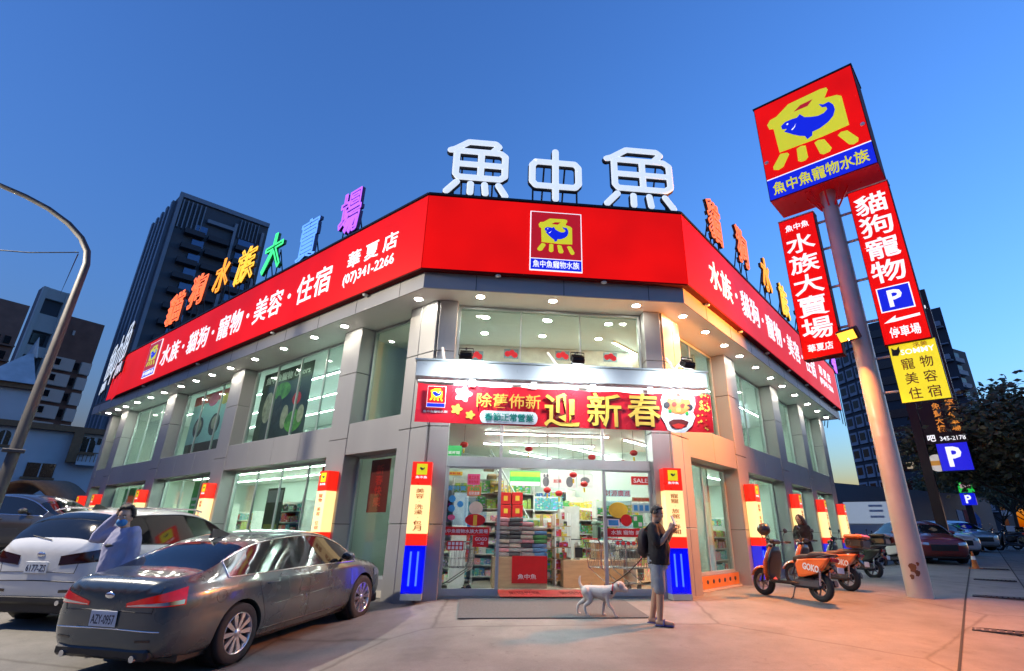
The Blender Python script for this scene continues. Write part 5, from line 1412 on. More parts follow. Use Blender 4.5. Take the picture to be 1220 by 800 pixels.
def dress(a, kind, plate, rear_m=TAILRED, side_details=True):
    t, hit, patch, seam = a['t'], a['hit'], a['patch'], a['seam']
    sed = kind == 'sedan'
    L0 = -2.42 if sed else -2.18
    # chrome or black surround round the side glass
    for s in 'rl':
        ed = []
        for k in ('s0', 's1', 's2', 's3'):
            ed += a['panes'].get(k+s, [])
        ed += a['panes'].get('q'+s, [])
        cnt = {}
        kf = lambda v: (round(v.x, 4), round(v.y, 4), round(v.z, 4))
        for e in ed: cnt.setdefault(frozenset((kf(e[0]), kf(e[1]))), []).append(e)
        outer = [v[0] for v in cnt.values() if len(v) == 1]
        if outer:
            lp = chain(outer); MB().tube(lp, .012 if sed else .009, 6, closed=True).build('window_trim', CHROME if sed else TRIM, t)
    # door seams, handles, mirrors on both sides
    for s in (-1, 1):
        d = (0, -s, 0); Y = 1.5*s
        if sed:
            xs = ((-.06, .96, .24), (1.02, .90, .24)); belt = .97
            seam('door_seam', [(-.07+.02*math.sin(z*3), Y, z) for z in [.26+i*.05 for i in range(15)]], d)
            seam('door_seam', [(1.02-.06*max(0, .5-z), Y, z) for z in [.26+i*.05 for i in range(13)]], d)
            seam('door_seam', [(-1.36+.335+.10+.42*max(0, z-.45)*-1, Y, z) for z in [.36+i*.05 for i in range(12)]], d)
            hs = (-.86, .16)
        else:
            seam('door_seam', [(-.26, Y, z) for z in [.33+i*.06 for i in range(12)]], d)
            seam('door_seam', [(.92, Y, z) for z in [.33+i*.06 for i in range(11)]], d)
            hs = (-.95, .02)
        if side_details:
            for hx in hs:
                hz = .845 if sed else .93
                h, n_ = hit((hx, Y, hz), d)
                if h is None: continue
                MB().tube([(hx-.10, h.y-s*.0, hz), (hx-.08, h.y+s*.035, hz+.003), (hx+.07, h.y+s*.037, hz+.005), (hx+.10, h.y, hz+.006)], .014, 8, flat=.8).build('door_handle', a['paint'], t)
            mx = .80 if sed else .68; mz = 1.0 if sed else 1.1
            h, n_ = hit((mx, Y, mz-.03), d)
            yb = h.y if h is not None else s*.85
            mm = MB().ball((mx-.02, yb+s*.14, mz+.03), .1, nu=14, nv=10, sq=(.75, 1.15, .72)).build('wing_mirror', a['paint'], t)
            MB().tube([(mx+.02, yb-s*.02, mz-.03), (mx, yb+s*.1, mz)], .022, 6).build('mirror_arm', TRIM, mm)
            MB().ball((mx-.062, yb+s*.14, mz+.03), .08, nu=12, nv=8, sq=(.5, 1.15, .68)).build('mirror_glass', CARGLASS, mm)
            # sill strip
            seam('sill_strip', [(x, Y, .30 if sed else .36) for x in [-.95+i*.1 for i in range(20)]], d, .012, TRIM)
        if side_details:
            seam('feature_line', [(x, Y, (.60 if sed else .66)+.03*x) for x in [-.85+i*.1 for i in range(17)]], d, .006, a['paint'])
            fx = -1.72 if sed else -1.55
            if s < 0: seam('fuel_flap_seam', [(fx+.075*math.cos(R(i*20)), Y, (.80 if sed else .92)+.07*math.sin(R(i*20))) for i in range(19)], d, .003)
    # rear lamps, wrapped round the corner
    cxr = L0+.95
    def wrap(s, a0, a1, zt0, zt1, zb0, zb1):
        def fn(u, v):
            an = R(a0+(a1-a0)*u); z = (zb0+(zb1-zb0)*u)*(1-v)+(zt0+(zt1-zt0)*u)*v
            dx, dy = -math.cos(an), s*math.sin(an)
            return (cxr+dx*3, dy*3, z), (-dx, -dy, 0)
        return fn
    for s in (-1, 1):
        if sed:
            patch('tail_lamp', wrap(s, 16, 50, .80, .955, .76, .775), 18, 6, rear_m, .006)
            patch('lamp_strip', wrap(s, 17, 49, .775, .83, .768, .785), 16, 2, CHROME, .010)
            patch('reflector', wrap(s, 27, 36, .44, .45, .42, .43), 6, 1, TAILDARK, .006)
        else:
            patch('tail_lamp', wrap(s, 20, 56, .96, 1.08, .83, .90), 16, 6, TAILDARK, .006)
            patch('reflector', wrap(s, 26, 38, .50, .51, .46, .475), 6, 1, TAILDARK, .006)
    # boot lid line, bumper lines, plate and badge
    for zz, aa in (((.70 if sed else .72), 34), ((.52 if sed else .60), 40)):
        q = []
        for i in range(25):
            an = R(-aa+2*aa*i/24); h, n_ = hit((cxr-3*math.cos(an), 3*math.sin(an), zz+.02*math.cos(an*2)), (math.cos(an), -math.sin(an), 0))
            if h is not None: q.append(h)
        MB().tube(q, .005 if aa == 34 else .008, 5).build('bumper_seam', TRIM if aa == 34 else (CHROME if sed else TRIM), t)
    for s in (-1, 1):
        q = []
        for i in range(12):
            z = (.70 if sed else .72)+(.26 if sed else .3)*i/11; y = s*(.62+.06*i/11)
            h, n_ = hit((-4, y, z), (1, 0, 0))
            if h is not None: q.append(h)
        MB().tube(q, .005, 5).build('boot_seam', TRIM, t)
    pz = .64 if sed else .80
    h, n_ = hit((-4, 0, pz), (1, 0, 0))
    px_ = h.x-.012
    tilt = math.atan2(n_.z, -n_.x) if n_ is not None else 0
    A = Matrix.Translation((px_, 0, pz)) @ frame((0, 0, 0), (0, -1, 0), (0, 0, 1), (-1, 0, 0)) @ Matrix.Rotation(-tilt*.6, 4, 'X')
    pl = MB().bbox((-.19, -.08, 0), (.19, .08, .01), .004, A).build('number_plate', PLATE, t)
    if plate: text(MB(), plate, -.165, .165, -.055, .04, A, .0105, .002, .012).build('plate_lettering', PLATEK, pl)
    h, n_ = hit((-4, 0, .87 if sed else .98), (1, 0, 0))
    MB().ball((h.x-.004, 0, h.z), .055, nu=14, nv=8, sq=(.2, 1.3, .6)).build('badge', CHROME, t)
    MB().bbox((L0+.02, -.66, .24 if sed else .30), (L0+.35, .66, .36 if sed else .42), .03).build('lower_valance', TRIM, t)
    for s in (-1, 1): MB().cyl((L0+.0, s*.5, .27 if sed else .33), (L0+.3, s*.5, .27 if sed else .33), .035, n=10).build('exhaust_tip', CHROME, t)
    # fin aerial and front lamps
    MB().add([(-.98, 0, 1.50), (-1.14, -.03, 1.40), (-1.14, .03, 1.40), (-.78, 0, 1.43), (-1.12, 0, 1.52)] if sed else [(-1.4, 0, 1.72), (-1.5, -.03, 1.63), (-1.5, .03, 1.63), (-1.2, 0, 1.65), (-1.48, 0, 1.72)], [(0, 4, 1, 3), (0, 3, 2, 4), (4, 2, 1), (1, 2, 3)]).build('roof_aerial', TRIM, t)
    def wrapf(s, a0, a1, zt0, zt1, zb0, zb1):
        def fn(u, v):
            an = R(a0+(a1-a0)*u); z = (zb0+(zb1-zb0)*u)*(1-v)+(zt0+(zt1-zt0)*u)*v
            dx, dy = math.cos(an), s*math.sin(an)
            return (1.2+dx*3, dy*3, z), (-dx, -dy, 0)
        return fn
    hz = (.68, .74, .60, .64) if sed else (.78, .84, .69, .72)
    for s in (-1, 1): patch('head_lamp', wrapf(s, 24, 56, *hz), 14, 4, HEADL, .006)
    patch('grille', wrapf(1, -22, 22, .62, .62, .42, .42), 16, 4, TRIM, .006)
    if not sed:
        for s in (-1, 1): MB().tube([(-1.6, s*.60, 1.615), (-1.4, s*.60, 1.665), (.1, s*.60, 1.665), (.35, s*.60, 1.62)], .016, 6).build('roof_rail', ALLOY, t)
        patch('rear_wiper', lambda u, v: ((-4, -.05+.4*u, 1.17+.06*u+.012*v), (1, 0, 0)), 8, 1, TRIM, .012)
GREYP = paint('paint_grey_green', (.05, .07, .075), .2, .28)
# the grey sedan: placed from its wheels, lamps and roof line
rzS = R(68.5); hd = Vector((math.cos(rzS), math.sin(rzS))); sed_s = .985
ctr = Vector((-3.08, 9.52))
def ppitch(c, hd_): return -math.atan2(gz(c.x+hd_.x*1.4, c.y+hd_.y*1.4)-gz(c.x-hd_.x*1.4, c.y-hd_.y*1.4), 2.8)
a = car('parked_sedan', 'dark grey sedan parked nose in beside the entrance', None, sedan_spec(), (ctr.x, ctr.y, gz(ctr.x, ctr.y)), rzS, GREYP, level=2, pitch=ppitch(ctr, hd))
a['paint'] = GREYP; a['t'].scale = (sed_s,)*3
dress(a, 'sedan', 'AZY-0957')
sedan_obj = a['t']
# the silver white SUV behind it
WHP = paint('paint_silver_white', (.60, .62, .64), .1, .3)
rz2 = R(77); c2 = Vector((-6.0, 11.95)); hd2 = Vector((math.cos(rz2), math.sin(rz2)))
a = car('parked_suv', 'silver white hatchback SUV parked left of the grey sedan', None, suv_spec(), (c2.x, c2.y, gz(c2.x, c2.y)), rz2, WHP, level=2, pitch=ppitch(c2, hd2))
a['paint'] = WHP; dress(a, 'suv', '6177-ZS', TAILDARK)
suv_obj = a['t']
# ------------------------------------------------------------------ people and the dog
def limb(mb, pts, rad, n=12, sq=None):
    """tapered closed limb along joints, smoothed with Catmull-Rom"""
    P = [Vector(p) for p in pts]; q = []; r = []
    m = len(P)
    for i in range(m-1):
        p0, p1, p2, p3 = P[max(i-1, 0)], P[i], P[i+1], P[min(i+2, m-1)]
        for k in range(4):
            s = k/4
            q.append(.5*((2*p1)+(p2-p0)*s+(2*p0-5*p1+4*p2-p3)*s*s+(3*p1-p0-3*p2+p3)*s**3)); r.append(rad[i]*(1-s)+rad[i+1]*s)
    q.append(P[-1]); r.append(rad[-1])
    mb.tube(q, 1, n, rs=r)
    mb.ball(q[0], r[0]*.99, nu=n, nv=8); mb.ball(q[-1], r[-1]*.99, nu=n, nv=8)
def fuse(mb, name, m, parent, vox=.012, smooth=6, fold=None):
    """melt overlapping shapes into one continuous skin"""
    me = mb.mesh('tmp'); o = bpy.data.objects.new('tmp', me); col.objects.link(o)
    rm = o.modifiers.new('r', 'REMESH'); rm.mode = 'VOXEL'; rm.voxel_size = vox; rm.use_smooth_shade = True
    sm = o.modifiers.new('s', 'SMOOTH'); sm.iterations = smooth; sm.factor = .5
    dg = bpy.context.evaluated_depsgraph_get(); dg.update()
    ev = bpy.data.meshes.new_from_object(o.evaluated_get(dg)); bpy.data.objects.remove(o)
    if fold is None and name in ('shirt', 'shorts', 'sweatshirt', 'trousers', 'jacket'): fold = .016
    if fold:
        nn = [v.normal.copy() for v in ev.vertices]
        for v, n_ in zip(ev.vertices, nn):
            p = Vector((v.co.x*9+v.co.z*2.5, v.co.y*9-v.co.z*3, v.co.z*4.5)); v.co += n_*fold*(noise.noise(p)+.45*noise.noise(p*2.3))
        ev.update()
    for p in ev.polygons: p.use_smooth = True
    ev.materials.clear(); ev.name = name
    return link(name, ev, parent, m)
def torso(mb, secs, n=16):
    """stack of ellipse sections (centre, rx, ry)"""
    vs = []
    for c_, rx, ry in secs:
        for i in range(n):
            a = 2*math.pi*i/n; vs.append((c_[0]+rx*math.cos(a), c_[1]+ry*math.sin(a), c_[2]))
    m = len(secs)
    mb.add(vs, [(j*n+i, j*n+(i+1) % n, (j+1)*n+(i+1) % n, (j+1)*n+i) for j in range(m-1) for i in range(n)]+[tuple(range(n-1, -1, -1)), tuple(range((m-1)*n, m*n))], None, 0, True)
SKIN = mat('skin', (.42, .25, .16), .5, var=.08, sc=12)
SKIN2 = mat('skin_fair', (.5, .31, .21), .5, var=.08, sc=12)
HAIR = mat('hair_black', (.012, .010, .010), .55, bump=.5, sc=40, var=.4)
EYEW = mat('eye_white', (.7, .7, .68), .3); EYEK = mat('eye_dark', (.02, .015, .01), .2); LIP = mat('lip', (.33, .12, .09), .5)
def head(body, c, yaw, pitch, k=1.0):
    """head shape added to the body skin; returns its local frame. Faces +x before rotation"""
    M = Matrix.Translation(c) @ Matrix.Rotation(yaw, 4, 'Z') @ Matrix.Rotation(pitch, 4, 'Y') @ Matrix.Scale(k, 4)
    body.ball((0, 0, .02), .088, M, nu=18, nv=14, sq=(1.08, .86, 1.22))
    body.ball((.03, 0, -.06), .062, M, nu=16, nv=12, sq=(.95, .88, 1.0))
    body.ball((.096, 0, -.012), .016, M, nu=8, nv=6, sq=(.9, .8, 1.5))
    for s in (-1, 1): body.ball((-.005, s*.078, -.01), .026, M, nu=8, nv=8, sq=(.8, .4, 1.2))
    return M
def face(t, M, lip=True):
    for s in (-1, 1):
        e = MB().ball((.081, s*.032, .012), .0115, M, nu=10, nv=8).build('eye', EYEW, t)
        MB().ball((.0905, s*.032, .012), .0055, M, nu=8, nv=6).build('pupil', EYEK, e)
        MB().tube([M @ Vector((.090, s*.016, .033)), M @ Vector((.089, s*.034, .038)), M @ Vector((.079, s*.050, .033))], .0045, 6).build('eyebrow', HAIR, t)
    if lip: MB().tube([M @ Vector((.081, -.024, -.062)), M @ Vector((.0905, 0, -.060)), M @ Vector((.081, .024, -.062))], .006, 6).build('mouth', LIP, t)
def hand(mb, wrist, d, palm_n, curl=.5, s=1.0, thumb=1):
    """palm with four fingers and a thumb; d: direction of the palm, palm_n: the way the palm faces"""
    d = Vector(d).normalized(); n_ = Vector(palm_n); n_ = (n_-d*n_.dot(d)).normalized(); sd = d.cross(n_)
    w = Vector(wrist)
    for k in (-.028, -.01, .01, .028): limb(mb, [w+sd*k*.7*s, w+d*.085*s+sd*k*s], [.014*s, .0125*s], 8)
    for k, L in ((-.030, .062), (-.010, .075), (.011, .070), (.031, .055)):
        p = w+d*.085*s+sd*k*s; q = [p]
        a = 0
        for j in range(3):
            a += curl*.75; p = p+(d*math.cos(a)+n_*math.sin(a))*L*s*(.42 if j == 0 else .3); q.append(p)
        limb(mb, q, [.0095*s, .009*s, .0085*s, .0075*s], 8)
    p = w+d*.02*s+sd*thumb*-.03*s
    limb(mb, [p, p+(d*.5-sd*thumb*.6+n_*.3).normalized()*.038*s, p+(d*.62-sd*thumb*.5+n_*.5).normalized()*.068*s], [.013*s, .011*s, .009*s], 8)
def cap_hair(t, M, spikes=0, back=.0, seed=1, fringe=.04, length=0, vol=1.0):
    mb = MB(); r = random.Random(seed)
    for i in range(220):
        a = r.uniform(0, 2*math.pi); ph = r.uniform(0, 1.75)
        x, y, z = math.sin(ph)*math.cos(a), math.sin(ph)*math.sin(a), math.cos(ph)
        if x > .15 and z < .72: continue
        if z < -.12 and x > -.1: continue
        p = Vector((x*.098*vol, y*.080*vol, .022+z*.112*vol)); 
        mb.ball(p, r.uniform(.016, .026), M, nu=6, nv=5)
    o = fuse(mb, 'hair', HAIR, t, .008, 2); return o

# ---- man with the dog: stands in profile turned to the right, holding a phone up
FM = at_ground(788, 745)
man = thing('person', 'man in black T-shirt and grey shorts holding up a phone, dog leash in hand', 'person', FM, R(-28))
k = 1.66/1.72
def sc(p): return (p[0]*k, p[1]*k, p[2]*k)
mb = MB()
limb(mb, [sc(p) for p in ((.0, -.09, .92), (.03, -.10, .50), (.0, -.105, .09))], [.088, .062, .042], 14)            # right leg
limb(mb, [sc(p) for p in ((.0, .09, .92), (-.06, .10, .50), (-.15, .105, .09))], [.088, .062, .042], 14)
for x, y in ((.0, -.105), (-.15, .105)): limb(mb, [sc((x-.03, y, .05)), sc((x+.07, y, .045)), sc((x+.19, y, .035))], [.04, .042, .03], 10)
torso(mb, [(sc((0, 0, .82)), .12, .16), (sc((.0, 0, .95)), .135, .17), (sc((.025, 0, 1.1)), .14, .165), (sc((.02, 0, 1.28)), .13, .18), (sc((.0, 0, 1.40)), .10, .17), (sc((.0, 0, 1.45)), .06, .08)])
limb(mb, [sc((.0, 0, 1.42)), sc((.025, 0, 1.53))], [.058, .052], 12)
HM = head(mb, sc((.05, 0, 1.585)), R(-4), R(14), k)
# arms bent up, hands together near the chin
limb(mb, [sc(p) for p in ((0, -.18, 1.38), (.08, -.23, 1.14), (.25, -.09, 1.36))], [.056, .044, .030], 12)
limb(mb, [sc(p) for p in ((0, .18, 1.38), (.09, .22, 1.13), (.26, .06, 1.33))], [.056, .044, .030], 12)
hand(mb, sc((.25, -.09, 1.36)), (.35, .25, .75), (.2, .9, 0), 1.0, 1, 1)
hand(mb, sc((.26, .06, 1.33)), (.5, -.2, .5), (.2, -.9, 0), 1.1, 1, -1)
fuse(mb, 'body', SKIN, man, .010, 4)
# T-shirt
mb = MB()
torso(mb, [(sc((.015, 0, .84)), .165, .20), (sc((.03, 0, .95)), .168, .205), (sc((.045, 0, 1.1)), .168, .20), (sc((.03, 0, 1.28)), .155, .205), (sc((.0, 0, 1.40)), .118, .19), (sc((.0, 0, 1.46)), .075, .095)])
limb(mb, [sc((0, -.17, 1.39)), sc((.03, -.225, 1.25)), sc((.05, -.24, 1.16))], [.078, .078, .072], 12)
limb(mb, [sc((0, .17, 1.39)), sc((.035, .215, 1.25)), sc((.055, .23, 1.15))], [.078, .078, .072], 12)
BLKC = mat('cotton_black', (.012, .012, .014), .9, bump=.35, sc=6, bsc=18)
fuse(mb, 'shirt', BLKC, man, .012, 5)
mb = MB()
for s, (kx, kx2) in ((-1, (.03, .02)), (1, (-.05, -.06))): limb(mb, [sc((0, s*.085, .90)), sc((kx*.6, s*.108, .68)), sc((kx, s*.118, .50))], [.112, .096, .086], 14)
torso(mb, [(sc((0, 0, .78)), .145, .185), (sc((0, 0, .90)), .15, .19), (sc((.01, 0, .98)), .145, .185)])
fuse(mb, 'shorts', mat('denim_grey', (.22, .25, .28), .85, bump=.3, sc=8, bsc=20, var=.2), man, .012, 4)
cap_hair(man, HM, fringe=.03)
face(man, HM)
ph = Matrix.Translation(sc((.31, -.03, 1.49))) @ Matrix.Rotation(R(-14), 4, 'Z') @ Matrix.Rotation(R(-20), 4, 'Y')
for x, y in ((.0, -.105), (-.15, .105)):
    sl = MB(); sl.bbox((x-.08, y-.05, 0), (x+.215, y+.05, .022), .01, Matrix.Scale(k, 4)); sd_ = sl.build('sandal', mat('sandal_blue', (.035, .03, .14), .6), man)
    MB().tube([Vector((x+.06, y-.052, .015))*k, Vector((x+.07, y-.03, .085))*k, Vector((x+.07, y+.03, .085))*k, Vector((x+.06, y+.052, .015))*k], .014, 6).build('strap', _mats['sandal_blue'], sd_)
def local_thing(name, label, cat, par, M, rz=0):
    Mw = par_matrix(par) @ M; o = thing(name, label, cat, Mw.translation); return o, Mw
def par_matrix(o): return Matrix.Translation(o.location) @ o.rotation_euler.to_matrix().to_4x4()
pw_ = par_matrix(man) @ ph
phone = thing('smartphone', 'bright smartphone in the hands of the man with the dog', 'phone', pw_.translation); phone.rotation_euler = pw_.to_euler()
MB().bbox((-.005, -.038, -.075), (.005, .038, .075), .004).build('case', PBLK, phone)
MB().box((-.0065, -.034, -.07), (-.0052, .034, .07)).build('screen', glow('phone_screen', (.6, .85, 1), 1.2), phone)
MB().box((.0052, -.034, -.07), (.0065, .034, .07)).build('back_cover', mat('phone_back', (.5, .62, .66), .2), phone)
# backpack
bpM = par_matrix(man) @ Matrix.Translation(sc((-.2, .02, 1.13)))
bag = thing('backpack', 'dark backpack on the back of the man with the dog', 'backpack', bpM.translation, man.rotation_euler.z)
mb = MB(); mb.ball((0, 0, .02), .15, nu=16, nv=12, sq=(.62, .95, 1.5)); mb.ball((-.05, 0, -.08), .1, nu=12, nv=10, sq=(.6, 1, .9))
fuse(mb, 'pack', mat('nylon_dark', (.02, .012, .014), .7), bag, .014, 4)
for s in (-1, 1): MB().tube([(.04, s*.10, .2), (.14, s*.13, .30), (.28, s*.125, .24), (.36, s*.13, .08), (.30, s*.19, -.08), (.05, s*.14, -.14)], .018, 6, flat=.5).build('strap', _mats['nylon_dark'], bag)

# ---- the white dog
D0 = at_ground(715, 735)
dog = thing('dog', 'white short haired dog with red collar walking on the entrance mat', 'dog', D0+Vector((0, 0, .006)), R(-18)); dog.scale = (.86,)*3
FUR = mat('fur_white', (.50, .48, .44), .8, bump=.5, sc=9, bsc=60, var=.1)
mb = MB()
limb(mb, [(-.24, 0, .40), (-.12, 0, .405), (.05, 0, .385), (.18, 0, .40)], [.105, .098, .122, .108], 16)       # trunk, deep chest
limb(mb, [(.06, 0, .35), (.15, 0, .355)], [.10, .085], 14)
limb(mb, [(.18, 0, .42), (.27, 0, .46), (.33, 0, .485)], [.09, .076, .074], 14)                      # neck
mb.ball((.375, -.01, .495), .095, nu=14, nv=12, sq=(1.1, .92, .95))
limb(mb, [(.40, -.015, .475), (.47, -.03, .45), (.495, -.036, .445)], [.064, .05, .04], 12)                   # muzzle
limb(mb, [(-.30, 0, .44), (-.36, .01, .52), (-.37, .015, .60), (-.355, .015, .645)], [.034, .026, .022, .016], 10)   # tail up
for x, y, pts, rad in (
        (0, -.06, [(.14, -.06, .34), (.17, -.065, .20), (.24, -.065, .12), (.28, -.065, .03), (.315, -.065, .018)], [.05, .034, .025, .021, .024]),
        (0, .06, [(.12, .06, .34), (.08, .065, .20), (.06, .065, .12), (.045, .065, .03), (.085, .065, .018)], [.05, .034, .025, .021, .024]),
        (0, -.06, [(-.24, -.06, .40), (-.17, -.07, .26), (-.27, -.07, .16), (-.24, -.07, .035), (-.20, -.07, .018)], [.085, .055, .028, .021, .025]),
        (0, .06, [(-.26, .06, .40), (-.27, .07, .26), (-.40, .07, .17), (-.42, .07, .04), (-.38, .07, .018)], [.085, .055, .028, .021, .025])):
    limb(mb, pts, rad, 10)
for s in (-1, 1): limb(mb, [(.36, s*.05-.005, .545), (.335, s*.085-.005, .54), (.345, s*.098-.005, .485)], [.022, .024, .012], 8)       # folded ears
fuse(mb, 'body', FUR, dog, .009, 3)
MB().ball((.523, -.042, .452), .017, nu=10, nv=8, sq=(.8, 1.1, .9)).build('nose', EYEK, dog)
for s in (-1, 1): MB().ball((.435, s*.040-.016, .513), .012, nu=8, nv=6).build('eye', EYEK, dog)
for s in (-1, 1): MB().ball((.345, s*.088-.005, .515), .03, nu=8, nv=6, sq=(.9, .55, 1.3)).build('ear_patch', mat('fur_tan', (.42, .30, .18), .85), dog)
MB().tube([Vector((.245+.012*math.cos(a)+.0*a, .082*math.sin(a), .445+.082*math.cos(a))) for a in [R(i*20) for i in range(18)]], .016, 8, closed=True).build('collar', mat('collar_red', (.4, .03, .04), .6), dog)
MB().bbox((.20, -.098, .37), (.255, -.082, .43), .006).build('collar_tag', mat('tag_black', (.02, .02, .02), .5), dog)
# leash from the hand to the collar
hw_ = par_matrix(man) @ Vector(sc((.06, -.26, 1.06)))
dw = par_matrix(dog) @ (Vector((.24, 0, .535))*.86)
h2 = par_matrix(man) @ Vector(sc((-.17, .02, 1.0)))
ls = MB()
mid = (h2+dw)/2-Vector((0, 0, .04))
ls.tube([h2, h2.lerp(dw, .25)-Vector((0, 0, .03)), mid, h2.lerp(dw, .75)-Vector((0, 0, .03)), dw], .009, 6)
o = ls.build('dog_leash', mat('leash_dark', (.025, .018, .015), .7)); tag(o, 'dark dog leash running from the backpack man to the collar', 'leash')

# ---- man in the lilac sweatshirt between the two cars, hand to his head
LM0 = at_dist(147, 640, 9.8); LM0.z = gz(LM0.x, LM0.y)
g2 = thing('person', 'young man in pale lilac sweatshirt and blue face mask touching his hair', 'person', LM0, R(-112)); g2.scale = (1.01,)*3
mb = MB()
for s in (-1, 1):
    limb(mb, [(0, s*.09, .92), (.02, s*.10, .5), (0, s*.105, .09)], [.088, .062, .042], 12)
    limb(mb, [(-.03, s*.105, .05), (.16, s*.12, .04)], [.04, .034], 10)
torso(mb, [((0, 0, .82), .12, .16), ((0, 0, .95), .125, .165), ((.01, 0, 1.1), .125, .16), ((.01, 0, 1.28), .12, .18), ((0, 0, 1.42), .09, .16), ((0, 0, 1.46), .06, .08)])
limb(mb, [(0, 0, 1.43), (.03, 0, 1.55)], [.056, .05], 12)
HM = head(mb, (.05, 0, 1.60), R(22), R(6), 1.06)
limb(mb, [(0, -.18, 1.40), (.10, -.40, 1.33), (.04, -.20, 1.60), (.05, -.12, 1.70)], [.055, .045, .032, .028], 12)
limb(mb, [(0, .18, 1.40), (.0, .25, 1.12), (.10, .24, .90)], [.055, .044, .03], 12)
hand(mb, (.05, -.13, 1.69), (.15, .7, .35), (.2, .3, -.9), .5, 1, 1)
hand(mb, (.10, .24, .90), (.25, 0, -.9), (0, -1, 0), .4, 1, -1)
fuse(mb, 'body', SKIN2, g2, .011, 4)
LIL = mat('fleece_lilac', (.34, .35, .50), .9, bump=.35, sc=5, bsc=14, var=.1)
mb = MB()
torso(mb, [((.0, 0, .80), .155, .195), ((.01, 0, .88), .165, .205), ((.02, 0, 1.1), .165, .205), ((.02, 0, 1.28), .155, .21), ((0, 0, 1.42), .11, .185), ((0, 0, 1.475), .07, .085)])
limb(mb, [(0, -.17, 1.41), (.09, -.38, 1.335), (.05, -.24, 1.54), (.045, -.185, 1.615)], [.085, .075, .058, .048], 12)
limb(mb, [(0, .17, 1.41), (.0, .25, 1.14), (.085, .245, .95)], [.085, .072, .05], 12)
fuse(mb, 'sweatshirt', LIL, g2, .012, 5)
mb = MB()
for s in (-1, 1): limb(mb, [(0, s*.085, .90), (.02, s*.10, .5), (0, s*.105, .12)], [.115, .085, .07], 12)
torso(mb, [((0, 0, .76), .14, .18), ((0, 0, .92), .14, .18)])
fuse(mb, 'trousers', mat('cloth_navy', (.03, .035, .06), .9), g2, .013, 4)
cap_hair(g2, HM, fringe=.06, seed=5, vol=1.16)
face(g2, HM, lip=False)
mk = MB(); mk.ball((.052, 0, -.052), .062, HM, nu=16, nv=12, sq=(.95, 1.0, .88)); mk.build('face_mask', mat('mask_blue', (.04, .22, .50), .7), g2)
pr = MB(); pr.add([(.1862-.02*abs(y)**1.2*8, y, z) for z in (1.20, 1.30) for y in (-.11, -.06, 0, .06, .11)], [(i, i+1, i+6, i+5) for i in range(4)], None, 0, True)
pr = MB().ball((.135, 0, 1.25), .07, nu=14, nv=10, sq=(.75, 1.45, .45)); pr.build('chest_print', mat('print_black', (.02, .025, .04), .7), g2)

# ---- woman in black by the scooters
W0 = at_ground(966, 694); 
g3 = thing('person', 'woman in black jacket with long brown hair standing behind the orange scooters', 'person', W0, R(-150))
kk = 1.0
mb = MB()
for s in (-1, 1):
    limb(mb, [(0, s*.08, .88), (.02, s*.085, .48), (0, s*.09, .08)], [.085, .058, .04], 12); limb(mb, [(-.03, s*.09, .045), (.14, s*.10, .035)], [.036, .03], 10)
torso(mb, [((0, 0, .80), .12, .165), ((0, 0, .92), .12, .16), ((.01, 0, 1.05), .11, .14), ((.02, 0, 1.22), .12, .16), ((0, 0, 1.34), .08, .15), ((0, 0, 1.38), .05, .07)])
limb(mb, [(0, 0, 1.35), (.02, 0, 1.45)], [.046, .043], 12)
HM = head(mb, (.04, 0, 1.52), R(-15), R(22), .94)
for s in (-1, 1):
    limb(mb, [(0, s*.155, 1.31), (.03, s*.21, 1.06), (.22, s*.06, .98)], [.045, .037, .026], 12); hand(mb, (.22, s*.06, .98), (.7, -s*.4, .05), (0, -s*.3, 1), .8, .9, s)
fuse(mb, 'body', SKIN2, g3, .011, 4)
mb = MB()
torso(mb, [((.0, 0, .74), .16, .20), ((0, 0, .92), .15, .19), ((.01, 0, 1.05), .145, .175), ((.02, 0, 1.22), .15, .185), ((0, 0, 1.34), .105, .17), ((0, 0, 1.40), .065, .08)])
for s in (-1, 1): limb(mb, [(0, s*.15, 1.32), (.03, s*.205, 1.07), (.17, s*.09, .985)], [.072, .062, .046], 12)
fuse(mb, 'jacket', BLKC, g3, .012, 4)
mb = MB()
for s in (-1, 1): limb(mb, [(0, s*.08, .86), (.02, s*.085, .48), (0, s*.09, .1)], [.105, .072, .056], 12)
fuse(mb, 'trousers', _mats['cloth_navy'], g3, .013, 4)
mb = MB()
for i in range(26):
    a = R(70+i*220/25); x, y = math.cos(a)*.075, math.sin(a)*.078
    limb(mb, [HM @ Vector((x*.3, y*.3, .12)), HM @ Vector((x*1.15, y*1.15, .05)), HM @ Vector((x*1.25-.01, y*1.3, -.08)), HM @ Vector((x*1.2-.03, y*1.35, -.26))], [.028, .026, .026, .014], 8)
fuse(mb, 'hair', mat('hair_brown', (.07, .035, .02), .5, bump=.5, sc=30, var=.4), g3, .010, 2)
face(g3, HM)
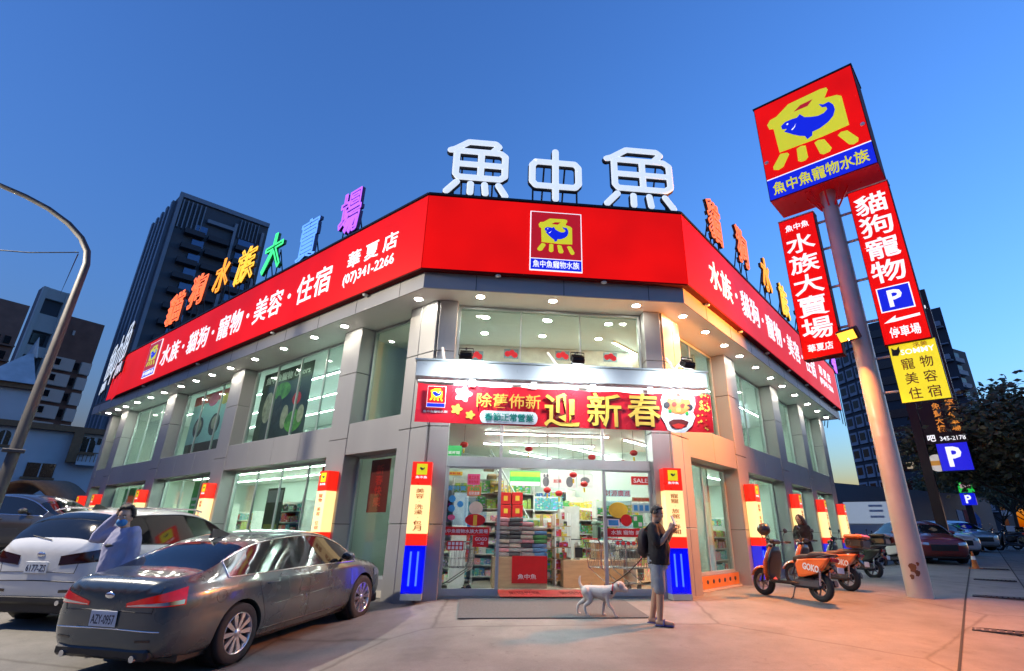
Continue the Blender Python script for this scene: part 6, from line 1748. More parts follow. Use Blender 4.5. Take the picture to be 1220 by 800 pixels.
# ------------------------------------------------------------------ scooters
ORG = paint('scooter_orange', (.72, .13, .015), .0, .35); BLKP = paint('scooter_black', (.012, .012, .013), .1, .3); SEATM = mat('seat_vinyl', (.045, .03, .025), .55, bump=.2); WHPS = paint('scooter_white', (.6, .6, .6), 0, .35)
REDL = mat('lamp_red', (.35, .01, .01), .2, coat=.5)
def scooter(label, loc, rz, main, lean=5, words='GOKO', topbox=True, seat=None, group='parked scooters beside the store'):
    """x forward; front wheel at +.66, rear at -.62"""
    t = thing('scooter', label, 'scooter', loc, rz, group, rx=R(lean))
    def whl(x, r, w):
        o = MB().lathe([(r*.62, -w*.4), (r*.75, -w*.5), (r*.95, -w*.42), (r, -w*.12), (r, w*.12), (r*.95, w*.42), (r*.75, w*.5), (r*.62, w*.4)], 26, Matrix.Translation((x, 0, r)) @ Matrix.Rotation(R(90), 4, 'X')).build('wheel', TYRE, t)
        k = MB(); Mx = Matrix.Translation((x, 0, r)) @ Matrix.Rotation(R(90), 4, 'X')
        k.lathe([(r*.58, -w*.38), (r*.64, -w*.40), (r*.64, w*.40), (r*.58, w*.38), (r*.58, -w*.38)], 24, Mx)
        k.cyl((0, 0, -w*.5), (0, 0, w*.5), r*.16, M=Mx)
        for i in range(5):
            a = R(i*72); k.cyl((r*.12*math.cos(a), r*.12*math.sin(a), 0), (r*.6*math.cos(a), r*.6*math.sin(a), 0), .018, .014, 6, Mx)
        k.build('rim', mat('rim_grey', (.22, .22, .23), .35, .7), o)
    whl(.66, .25, .11); whl(-.62, .245, .12)
    # front fork, fender and leg shield
    for s in (-1, 1): MB().cyl((.66, s*.075, .25), (.50, s*.06, .72), .022, n=8).build('fork_leg', DARK, t)
    fe = MB(); n = 12
    vs = []
    for i in range(n+1):
        a = R(20+150*i/n); r = .285
        for s, rr_ in ((-1, -.025), (-.6, .012), (0, .022), (.6, .012), (1, -.025)): vs.append((.66+(r+rr_)*math.cos(a), s*.085, .25+(r+rr_)*math.sin(a)))
    fe.add(vs, [(i*5+j, i*5+j+1, (i+1)*5+j+1, (i+1)*5+j) for i in range(n) for j in range(4)], None, 0, True); fe.build('front_fender', main, t)
    def shell(name, secs, m, n=14):
        """sections: (x, z, half width, half depth along the normal) stacked into a rounded body"""
        mb = MB(); vs = []
        for (x, z, hw, hd_, tl) in secs:
            for i in range(n):
                a = 2*math.pi*i/n; c_, s_ = math.cos(a), math.sin(a)
                c_ = math.copysign(abs(c_)**.7, c_); s_ = math.copysign(abs(s_)**.7, s_)
                vs.append((x+hd_*c_*math.cos(tl), hw*s_, z+hd_*c_*math.sin(tl)))
        k = len(secs)
        mb.add(vs, [(j*n+i, j*n+(i+1) % n, (j+1)*n+(i+1) % n, (j+1)*n+i) for j in range(k-1) for i in range(n)]+[tuple(range(n-1, -1, -1)), tuple(range((k-1)*n, k*n))], None, 0, True)
        return mb.build(name, m, t)
    shell('front_apron', [(.52, .28, .10, .03, 0), (.50, .42, .17, .05, .3), (.46, .60, .21, .06, .35), (.41, .78, .17, .06, .35), (.38, .90, .10, .05, .35)], main)
    shell('leg_shield', [(.40, .27, .15, .02, 0), (.40, .42, .19, .03, .3), (.36, .62, .21, .03, .35), (.32, .82, .15, .03, .35), (.31, .92, .09, .03, .35)], BLKP)
    sh = shell('apron_stripe', [(.565, .58, .05, .012, .35), (.545, .70, .07, .012, .35), (.50, .82, .05, .012, .35)], mat('stripe_white', (.7, .68, .65), .4))
    MB().ball((.44, 0, .90), .085, nu=14, nv=10, sq=(.8, 1.1, .85)).build('headlamp_cowl', BLKP, t)
    MB().ball((.497, 0, .905), .05, nu=12, nv=8, sq=(.5, 1, 1)).build('headlamp', HEADL, t)
    # floor, central tunnel, tail
    MB().bbox((-.30, -.17, .25), (.42, .17, .31), .02).build('footboard', BLKP, t)
    MB().bbox((-.55, -.13, .22), (-.2, .13, .40), .04).build('engine_cover', DARK, t)
    MB().bbox((-.72, .08, .21), (-.15, .16, .36), .035).build('transmission_case', DARK, t)
    MB().cyl((-.35, -.15, .22), (-.82, -.17, .33), .05, .06, 12).build('exhaust', DARK, t)
    MB().bbox((-.62, -.205, .27), (-.42, -.18, .36), .008).build('exhaust_guard', ALLOY, t)
    body = shell('rear_body', [(-.26, .52, .13, .17, R(90)), (-.38, .55, .18, .19, R(90)), (-.56, .60, .19, .16, R(90)), (-.76, .66, .15, .11, R(90)), (-.93, .72, .09, .06, R(90))], BLKP)
    for s in (-1, 1):
        p = [(-.28, .40), (-.24, .62), (-.30, .70), (-.60, .72), (-.95, .74), (-.80, .56), (-.66, .46), (-.40, .40)]
        mb = MB(); vs = []; cx = sum(a for a, b in p)/8; cz = sum(b for a, b in p)/8
        def bulge(x): return .165+.035*math.sin(max(0, min(1, (x+.98)/.74))*math.pi)
        ring = [(x, s*(bulge(x)), z) for x, z in p]; ring2 = [(cx+(x-cx)*.86, s*(bulge(x)+.018), cz+(z-cz)*.80) for x, z in p]
        mb.add(ring+ring2+[(x, s*.10, z) for x, z in p], [(i, (i+1) % 8, 8+(i+1) % 8, 8+i) for i in range(8)]+[tuple(range(8, 16)) if s < 0 else tuple(range(15, 7, -1))]+[(16+i, 16+(i+1) % 8, (i+1) % 8, i) for i in range(8)])
        me = mb.mesh('side_panel'); sharpen(me, 30); sp_ = link('side_panel', me, t, main)
        if words:
            Mx = frame((-.60, s*.215, .55), (1, 0, 0) if s < 0 else (-1, 0, 0), (0, 0, 1), (0, s, 0)) @ Matrix.Rotation(R(-8*s), 4, 'Y') @ Matrix.Rotation(R(9*(-s)), 4, 'Z')
            text(MB(), words, -.19, .19, -.045, .075, Mx, 0, .006, .06).build('lettering', mat('print_silver', (.72, .70, .68), .35), sp_)
    # seat
    sm = seat or SEATM
    mb = MB(); vs = []; secs = [(-.12, .66, .06, .02), (-.16, .71, .11, .045), (-.32, .745, .14, .055), (-.48, .75, .145, .055), (-.56, .785, .14, .06), (-.78, .80, .12, .055), (-.92, .80, .07, .03)]
    for x, z, hw, hh in secs:
        for i in range(12):
            a = 2*math.pi*i/12; vs.append((x, hw*math.copysign(abs(math.cos(a))**.6, math.cos(a)), z+hh*math.copysign(abs(math.sin(a))**.7, math.sin(a))))
    k = len(secs); mb.add(vs, [(j*12+i, (j+1)*12+i, (j+1)*12+(i+1) % 12, j*12+(i+1) % 12) for j in range(k-1) for i in range(12)]+[tuple(range(12)), tuple(range(k*12-1, (k-1)*12-1, -1))], None, 0, True); mb.build('seat', sm, t)
    MB().tube([(-.70, -.15, .74), (-.95, -.13, .80), (-1.0, 0, .81), (-.95, .13, .80), (-.70, .15, .74)], .014, 8).build('grab_rail', DARK, t)
    # handlebar, mirrors, levers
    MB().cyl((.40, 0, .84), (.30, 0, 1.02), .028, n=8).build('stem', BLKP, t)
    MB().tube([(.20, -.34, 1.03), (.28, -.20, 1.02), (.31, 0, 1.0), (.28, .20, 1.02), (.20, .34, 1.03)], .013, 8).build('handlebar', DARK, t)
    MB().bbox((.25, -.12, .97), (.38, .12, 1.05), .03).build('dashboard', BLKP, t)
    for s in (-1, 1):
        MB().cyl((.20, s*.34, 1.03), (.245, s*.235, 1.025), .019, n=8).build('grip', TYRE, t)
        MB().tube([(.27, s*.20, 1.04), (.29, s*.23, 1.14), (.27, s*.27, 1.22)], .007, 6).build('mirror_stalk', BLACK, t)
        MB().ball((.265, s*.285, 1.25), .06, nu=12, nv=8, sq=(.35, 1.1, .75)).build('mirror', BLKP, t)
        MB().tube([(.26, s*.20, 1.02), (.31, s*.25, 1.01), (.27, s*.35, 1.0)], .006, 6).build('brake_lever', ALLOY, t)
    # rear end
    MB().add([(-.80, -.06, .70), (-.80, .06, .70), (-1.02, .055, .48), (-1.02, -.055, .48), (-.84, -.06, .72), (-.84, .06, .72), (-1.05, .055, .50), (-1.05, -.055, .50)], [(0, 1, 2, 3), (4, 7, 6, 5), (0, 4, 5, 1), (1, 5, 6, 2), (2, 6, 7, 3), (3, 7, 4, 0)]).build('rear_mudguard', BLKP, t)
    MB().bbox((-1.062, -.09, .50), (-1.045, .09, .60), .004, Matrix.Identity(4)).build('number_plate', PLATE, t)
    MB().bbox((-.975, -.10, .68), (-.93, .10, .75), .012).build('tail_lamp', REDL, t)
    for s in (-1, 1): MB().cyl((-.70, s*.13, .27), (-.74, s*.14, .62), .022, n=10).build('shock_absorber', ALLOY, t)
    MB().tube([(-.18, .14, .24), (-.20, .26, .04), (-.16, .28, .0)], .012, 6).build('side_stand', DARK, t)
    if topbox:
        b = MB().bbox((-1.12, -.19, .86), (-.72, .19, 1.05), .04).build('top_box', BLKP, t)
        MB().bbox((-1.13, -.195, 1.053), (-.71, .195, 1.14), .035).build('box_lid', main, b)
    return t
def place(front, rear):
    """scooter centre and heading from the ground contacts of its wheels"""
    f, r = at_ground(*front), at_ground(*rear)
    d = Vector((f.x-r.x, f.y-r.y)); c_ = (f+r)/2; return c_, math.atan2(d.y, d.x), d.length
c1, h1, l1 = place((908, 709), (988, 721)); print('scooter', l1)
def stand(c_, h, back=0):
    p = Vector((c_.x-math.cos(h)*back, c_.y-math.sin(h)*back)); return (p.x, p.y, gz(p.x, p.y))
scooter('orange rental scooter nearest the camera with GOKO on its side', stand(c1, h1), h1, ORG, topbox=False)
c2_, h2_, l2 = place((948, 700), (1016, 704))
scooter('second orange rental scooter with an orange lidded top box', stand(c2_, h1+R(5)), h1+R(5), ORG, words='GOKO', seat=mat('seat_tan', (.16, .07, .035), .6))
c3, h3, l3 = place((985, 688), (1046, 689))
scooter('black scooter with an orange striped top box behind the woman', stand(c3, h1+R(10)), h1+R(10), BLKP, words=None)
sc4 = at_ground(1052, 675); scooter('white scooter parked behind the sign pole', stand(sc4, h1+R(14)), h1+R(14), WHPS, words=None, topbox=False)
sc5 = at_ground(1030, 676); scooter('dark scooter with white apron farthest along the wall', stand(sc5, h1+R(12)), h1+R(12), WHPS, words=None, topbox=True)
for i, (x, y) in enumerate(((1020, 668), (1040, 664), (1058, 661))):
    g_ = at_ground(x, y); scooter(['black scooter first in the far row by the store wall', 'white scooter second in the far row by the store wall', 'orange scooter third in the far row by the store wall'][i], stand(g_, 0), h1+R(16+4*i), [BLKP, WHPS, ORG][i], words=None, topbox=(i == 0))
# helmet on the first scooter's mirror
Mh = Matrix.Translation(stand(c1, h1)) @ Matrix.Rotation(h1, 4, 'Z')
hp = Mh @ Vector((.25, .27, 1.24))
hl = thing('helmet', 'black open face helmet hung on the mirror of the first orange scooter', 'helmet', hp, h1)
mb = MB(); mb.ball((0, 0, 0), .125, nu=18, nv=12, sq=(1.1, .95, .95)); mb.build('shell', BLKP, hl)
MB().ball((.05, 0, -.01), .10, nu=14, nv=10, sq=(1, .95, .7)).build('visor', CARGLASS, hl)
MB().tube([(.0, .1, -.06), (.03, .03, -.17), (.03, -.03, -.17), (0, -.1, -.06)], .008, 6).build('chin_strap', BLKC, hl)
# ------------------------------------------------------------------ background: towers, houses, trees, street things
def corner_block(name, label, D, pb, pa, pc, walls, zbot=-3, cat='building', depth=None):
    """building whose near top corner B lies on pixel pb at distance D; pa and pc are its other two visible top corners"""
    B = at_dist(*pb, D); z = B.z
    def same(p):
        d = ray(*p); return CAM+d*((z-CAM.z)/d.z)
    A, C = same(pa), same(pc)
    t = thing(name, label, cat, (B.x, B.y, zbot))
    o = Vector((B.x, B.y, 0))
    pts = [A, B, C, A+C-B]
    P = [Vector((p.x, p.y, 0))-o for p in pts]
    polyslab('wall', P, 0, z-zbot, walls, t)
    def fr(p, q):
        x = (q-p).normalized(); n_ = Vector((x.y, -x.x, 0)); return frame(p, x, (0, 0, 1), n_), (q-p).length
    return t, fr(P[0], P[1]), fr(P[1], P[2]), z-zbot
def add_shared(name, me, M, par, m=None):
    o = link(name, me, par); o.matrix_local = M; return o
def unit_box(m, name='u'):
    me = MB().box((0, 0, 0), (1, 1, 1)).mesh(name); me.materials.append(m); return me
DKG = mat('tower_dark', (.075, .085, .10), .6, var=.2, sc=.1); DKF = mat('tower_frame', (.24, .28, .33), .5, var=.1, sc=.2); WINB = mat('tower_glass', (.10, .15, .24), .08, .7, spec=.8); SLAB = mat('tower_slab', (.045, .05, .06), .7)
t, (ML, wl), (MR, wr), H = corner_block('apartment_tower', 'tall dark apartment tower rising behind the left side of the store', 120, (214, 234), (184, 267), (320, 272), DKG)
print('tower', H, wl, wr)
ub, us, uf = unit_box(WINB), unit_box(SLAB), unit_box(DKF)
def sbox(me, name, M, a, b, par): return add_shared(name, me, M @ Matrix.Translation(a) @ Matrix.Diagonal((b[0]-a[0], b[1]-a[1], b[2]-a[2], 1)), par)
fl = 3.3; nf = int(H/fl)-2
for i in range(5):                                                         # bright fins on the narrow left face
    u = wl*(i+.2)/5; sbox(uf, 'fin', ML, (u, 6, .01), (u+wl*.07, H-.6, .6), t)
sbox(uf, 'corner_fin', MR, (0.02, 4, .01), (wr*.035, H+.8, .5), t)
for u in (.62, .93): sbox(uf, 'frame_post', MR, (wr*u, 4, .01), (wr*(u+.03), H-2, .7), t)
sbox(uf, 'parapet', MR, (0, H+.01, -.4), (wr, H+1.0, .4), t)
sbox(uf, 'crown_frame', MR, (wr*.33, H-4, .02), (wr*.62, H-3.2, .8), t)
for i in range(6): sbox(uf, 'crown_fin', MR, (wr*(.05+i*.045), H-7, .02), (wr*(.062+i*.045), H-.5, .5), t)
for i in range(6): sbox(uf, 'crown_fin', MR, (wr*(.68+i*.04), H-5, .02), (wr*(.688+i*.04), H-.5, .5), t)
for f in range(4, nf):
    z = H-8-(f-4)*fl
    if z < 12: break
    sbox(us, 'balcony_slab', MR, (wr*.14, z, .02), (wr*.34, z+1.1, 1.4), t)
    sbox(us, 'balcony_slab', MR, (wr*.38, z, .02), (wr*.60, z+1.1, 1.4), t)
    sbox(us, 'balcony_slab', MR, (wr*.68, z, .02), (wr*.90, z+1.1, 1.2), t)
    sbox(ub, 'window', MR, (wr*.24, z+1.25, .02), (wr*.36, z+2.9, .25), t)
    sbox(ub, 'window', MR, (wr*.70, z+1.25, .02), (wr*.88, z+2.9, .2), t)
# left housing blocks
BRN = mat('brick_brown', (.18, .11, .085), .8, var=.2, sc=.5); CRMW = mat('wall_cream', (.62, .63, .58), .8, var=.1, sc=.3); WBLK = mat('window_black', (.012, .014, .016), .15)
ubk, ucr, ubr = unit_box(WBLK), unit_box(CRMW), unit_box(BRN)
t, (ML, wl), (MR, wr), H = corner_block('housing_block', 'brown brick housing block at the left edge behind the white house', 170, (-40, 345), (-60, 352), (36, 365), BRN)
for f in range(9):
    for i in range(4): sbox(ubk, 'window', MR, (wr*(.3+.17*i), H-10-f*3.6, .02), (wr*(.40+.17*i), H-8.2-f*3.6, .2), t)
    sbox(ubr, 'ledge', MR, (wr*.25, H-10.6-f*3.6, .02), (wr, H-10.3-f*3.6, .8), t)
t, (ML, wl), (MR, wr), H = corner_block('housing_block', 'pale housing block with brown crown beside the dark tower', 150, (70, 373), (60, 376), (125, 388), BRN)
for f in range(13):
    z = H-12-f*3.4
    sbox(ucr, 'pale_band', MR, (wr*.22, z, .02), (wr*.62, z+2.6, .9), t)
    sbox(ucr, 'pale_band', MR, (wr*.78, z, .02), (wr*.99, z+2.6, .7), t)
    sbox(ubk, 'window', MR, (wr*.24, z+.9, .91), (wr*.34, z+2.2, 1.0), t)
    sbox(ubk, 'window', MR, (wr*.66, z+.7, .02), (wr*.74, z+2.2, .2), t)
sbox(ucr, 'crown_lamp', MR, (wr*.4, H-4, .02), (wr*.44, H-3, .3), t)
t, (ML, wl), (MR, wr), H = corner_block('stair_tower', 'slim white framed stair tower standing out between the housing blocks', 140, (51, 342), (46, 346), (84, 352), DKG)
for u0, u1, z0, z1 in ((0, .17, 0, H), (.83, 1, 0, H), (.17, .83, H-2.2, H), (.17, .83, H-9, H-5.5), (.17, .83, H-14, H-12)):
    sbox(ucr, 'white_frame', MR, (wr*u0+.01, z0, .02), (wr*u1-.01, z1, .9 if u1-u0 < .5 else .7), t)
for k_ in range(7): sbox(ubk, 'window', MR, (wr*.25, H-11.5-k_*4.2, .05), (wr*.7, H-9.5-k_*4.2, .3), t); 
for k_ in range(10): sbox(ucr, 'white_frame', MR, (wr*.45, H-20-k_*4.2, .02), (wr*.83, H-18.8-k_*4.2, .6), t)
# pale house with pyramid roof in front of them
HD = 46
PALE = mat('stucco_pale', (.50, .53, .55), .8, var=.12, sc=.6); OCH = mat('ochre_wood', (.20, .11, .05), .7, var=.2); ROOFM = mat('roof_pale', (.42, .45, .46), .7, var=.2, sc=1.5)
h0 = at_dist(-60, 505, HD); h1_ = at_dist(128, 517, HD)
hx = Vector((h1_.x-h0.x, h1_.y-h0.y, 0)).normalized(); hn = Vector((hx.y, -hx.x, 0))
house = thing('white_house', 'pale blue grey house with arched windows and pyramid roofed turret at the left edge', 'building', (h0.x, h0.y, 0))
MH = frame((0, 0, 0), hx, (0, 0, 1), hn); MHw = Matrix.Translation(house.location) @ MH
Wd = (Vector((h1_.x, h1_.y))-Vector((h0.x, h0.y))).length
def hp_(x, y, w=0): return uv(MHw, x, y, w)
zt = hp_(50, 512)[1]
MB().box((0, -.5, -9), (Wd, zt, 0), MH).build('wall', PALE, house)
MB().box((-.2, zt+.001, -9), (Wd+.25, zt+.35, .35), MH).build('cornice', OCH, house)
zt2 = hp_(20, 462)[1]; u2 = hp_(44, 470)[0]
MB().box((0, zt+.351, -6), (u2, zt2, -.3), MH).build('upper_wall', PALE, house)
MB().box((-.2, zt2+.001, -6), (u2+.2, zt2+.3, 0), MH).build('cornice', OCH, house)
ap = hp_(36, 408); a0 = hp_(-30, 455)[0]; a1 = hp_(44, 455)[0]
mb = MB(); zz = zt2+.302
mb.add([(a0, zz, .2), (a1, zz, .2), (a1, zz, -5), (a0, zz, -5), ((a0+a1)/2+.6, ap[1], -2.4)], [(0, 1, 4), (1, 2, 4), (2, 3, 4), (3, 0, 4), (3, 2, 1, 0)], MH); rf = mb.build('roof', ROOFM, house)
MB().cyl(MH @ Vector(((a0+a1)/2+.6, ap[1]-.4, -2.4)), MH @ Vector(((a0+a1)/2+.6, ap[1]+1.0, -2.4)), .3, .02, 6).build('finial', ROOFM, rf)
def hwin(x0, x1, y0, y1, arch=False, par=house):
    u0, v1 = hp_(x0, y0); u1, _ = hp_(x1, y0); v0 = hp_((x0+x1)/2, y1)[1]
    pts = [(u0, v0), (u1, v0)]
    if arch: c_ = (u0+u1)/2; r_ = (u1-u0)/2; pts += [(c_+r_*math.cos(R(a)), v1-r_+r_*math.sin(R(a))) for a in range(0, 181, 20)]
    else: pts += [(u1, v1), (u0, v1)]
    w_ = MB().prism(pts, .01, .04, MH).build('window', WBLK, par)
    MB().box((u0-.12, v0-.14, .01), (u1+.12, v0-.02, .16), MH).build('sill', OCH, w_)
    MB().box(((u0+u1)/2-.03, v0, .041), ((u0+u1)/2+.03, v1-.02, .06), MH).build('frame_bar', PALE, w_)
hwin(33, 68, 551, 569); hwin(0, 16, 512, 530, True); hwin(100, 116, 522, 540, True); hwin(62, 84, 588, 606, True)
u0 = hp_(84, 530)[0]; u1 = hp_(96, 530)[0]
MB().box((u0, hp_(90, 552)[1], .01), (u1, zt-.01, .5), MH).build('brown_pier', OCH, house)
bz = hp_(104, 552)[1]
MB().box((u1+.02, bz-.2, .01), (Wd, bz, .8), MH).build('balcony_slab', PALE, house)
for i in range(9): MB().box((u1+.05+i*.2, bz+.001, .7), (u1+.09+i*.2, bz+.55, .74), MH).build('baluster', OCH, house)
MB().box((u1+.03, bz+.55, .68), (Wd, bz+.6, .76), MH).build('rail', OCH, house)
for i in range(8): MB().box((u1-.4+i*.4, zt-.6, .02), (u1-.2+i*.4, zt-.2, .05), MH).build('frieze_hole', WBLK, house)
# awning shape and wall by the house
aw = thing('awning', 'dark curved awning at the far left under the pale house', 'awning', at_dist(20, 640, 33)); A_ = MH
P0 = Matrix.Translation(-aw.location); q0 = at_dist(-30, 598, 33); q1 = at_dist(62, 600, 33)
vs = []
for i in range(13):
    s = i/12; p = q0.lerp(q1, s); zz = .8*math.sin(math.pi*s)
    vs += [P0 @ (p+Vector((0, 0, zz))), P0 @ (p+Vector((0, 0, zz+.12))), P0 @ (p+Vector((0, 2.5, zz+.3))), P0 @ (p+Vector((0, 2.5, zz+.18)))]
MB().add(vs, [(i*4+a, i*4+(a+1) % 4, i*4+4+(a+1) % 4, i*4+4+a) for i in range(12) for a in range(4)], None, 0, True).build('cover', OCH, aw)
for q in (q0, q1): MB().cyl(P0 @ q, P0 @ Vector((q.x, q.y, gz(q.x, q.y)-.1)), .06, n=8).build('post', DARK, aw)
wl0, wl1 = at_dist(-60, 620, 36), at_dist(92, 622, 36)
lw_ = thing('boundary_wall', 'low grey wall behind the far left car', 'wall', (wl0.x, wl0.y, -.2)); dx_ = Vector((wl1.x-wl0.x, wl1.y-wl0.y, 0)); 
Mw = frame((0, 0, 0), dx_.normalized(), (0, 0, 1), Vector((dx_.y, -dx_.x, 0)).normalized())
MB().box((0, 0, -.2), (dx_.length, 2.0, 0), Mw).build('wall', mat('wall_grey', (.11, .11, .11), .8, var=.2), lw_); MB().box((0, 2.001, -.25), (dx_.length, 2.12, .05), Mw).build('coping', PALE, lw_)
# dark car at the far left
DKP_ = paint('paint_charcoal', (.045, .045, .048), .3, .35)
fc = at_dist(22, 640, 20); fc.z = gz(fc.x, fc.y); print('far car', fc)
a = car('parked_sedan', 'charcoal car parked far left beyond the white SUV', 'cars parked in the background', sedan_spec(), fc, R(-8), DKP_, level=1, detail=False); a['paint'] = DKP_; dress(a, 'sedan', None, TAILDARK)
far_proto = a['t']
# street lamp and wires at the left
LB = at_dist(30, 500, 14); LB.z = gz(LB.x, LB.y)
sl = thing('street_lamp', 'tall grey street lamp with curved arm leaning in at the left edge', 'street lamp', LB)
top = at_dist(104, 315, math.hypot(LB.x, LB.y)); 
v = lambda x, y: uv(Matrix.Translation(LB) @ frame((0, 0, 0), Vector((LB.y, -LB.x, 0)).normalized(), (0, 0, 1), Vector((-LB.x, -LB.y, 0)).normalized()), x, y)
ML_ = frame((0, 0, 0), Vector((LB.y, -LB.x, 0)).normalized(), (0, 0, 1), Vector((-LB.x, -LB.y, 0)).normalized())
hz_ = v(103, 315)[1]
arm = [v(*p) for p in ((103, 315), (104, 300), (97, 284), (82, 267), (58, 249), (30, 234), (0, 221), (-50, 200))]
ux = arm[0][0]*.0
GALV = mat('galvanised', (.07, .07, .075), .6, .3, var=.15)
base_u = v(20, 530)[0]
mb = MB(); mb.tube([ML_ @ Vector((0, -.2, 0)), ML_ @ Vector((arm[0][0]*.5, arm[0][1]*.5, 0)), *[ML_ @ Vector((u_, w_, 0)) for u_, w_ in arm]], .1, 12, rs=[.11, .09, .068, .064, .06, .055, .05, .048, .045, .042]); mb.build('post', GALV, sl)
e_ = arm[-1]; MB().ball((e_[0]-.3, e_[1]+.1, 0), .22, ML_, nu=14, nv=8, sq=(1.8, .45, .7)).build('lamp_head', GALV, sl)
MB().cyl((0, 0, -.1), (0, 0, .35), .2, .16, 12).build('base', GALV, sl)
lq = ML_ @ Vector((e_[0]-.3, e_[1]-.01, 0))
MB().box((-.28, -.1, 0), (.28, .1, .01), Matrix.Translation(lq) @ Matrix.Rotation(math.atan2(-LB.x, LB.y), 4, 'Z')).build('lens', glow('street_lens', (1, .9, .74), 12), sl)
ld = bpy.data.lights.new('street_lamp', 'AREA'); ld.shape = 'RECTANGLE'; ld.size = .5; ld.size_y = .2; ld.color = (1, .87, .68); ld.energy = 1900*EX
lo = bpy.data.objects.new('lamp', ld); col.objects.link(lo); lo.parent = sl; lo.location = lq-Vector((0, 0, .03))
lo.rotation_euler = Vector((.45, -.25, -1)).to_track_quat('-Z', 'Y').to_euler()
MB().bbox((-.16, 2.6, .0), (.16, 2.66, .14), .01, ML_).build('band', DARK, sl)
for nm_, lab, p0, p1 in (('cable', 'thin dark cable running level to the street lamp', (-30, 296), (94, 301)), ('cable', 'thin dark cable dropping from the street lamp to the stair tower', (93, 303), (72, 350))):
    a_, b_ = at_dist(*p0, 14.2), at_dist(*p1, 14.0 if p1[1] < 320 else 60)
    o = MB().tube([a_, a_.lerp(b_, .5)-Vector((0, 0, .05)), b_], .012, 5).build('cable', BLACK); tag(o, lab, 'cable', 'overhead cables')
# ---------------- right side
t, (ML, wl), (MR, wr), H = corner_block('apartment_tower', 'dark apartment tower with pale window strip seen behind the sign pole', 130, (1019, 390), (988, 406), (1120, 366), SLAB)
GREYW = mat('tower_pale', (.34, .36, .40), .6, var=.1, sc=.3); ug = unit_box(GREYW); ulit = unit_box(glow('lit_window', (1, .75, .4), .35, (.3, .25, .2)))
fl = 3.4
for f in range(int(H/fl)-1):
    z = H-4-f*fl
    if z < 3: break
    for i in range(3):
        sbox(ug, 'bay_frame', ML, (wl*(.05+.32*i), z, .02), (wl*(.30+.32*i), z+2.6, .3), t)
        sbox(ubk, 'window', ML, (wl*(.09+.32*i), z+.7, .301), (wl*(.26+.32*i), z+2.2, .36), t)
    if f % 2 == 0: sbox(ug, 'balcony_rail', MR, (wr*.5, z, .02), (wr*.62, z+1.0, 1.0), t); sbox(ug, 'balcony_rail', MR, (wr*.82, z, .02), (wr*.96, z+1.0, 1.0), t)
    sbox(ug, 'balcony_slab', MR, (wr*.5, z-.3, .02), (wr*.98, z-.1, .7), t)
    sbox(ubk, 'window', MR, (wr*.1, z+.6, .02), (wr*.4, z+2.2, .2), t)
for u, z in ((.22, .35), (.3, .18), (.7, .28), (.86, .42)): sbox(ulit, 'lit_window', MR, (wr*u, H*z, .25), (wr*u+1.2, H*z+1.5, .28), t)
t, (ML, wl), (MR, wr), H = corner_block('apartment_tower', 'second dark tower right of the sign pole, behind the black pylon', 150, (1066, 395), (1050, 402), (1150, 420), SLAB)
for f in range(int(H/fl)-1):
    z = H-4-f*fl
    if z < 3: break
    for u in (.05, .36, .67): sbox(ug, 'balcony_slab', MR, (wr*u, z, .02), (wr*(u+.2), z+1.2, 1.0), t); sbox(ubk, 'window', MR, (wr*(u+.02), z+1.3, .02), (wr*(u+.18), z+2.7, .3), t)
    sbox(ug, 'pier', MR, (wr*.28, z, .02), (wr*.33, z+3.3, .6), t)
t, (ML, wl), (MR, wr), H = corner_block('low_block', 'low dark building beyond the right end of the store', 75, (1012, 588), (990, 575), (1165, 600), DKG)
for i in range(10): sbox(ubk, 'window', MR, (wr*(.04+.095*i), H-4.2, .02), (wr*(.10+.095*i), H-2.2, .2), t)
for i in (3, 6, 8): sbox(ulit, 'lit_window', MR, (wr*(.04+.095*i)+.2, H-7, .02), (wr*(.04+.095*i)+.6, H-4.8, .2), t)
# pale billboard wall
b0_ = at_dist(1012, 640, 36); b1_ = at_dist(1075, 640, 36)
bb = thing('billboard', 'long pale printed hoarding board beyond the scooters', 'billboard', (b0_.x, b0_.y, 0)); bx = Vector((b1_.x-b0_.x, b1_.y-b0_.y, 0)); 
MBB = frame((0, 0, 0), bx.normalized(), (0, 0, 1), Vector((bx.y, -bx.x, 0)).normalized()); MBw = Matrix.Translation(bb.location) @ MBB
z0_, z1_ = uv(MBw, 1040, 624)[1], uv(MBw, 1040, 598)[1]
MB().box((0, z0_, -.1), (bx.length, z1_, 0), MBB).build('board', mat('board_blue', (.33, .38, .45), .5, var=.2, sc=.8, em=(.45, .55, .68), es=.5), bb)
for k_, y_ in enumerate((603, 609, 616)): zz = uv(MBw, 1040, y_)[1]; MB().box((1.2, zz-.05, .001), (bx.length-.6, zz+.06, .01), MBB).build('print_line', mat('board_print', (.6, .65, .7), .5), bb)
MB().box((-.2, -.2, -.25), (bx.length+.6, z0_-.01, -.05), MBB).build('wall', PALE, bb)
hg = thing('dumpster', 'dark green covered bin beyond the white scooter', 'bin', at_ground(1056, 655), R(45)); MB().bbox((-1.0, -.5, .1), (1.0, .5, 1.15), .05).build('body', mat('bin_green', (.03, .06, .035), .6), hg); MB().bbox((-1.05, -.55, 1.16), (1.05, .55, 1.28), .04).build('lid', _mats['bin_green'], hg)
for x in (-.7, .7): MB().cyl((x, -.45, .1), (x, .45, .1), .1, n=10).build('wheel', TYRE, hg)
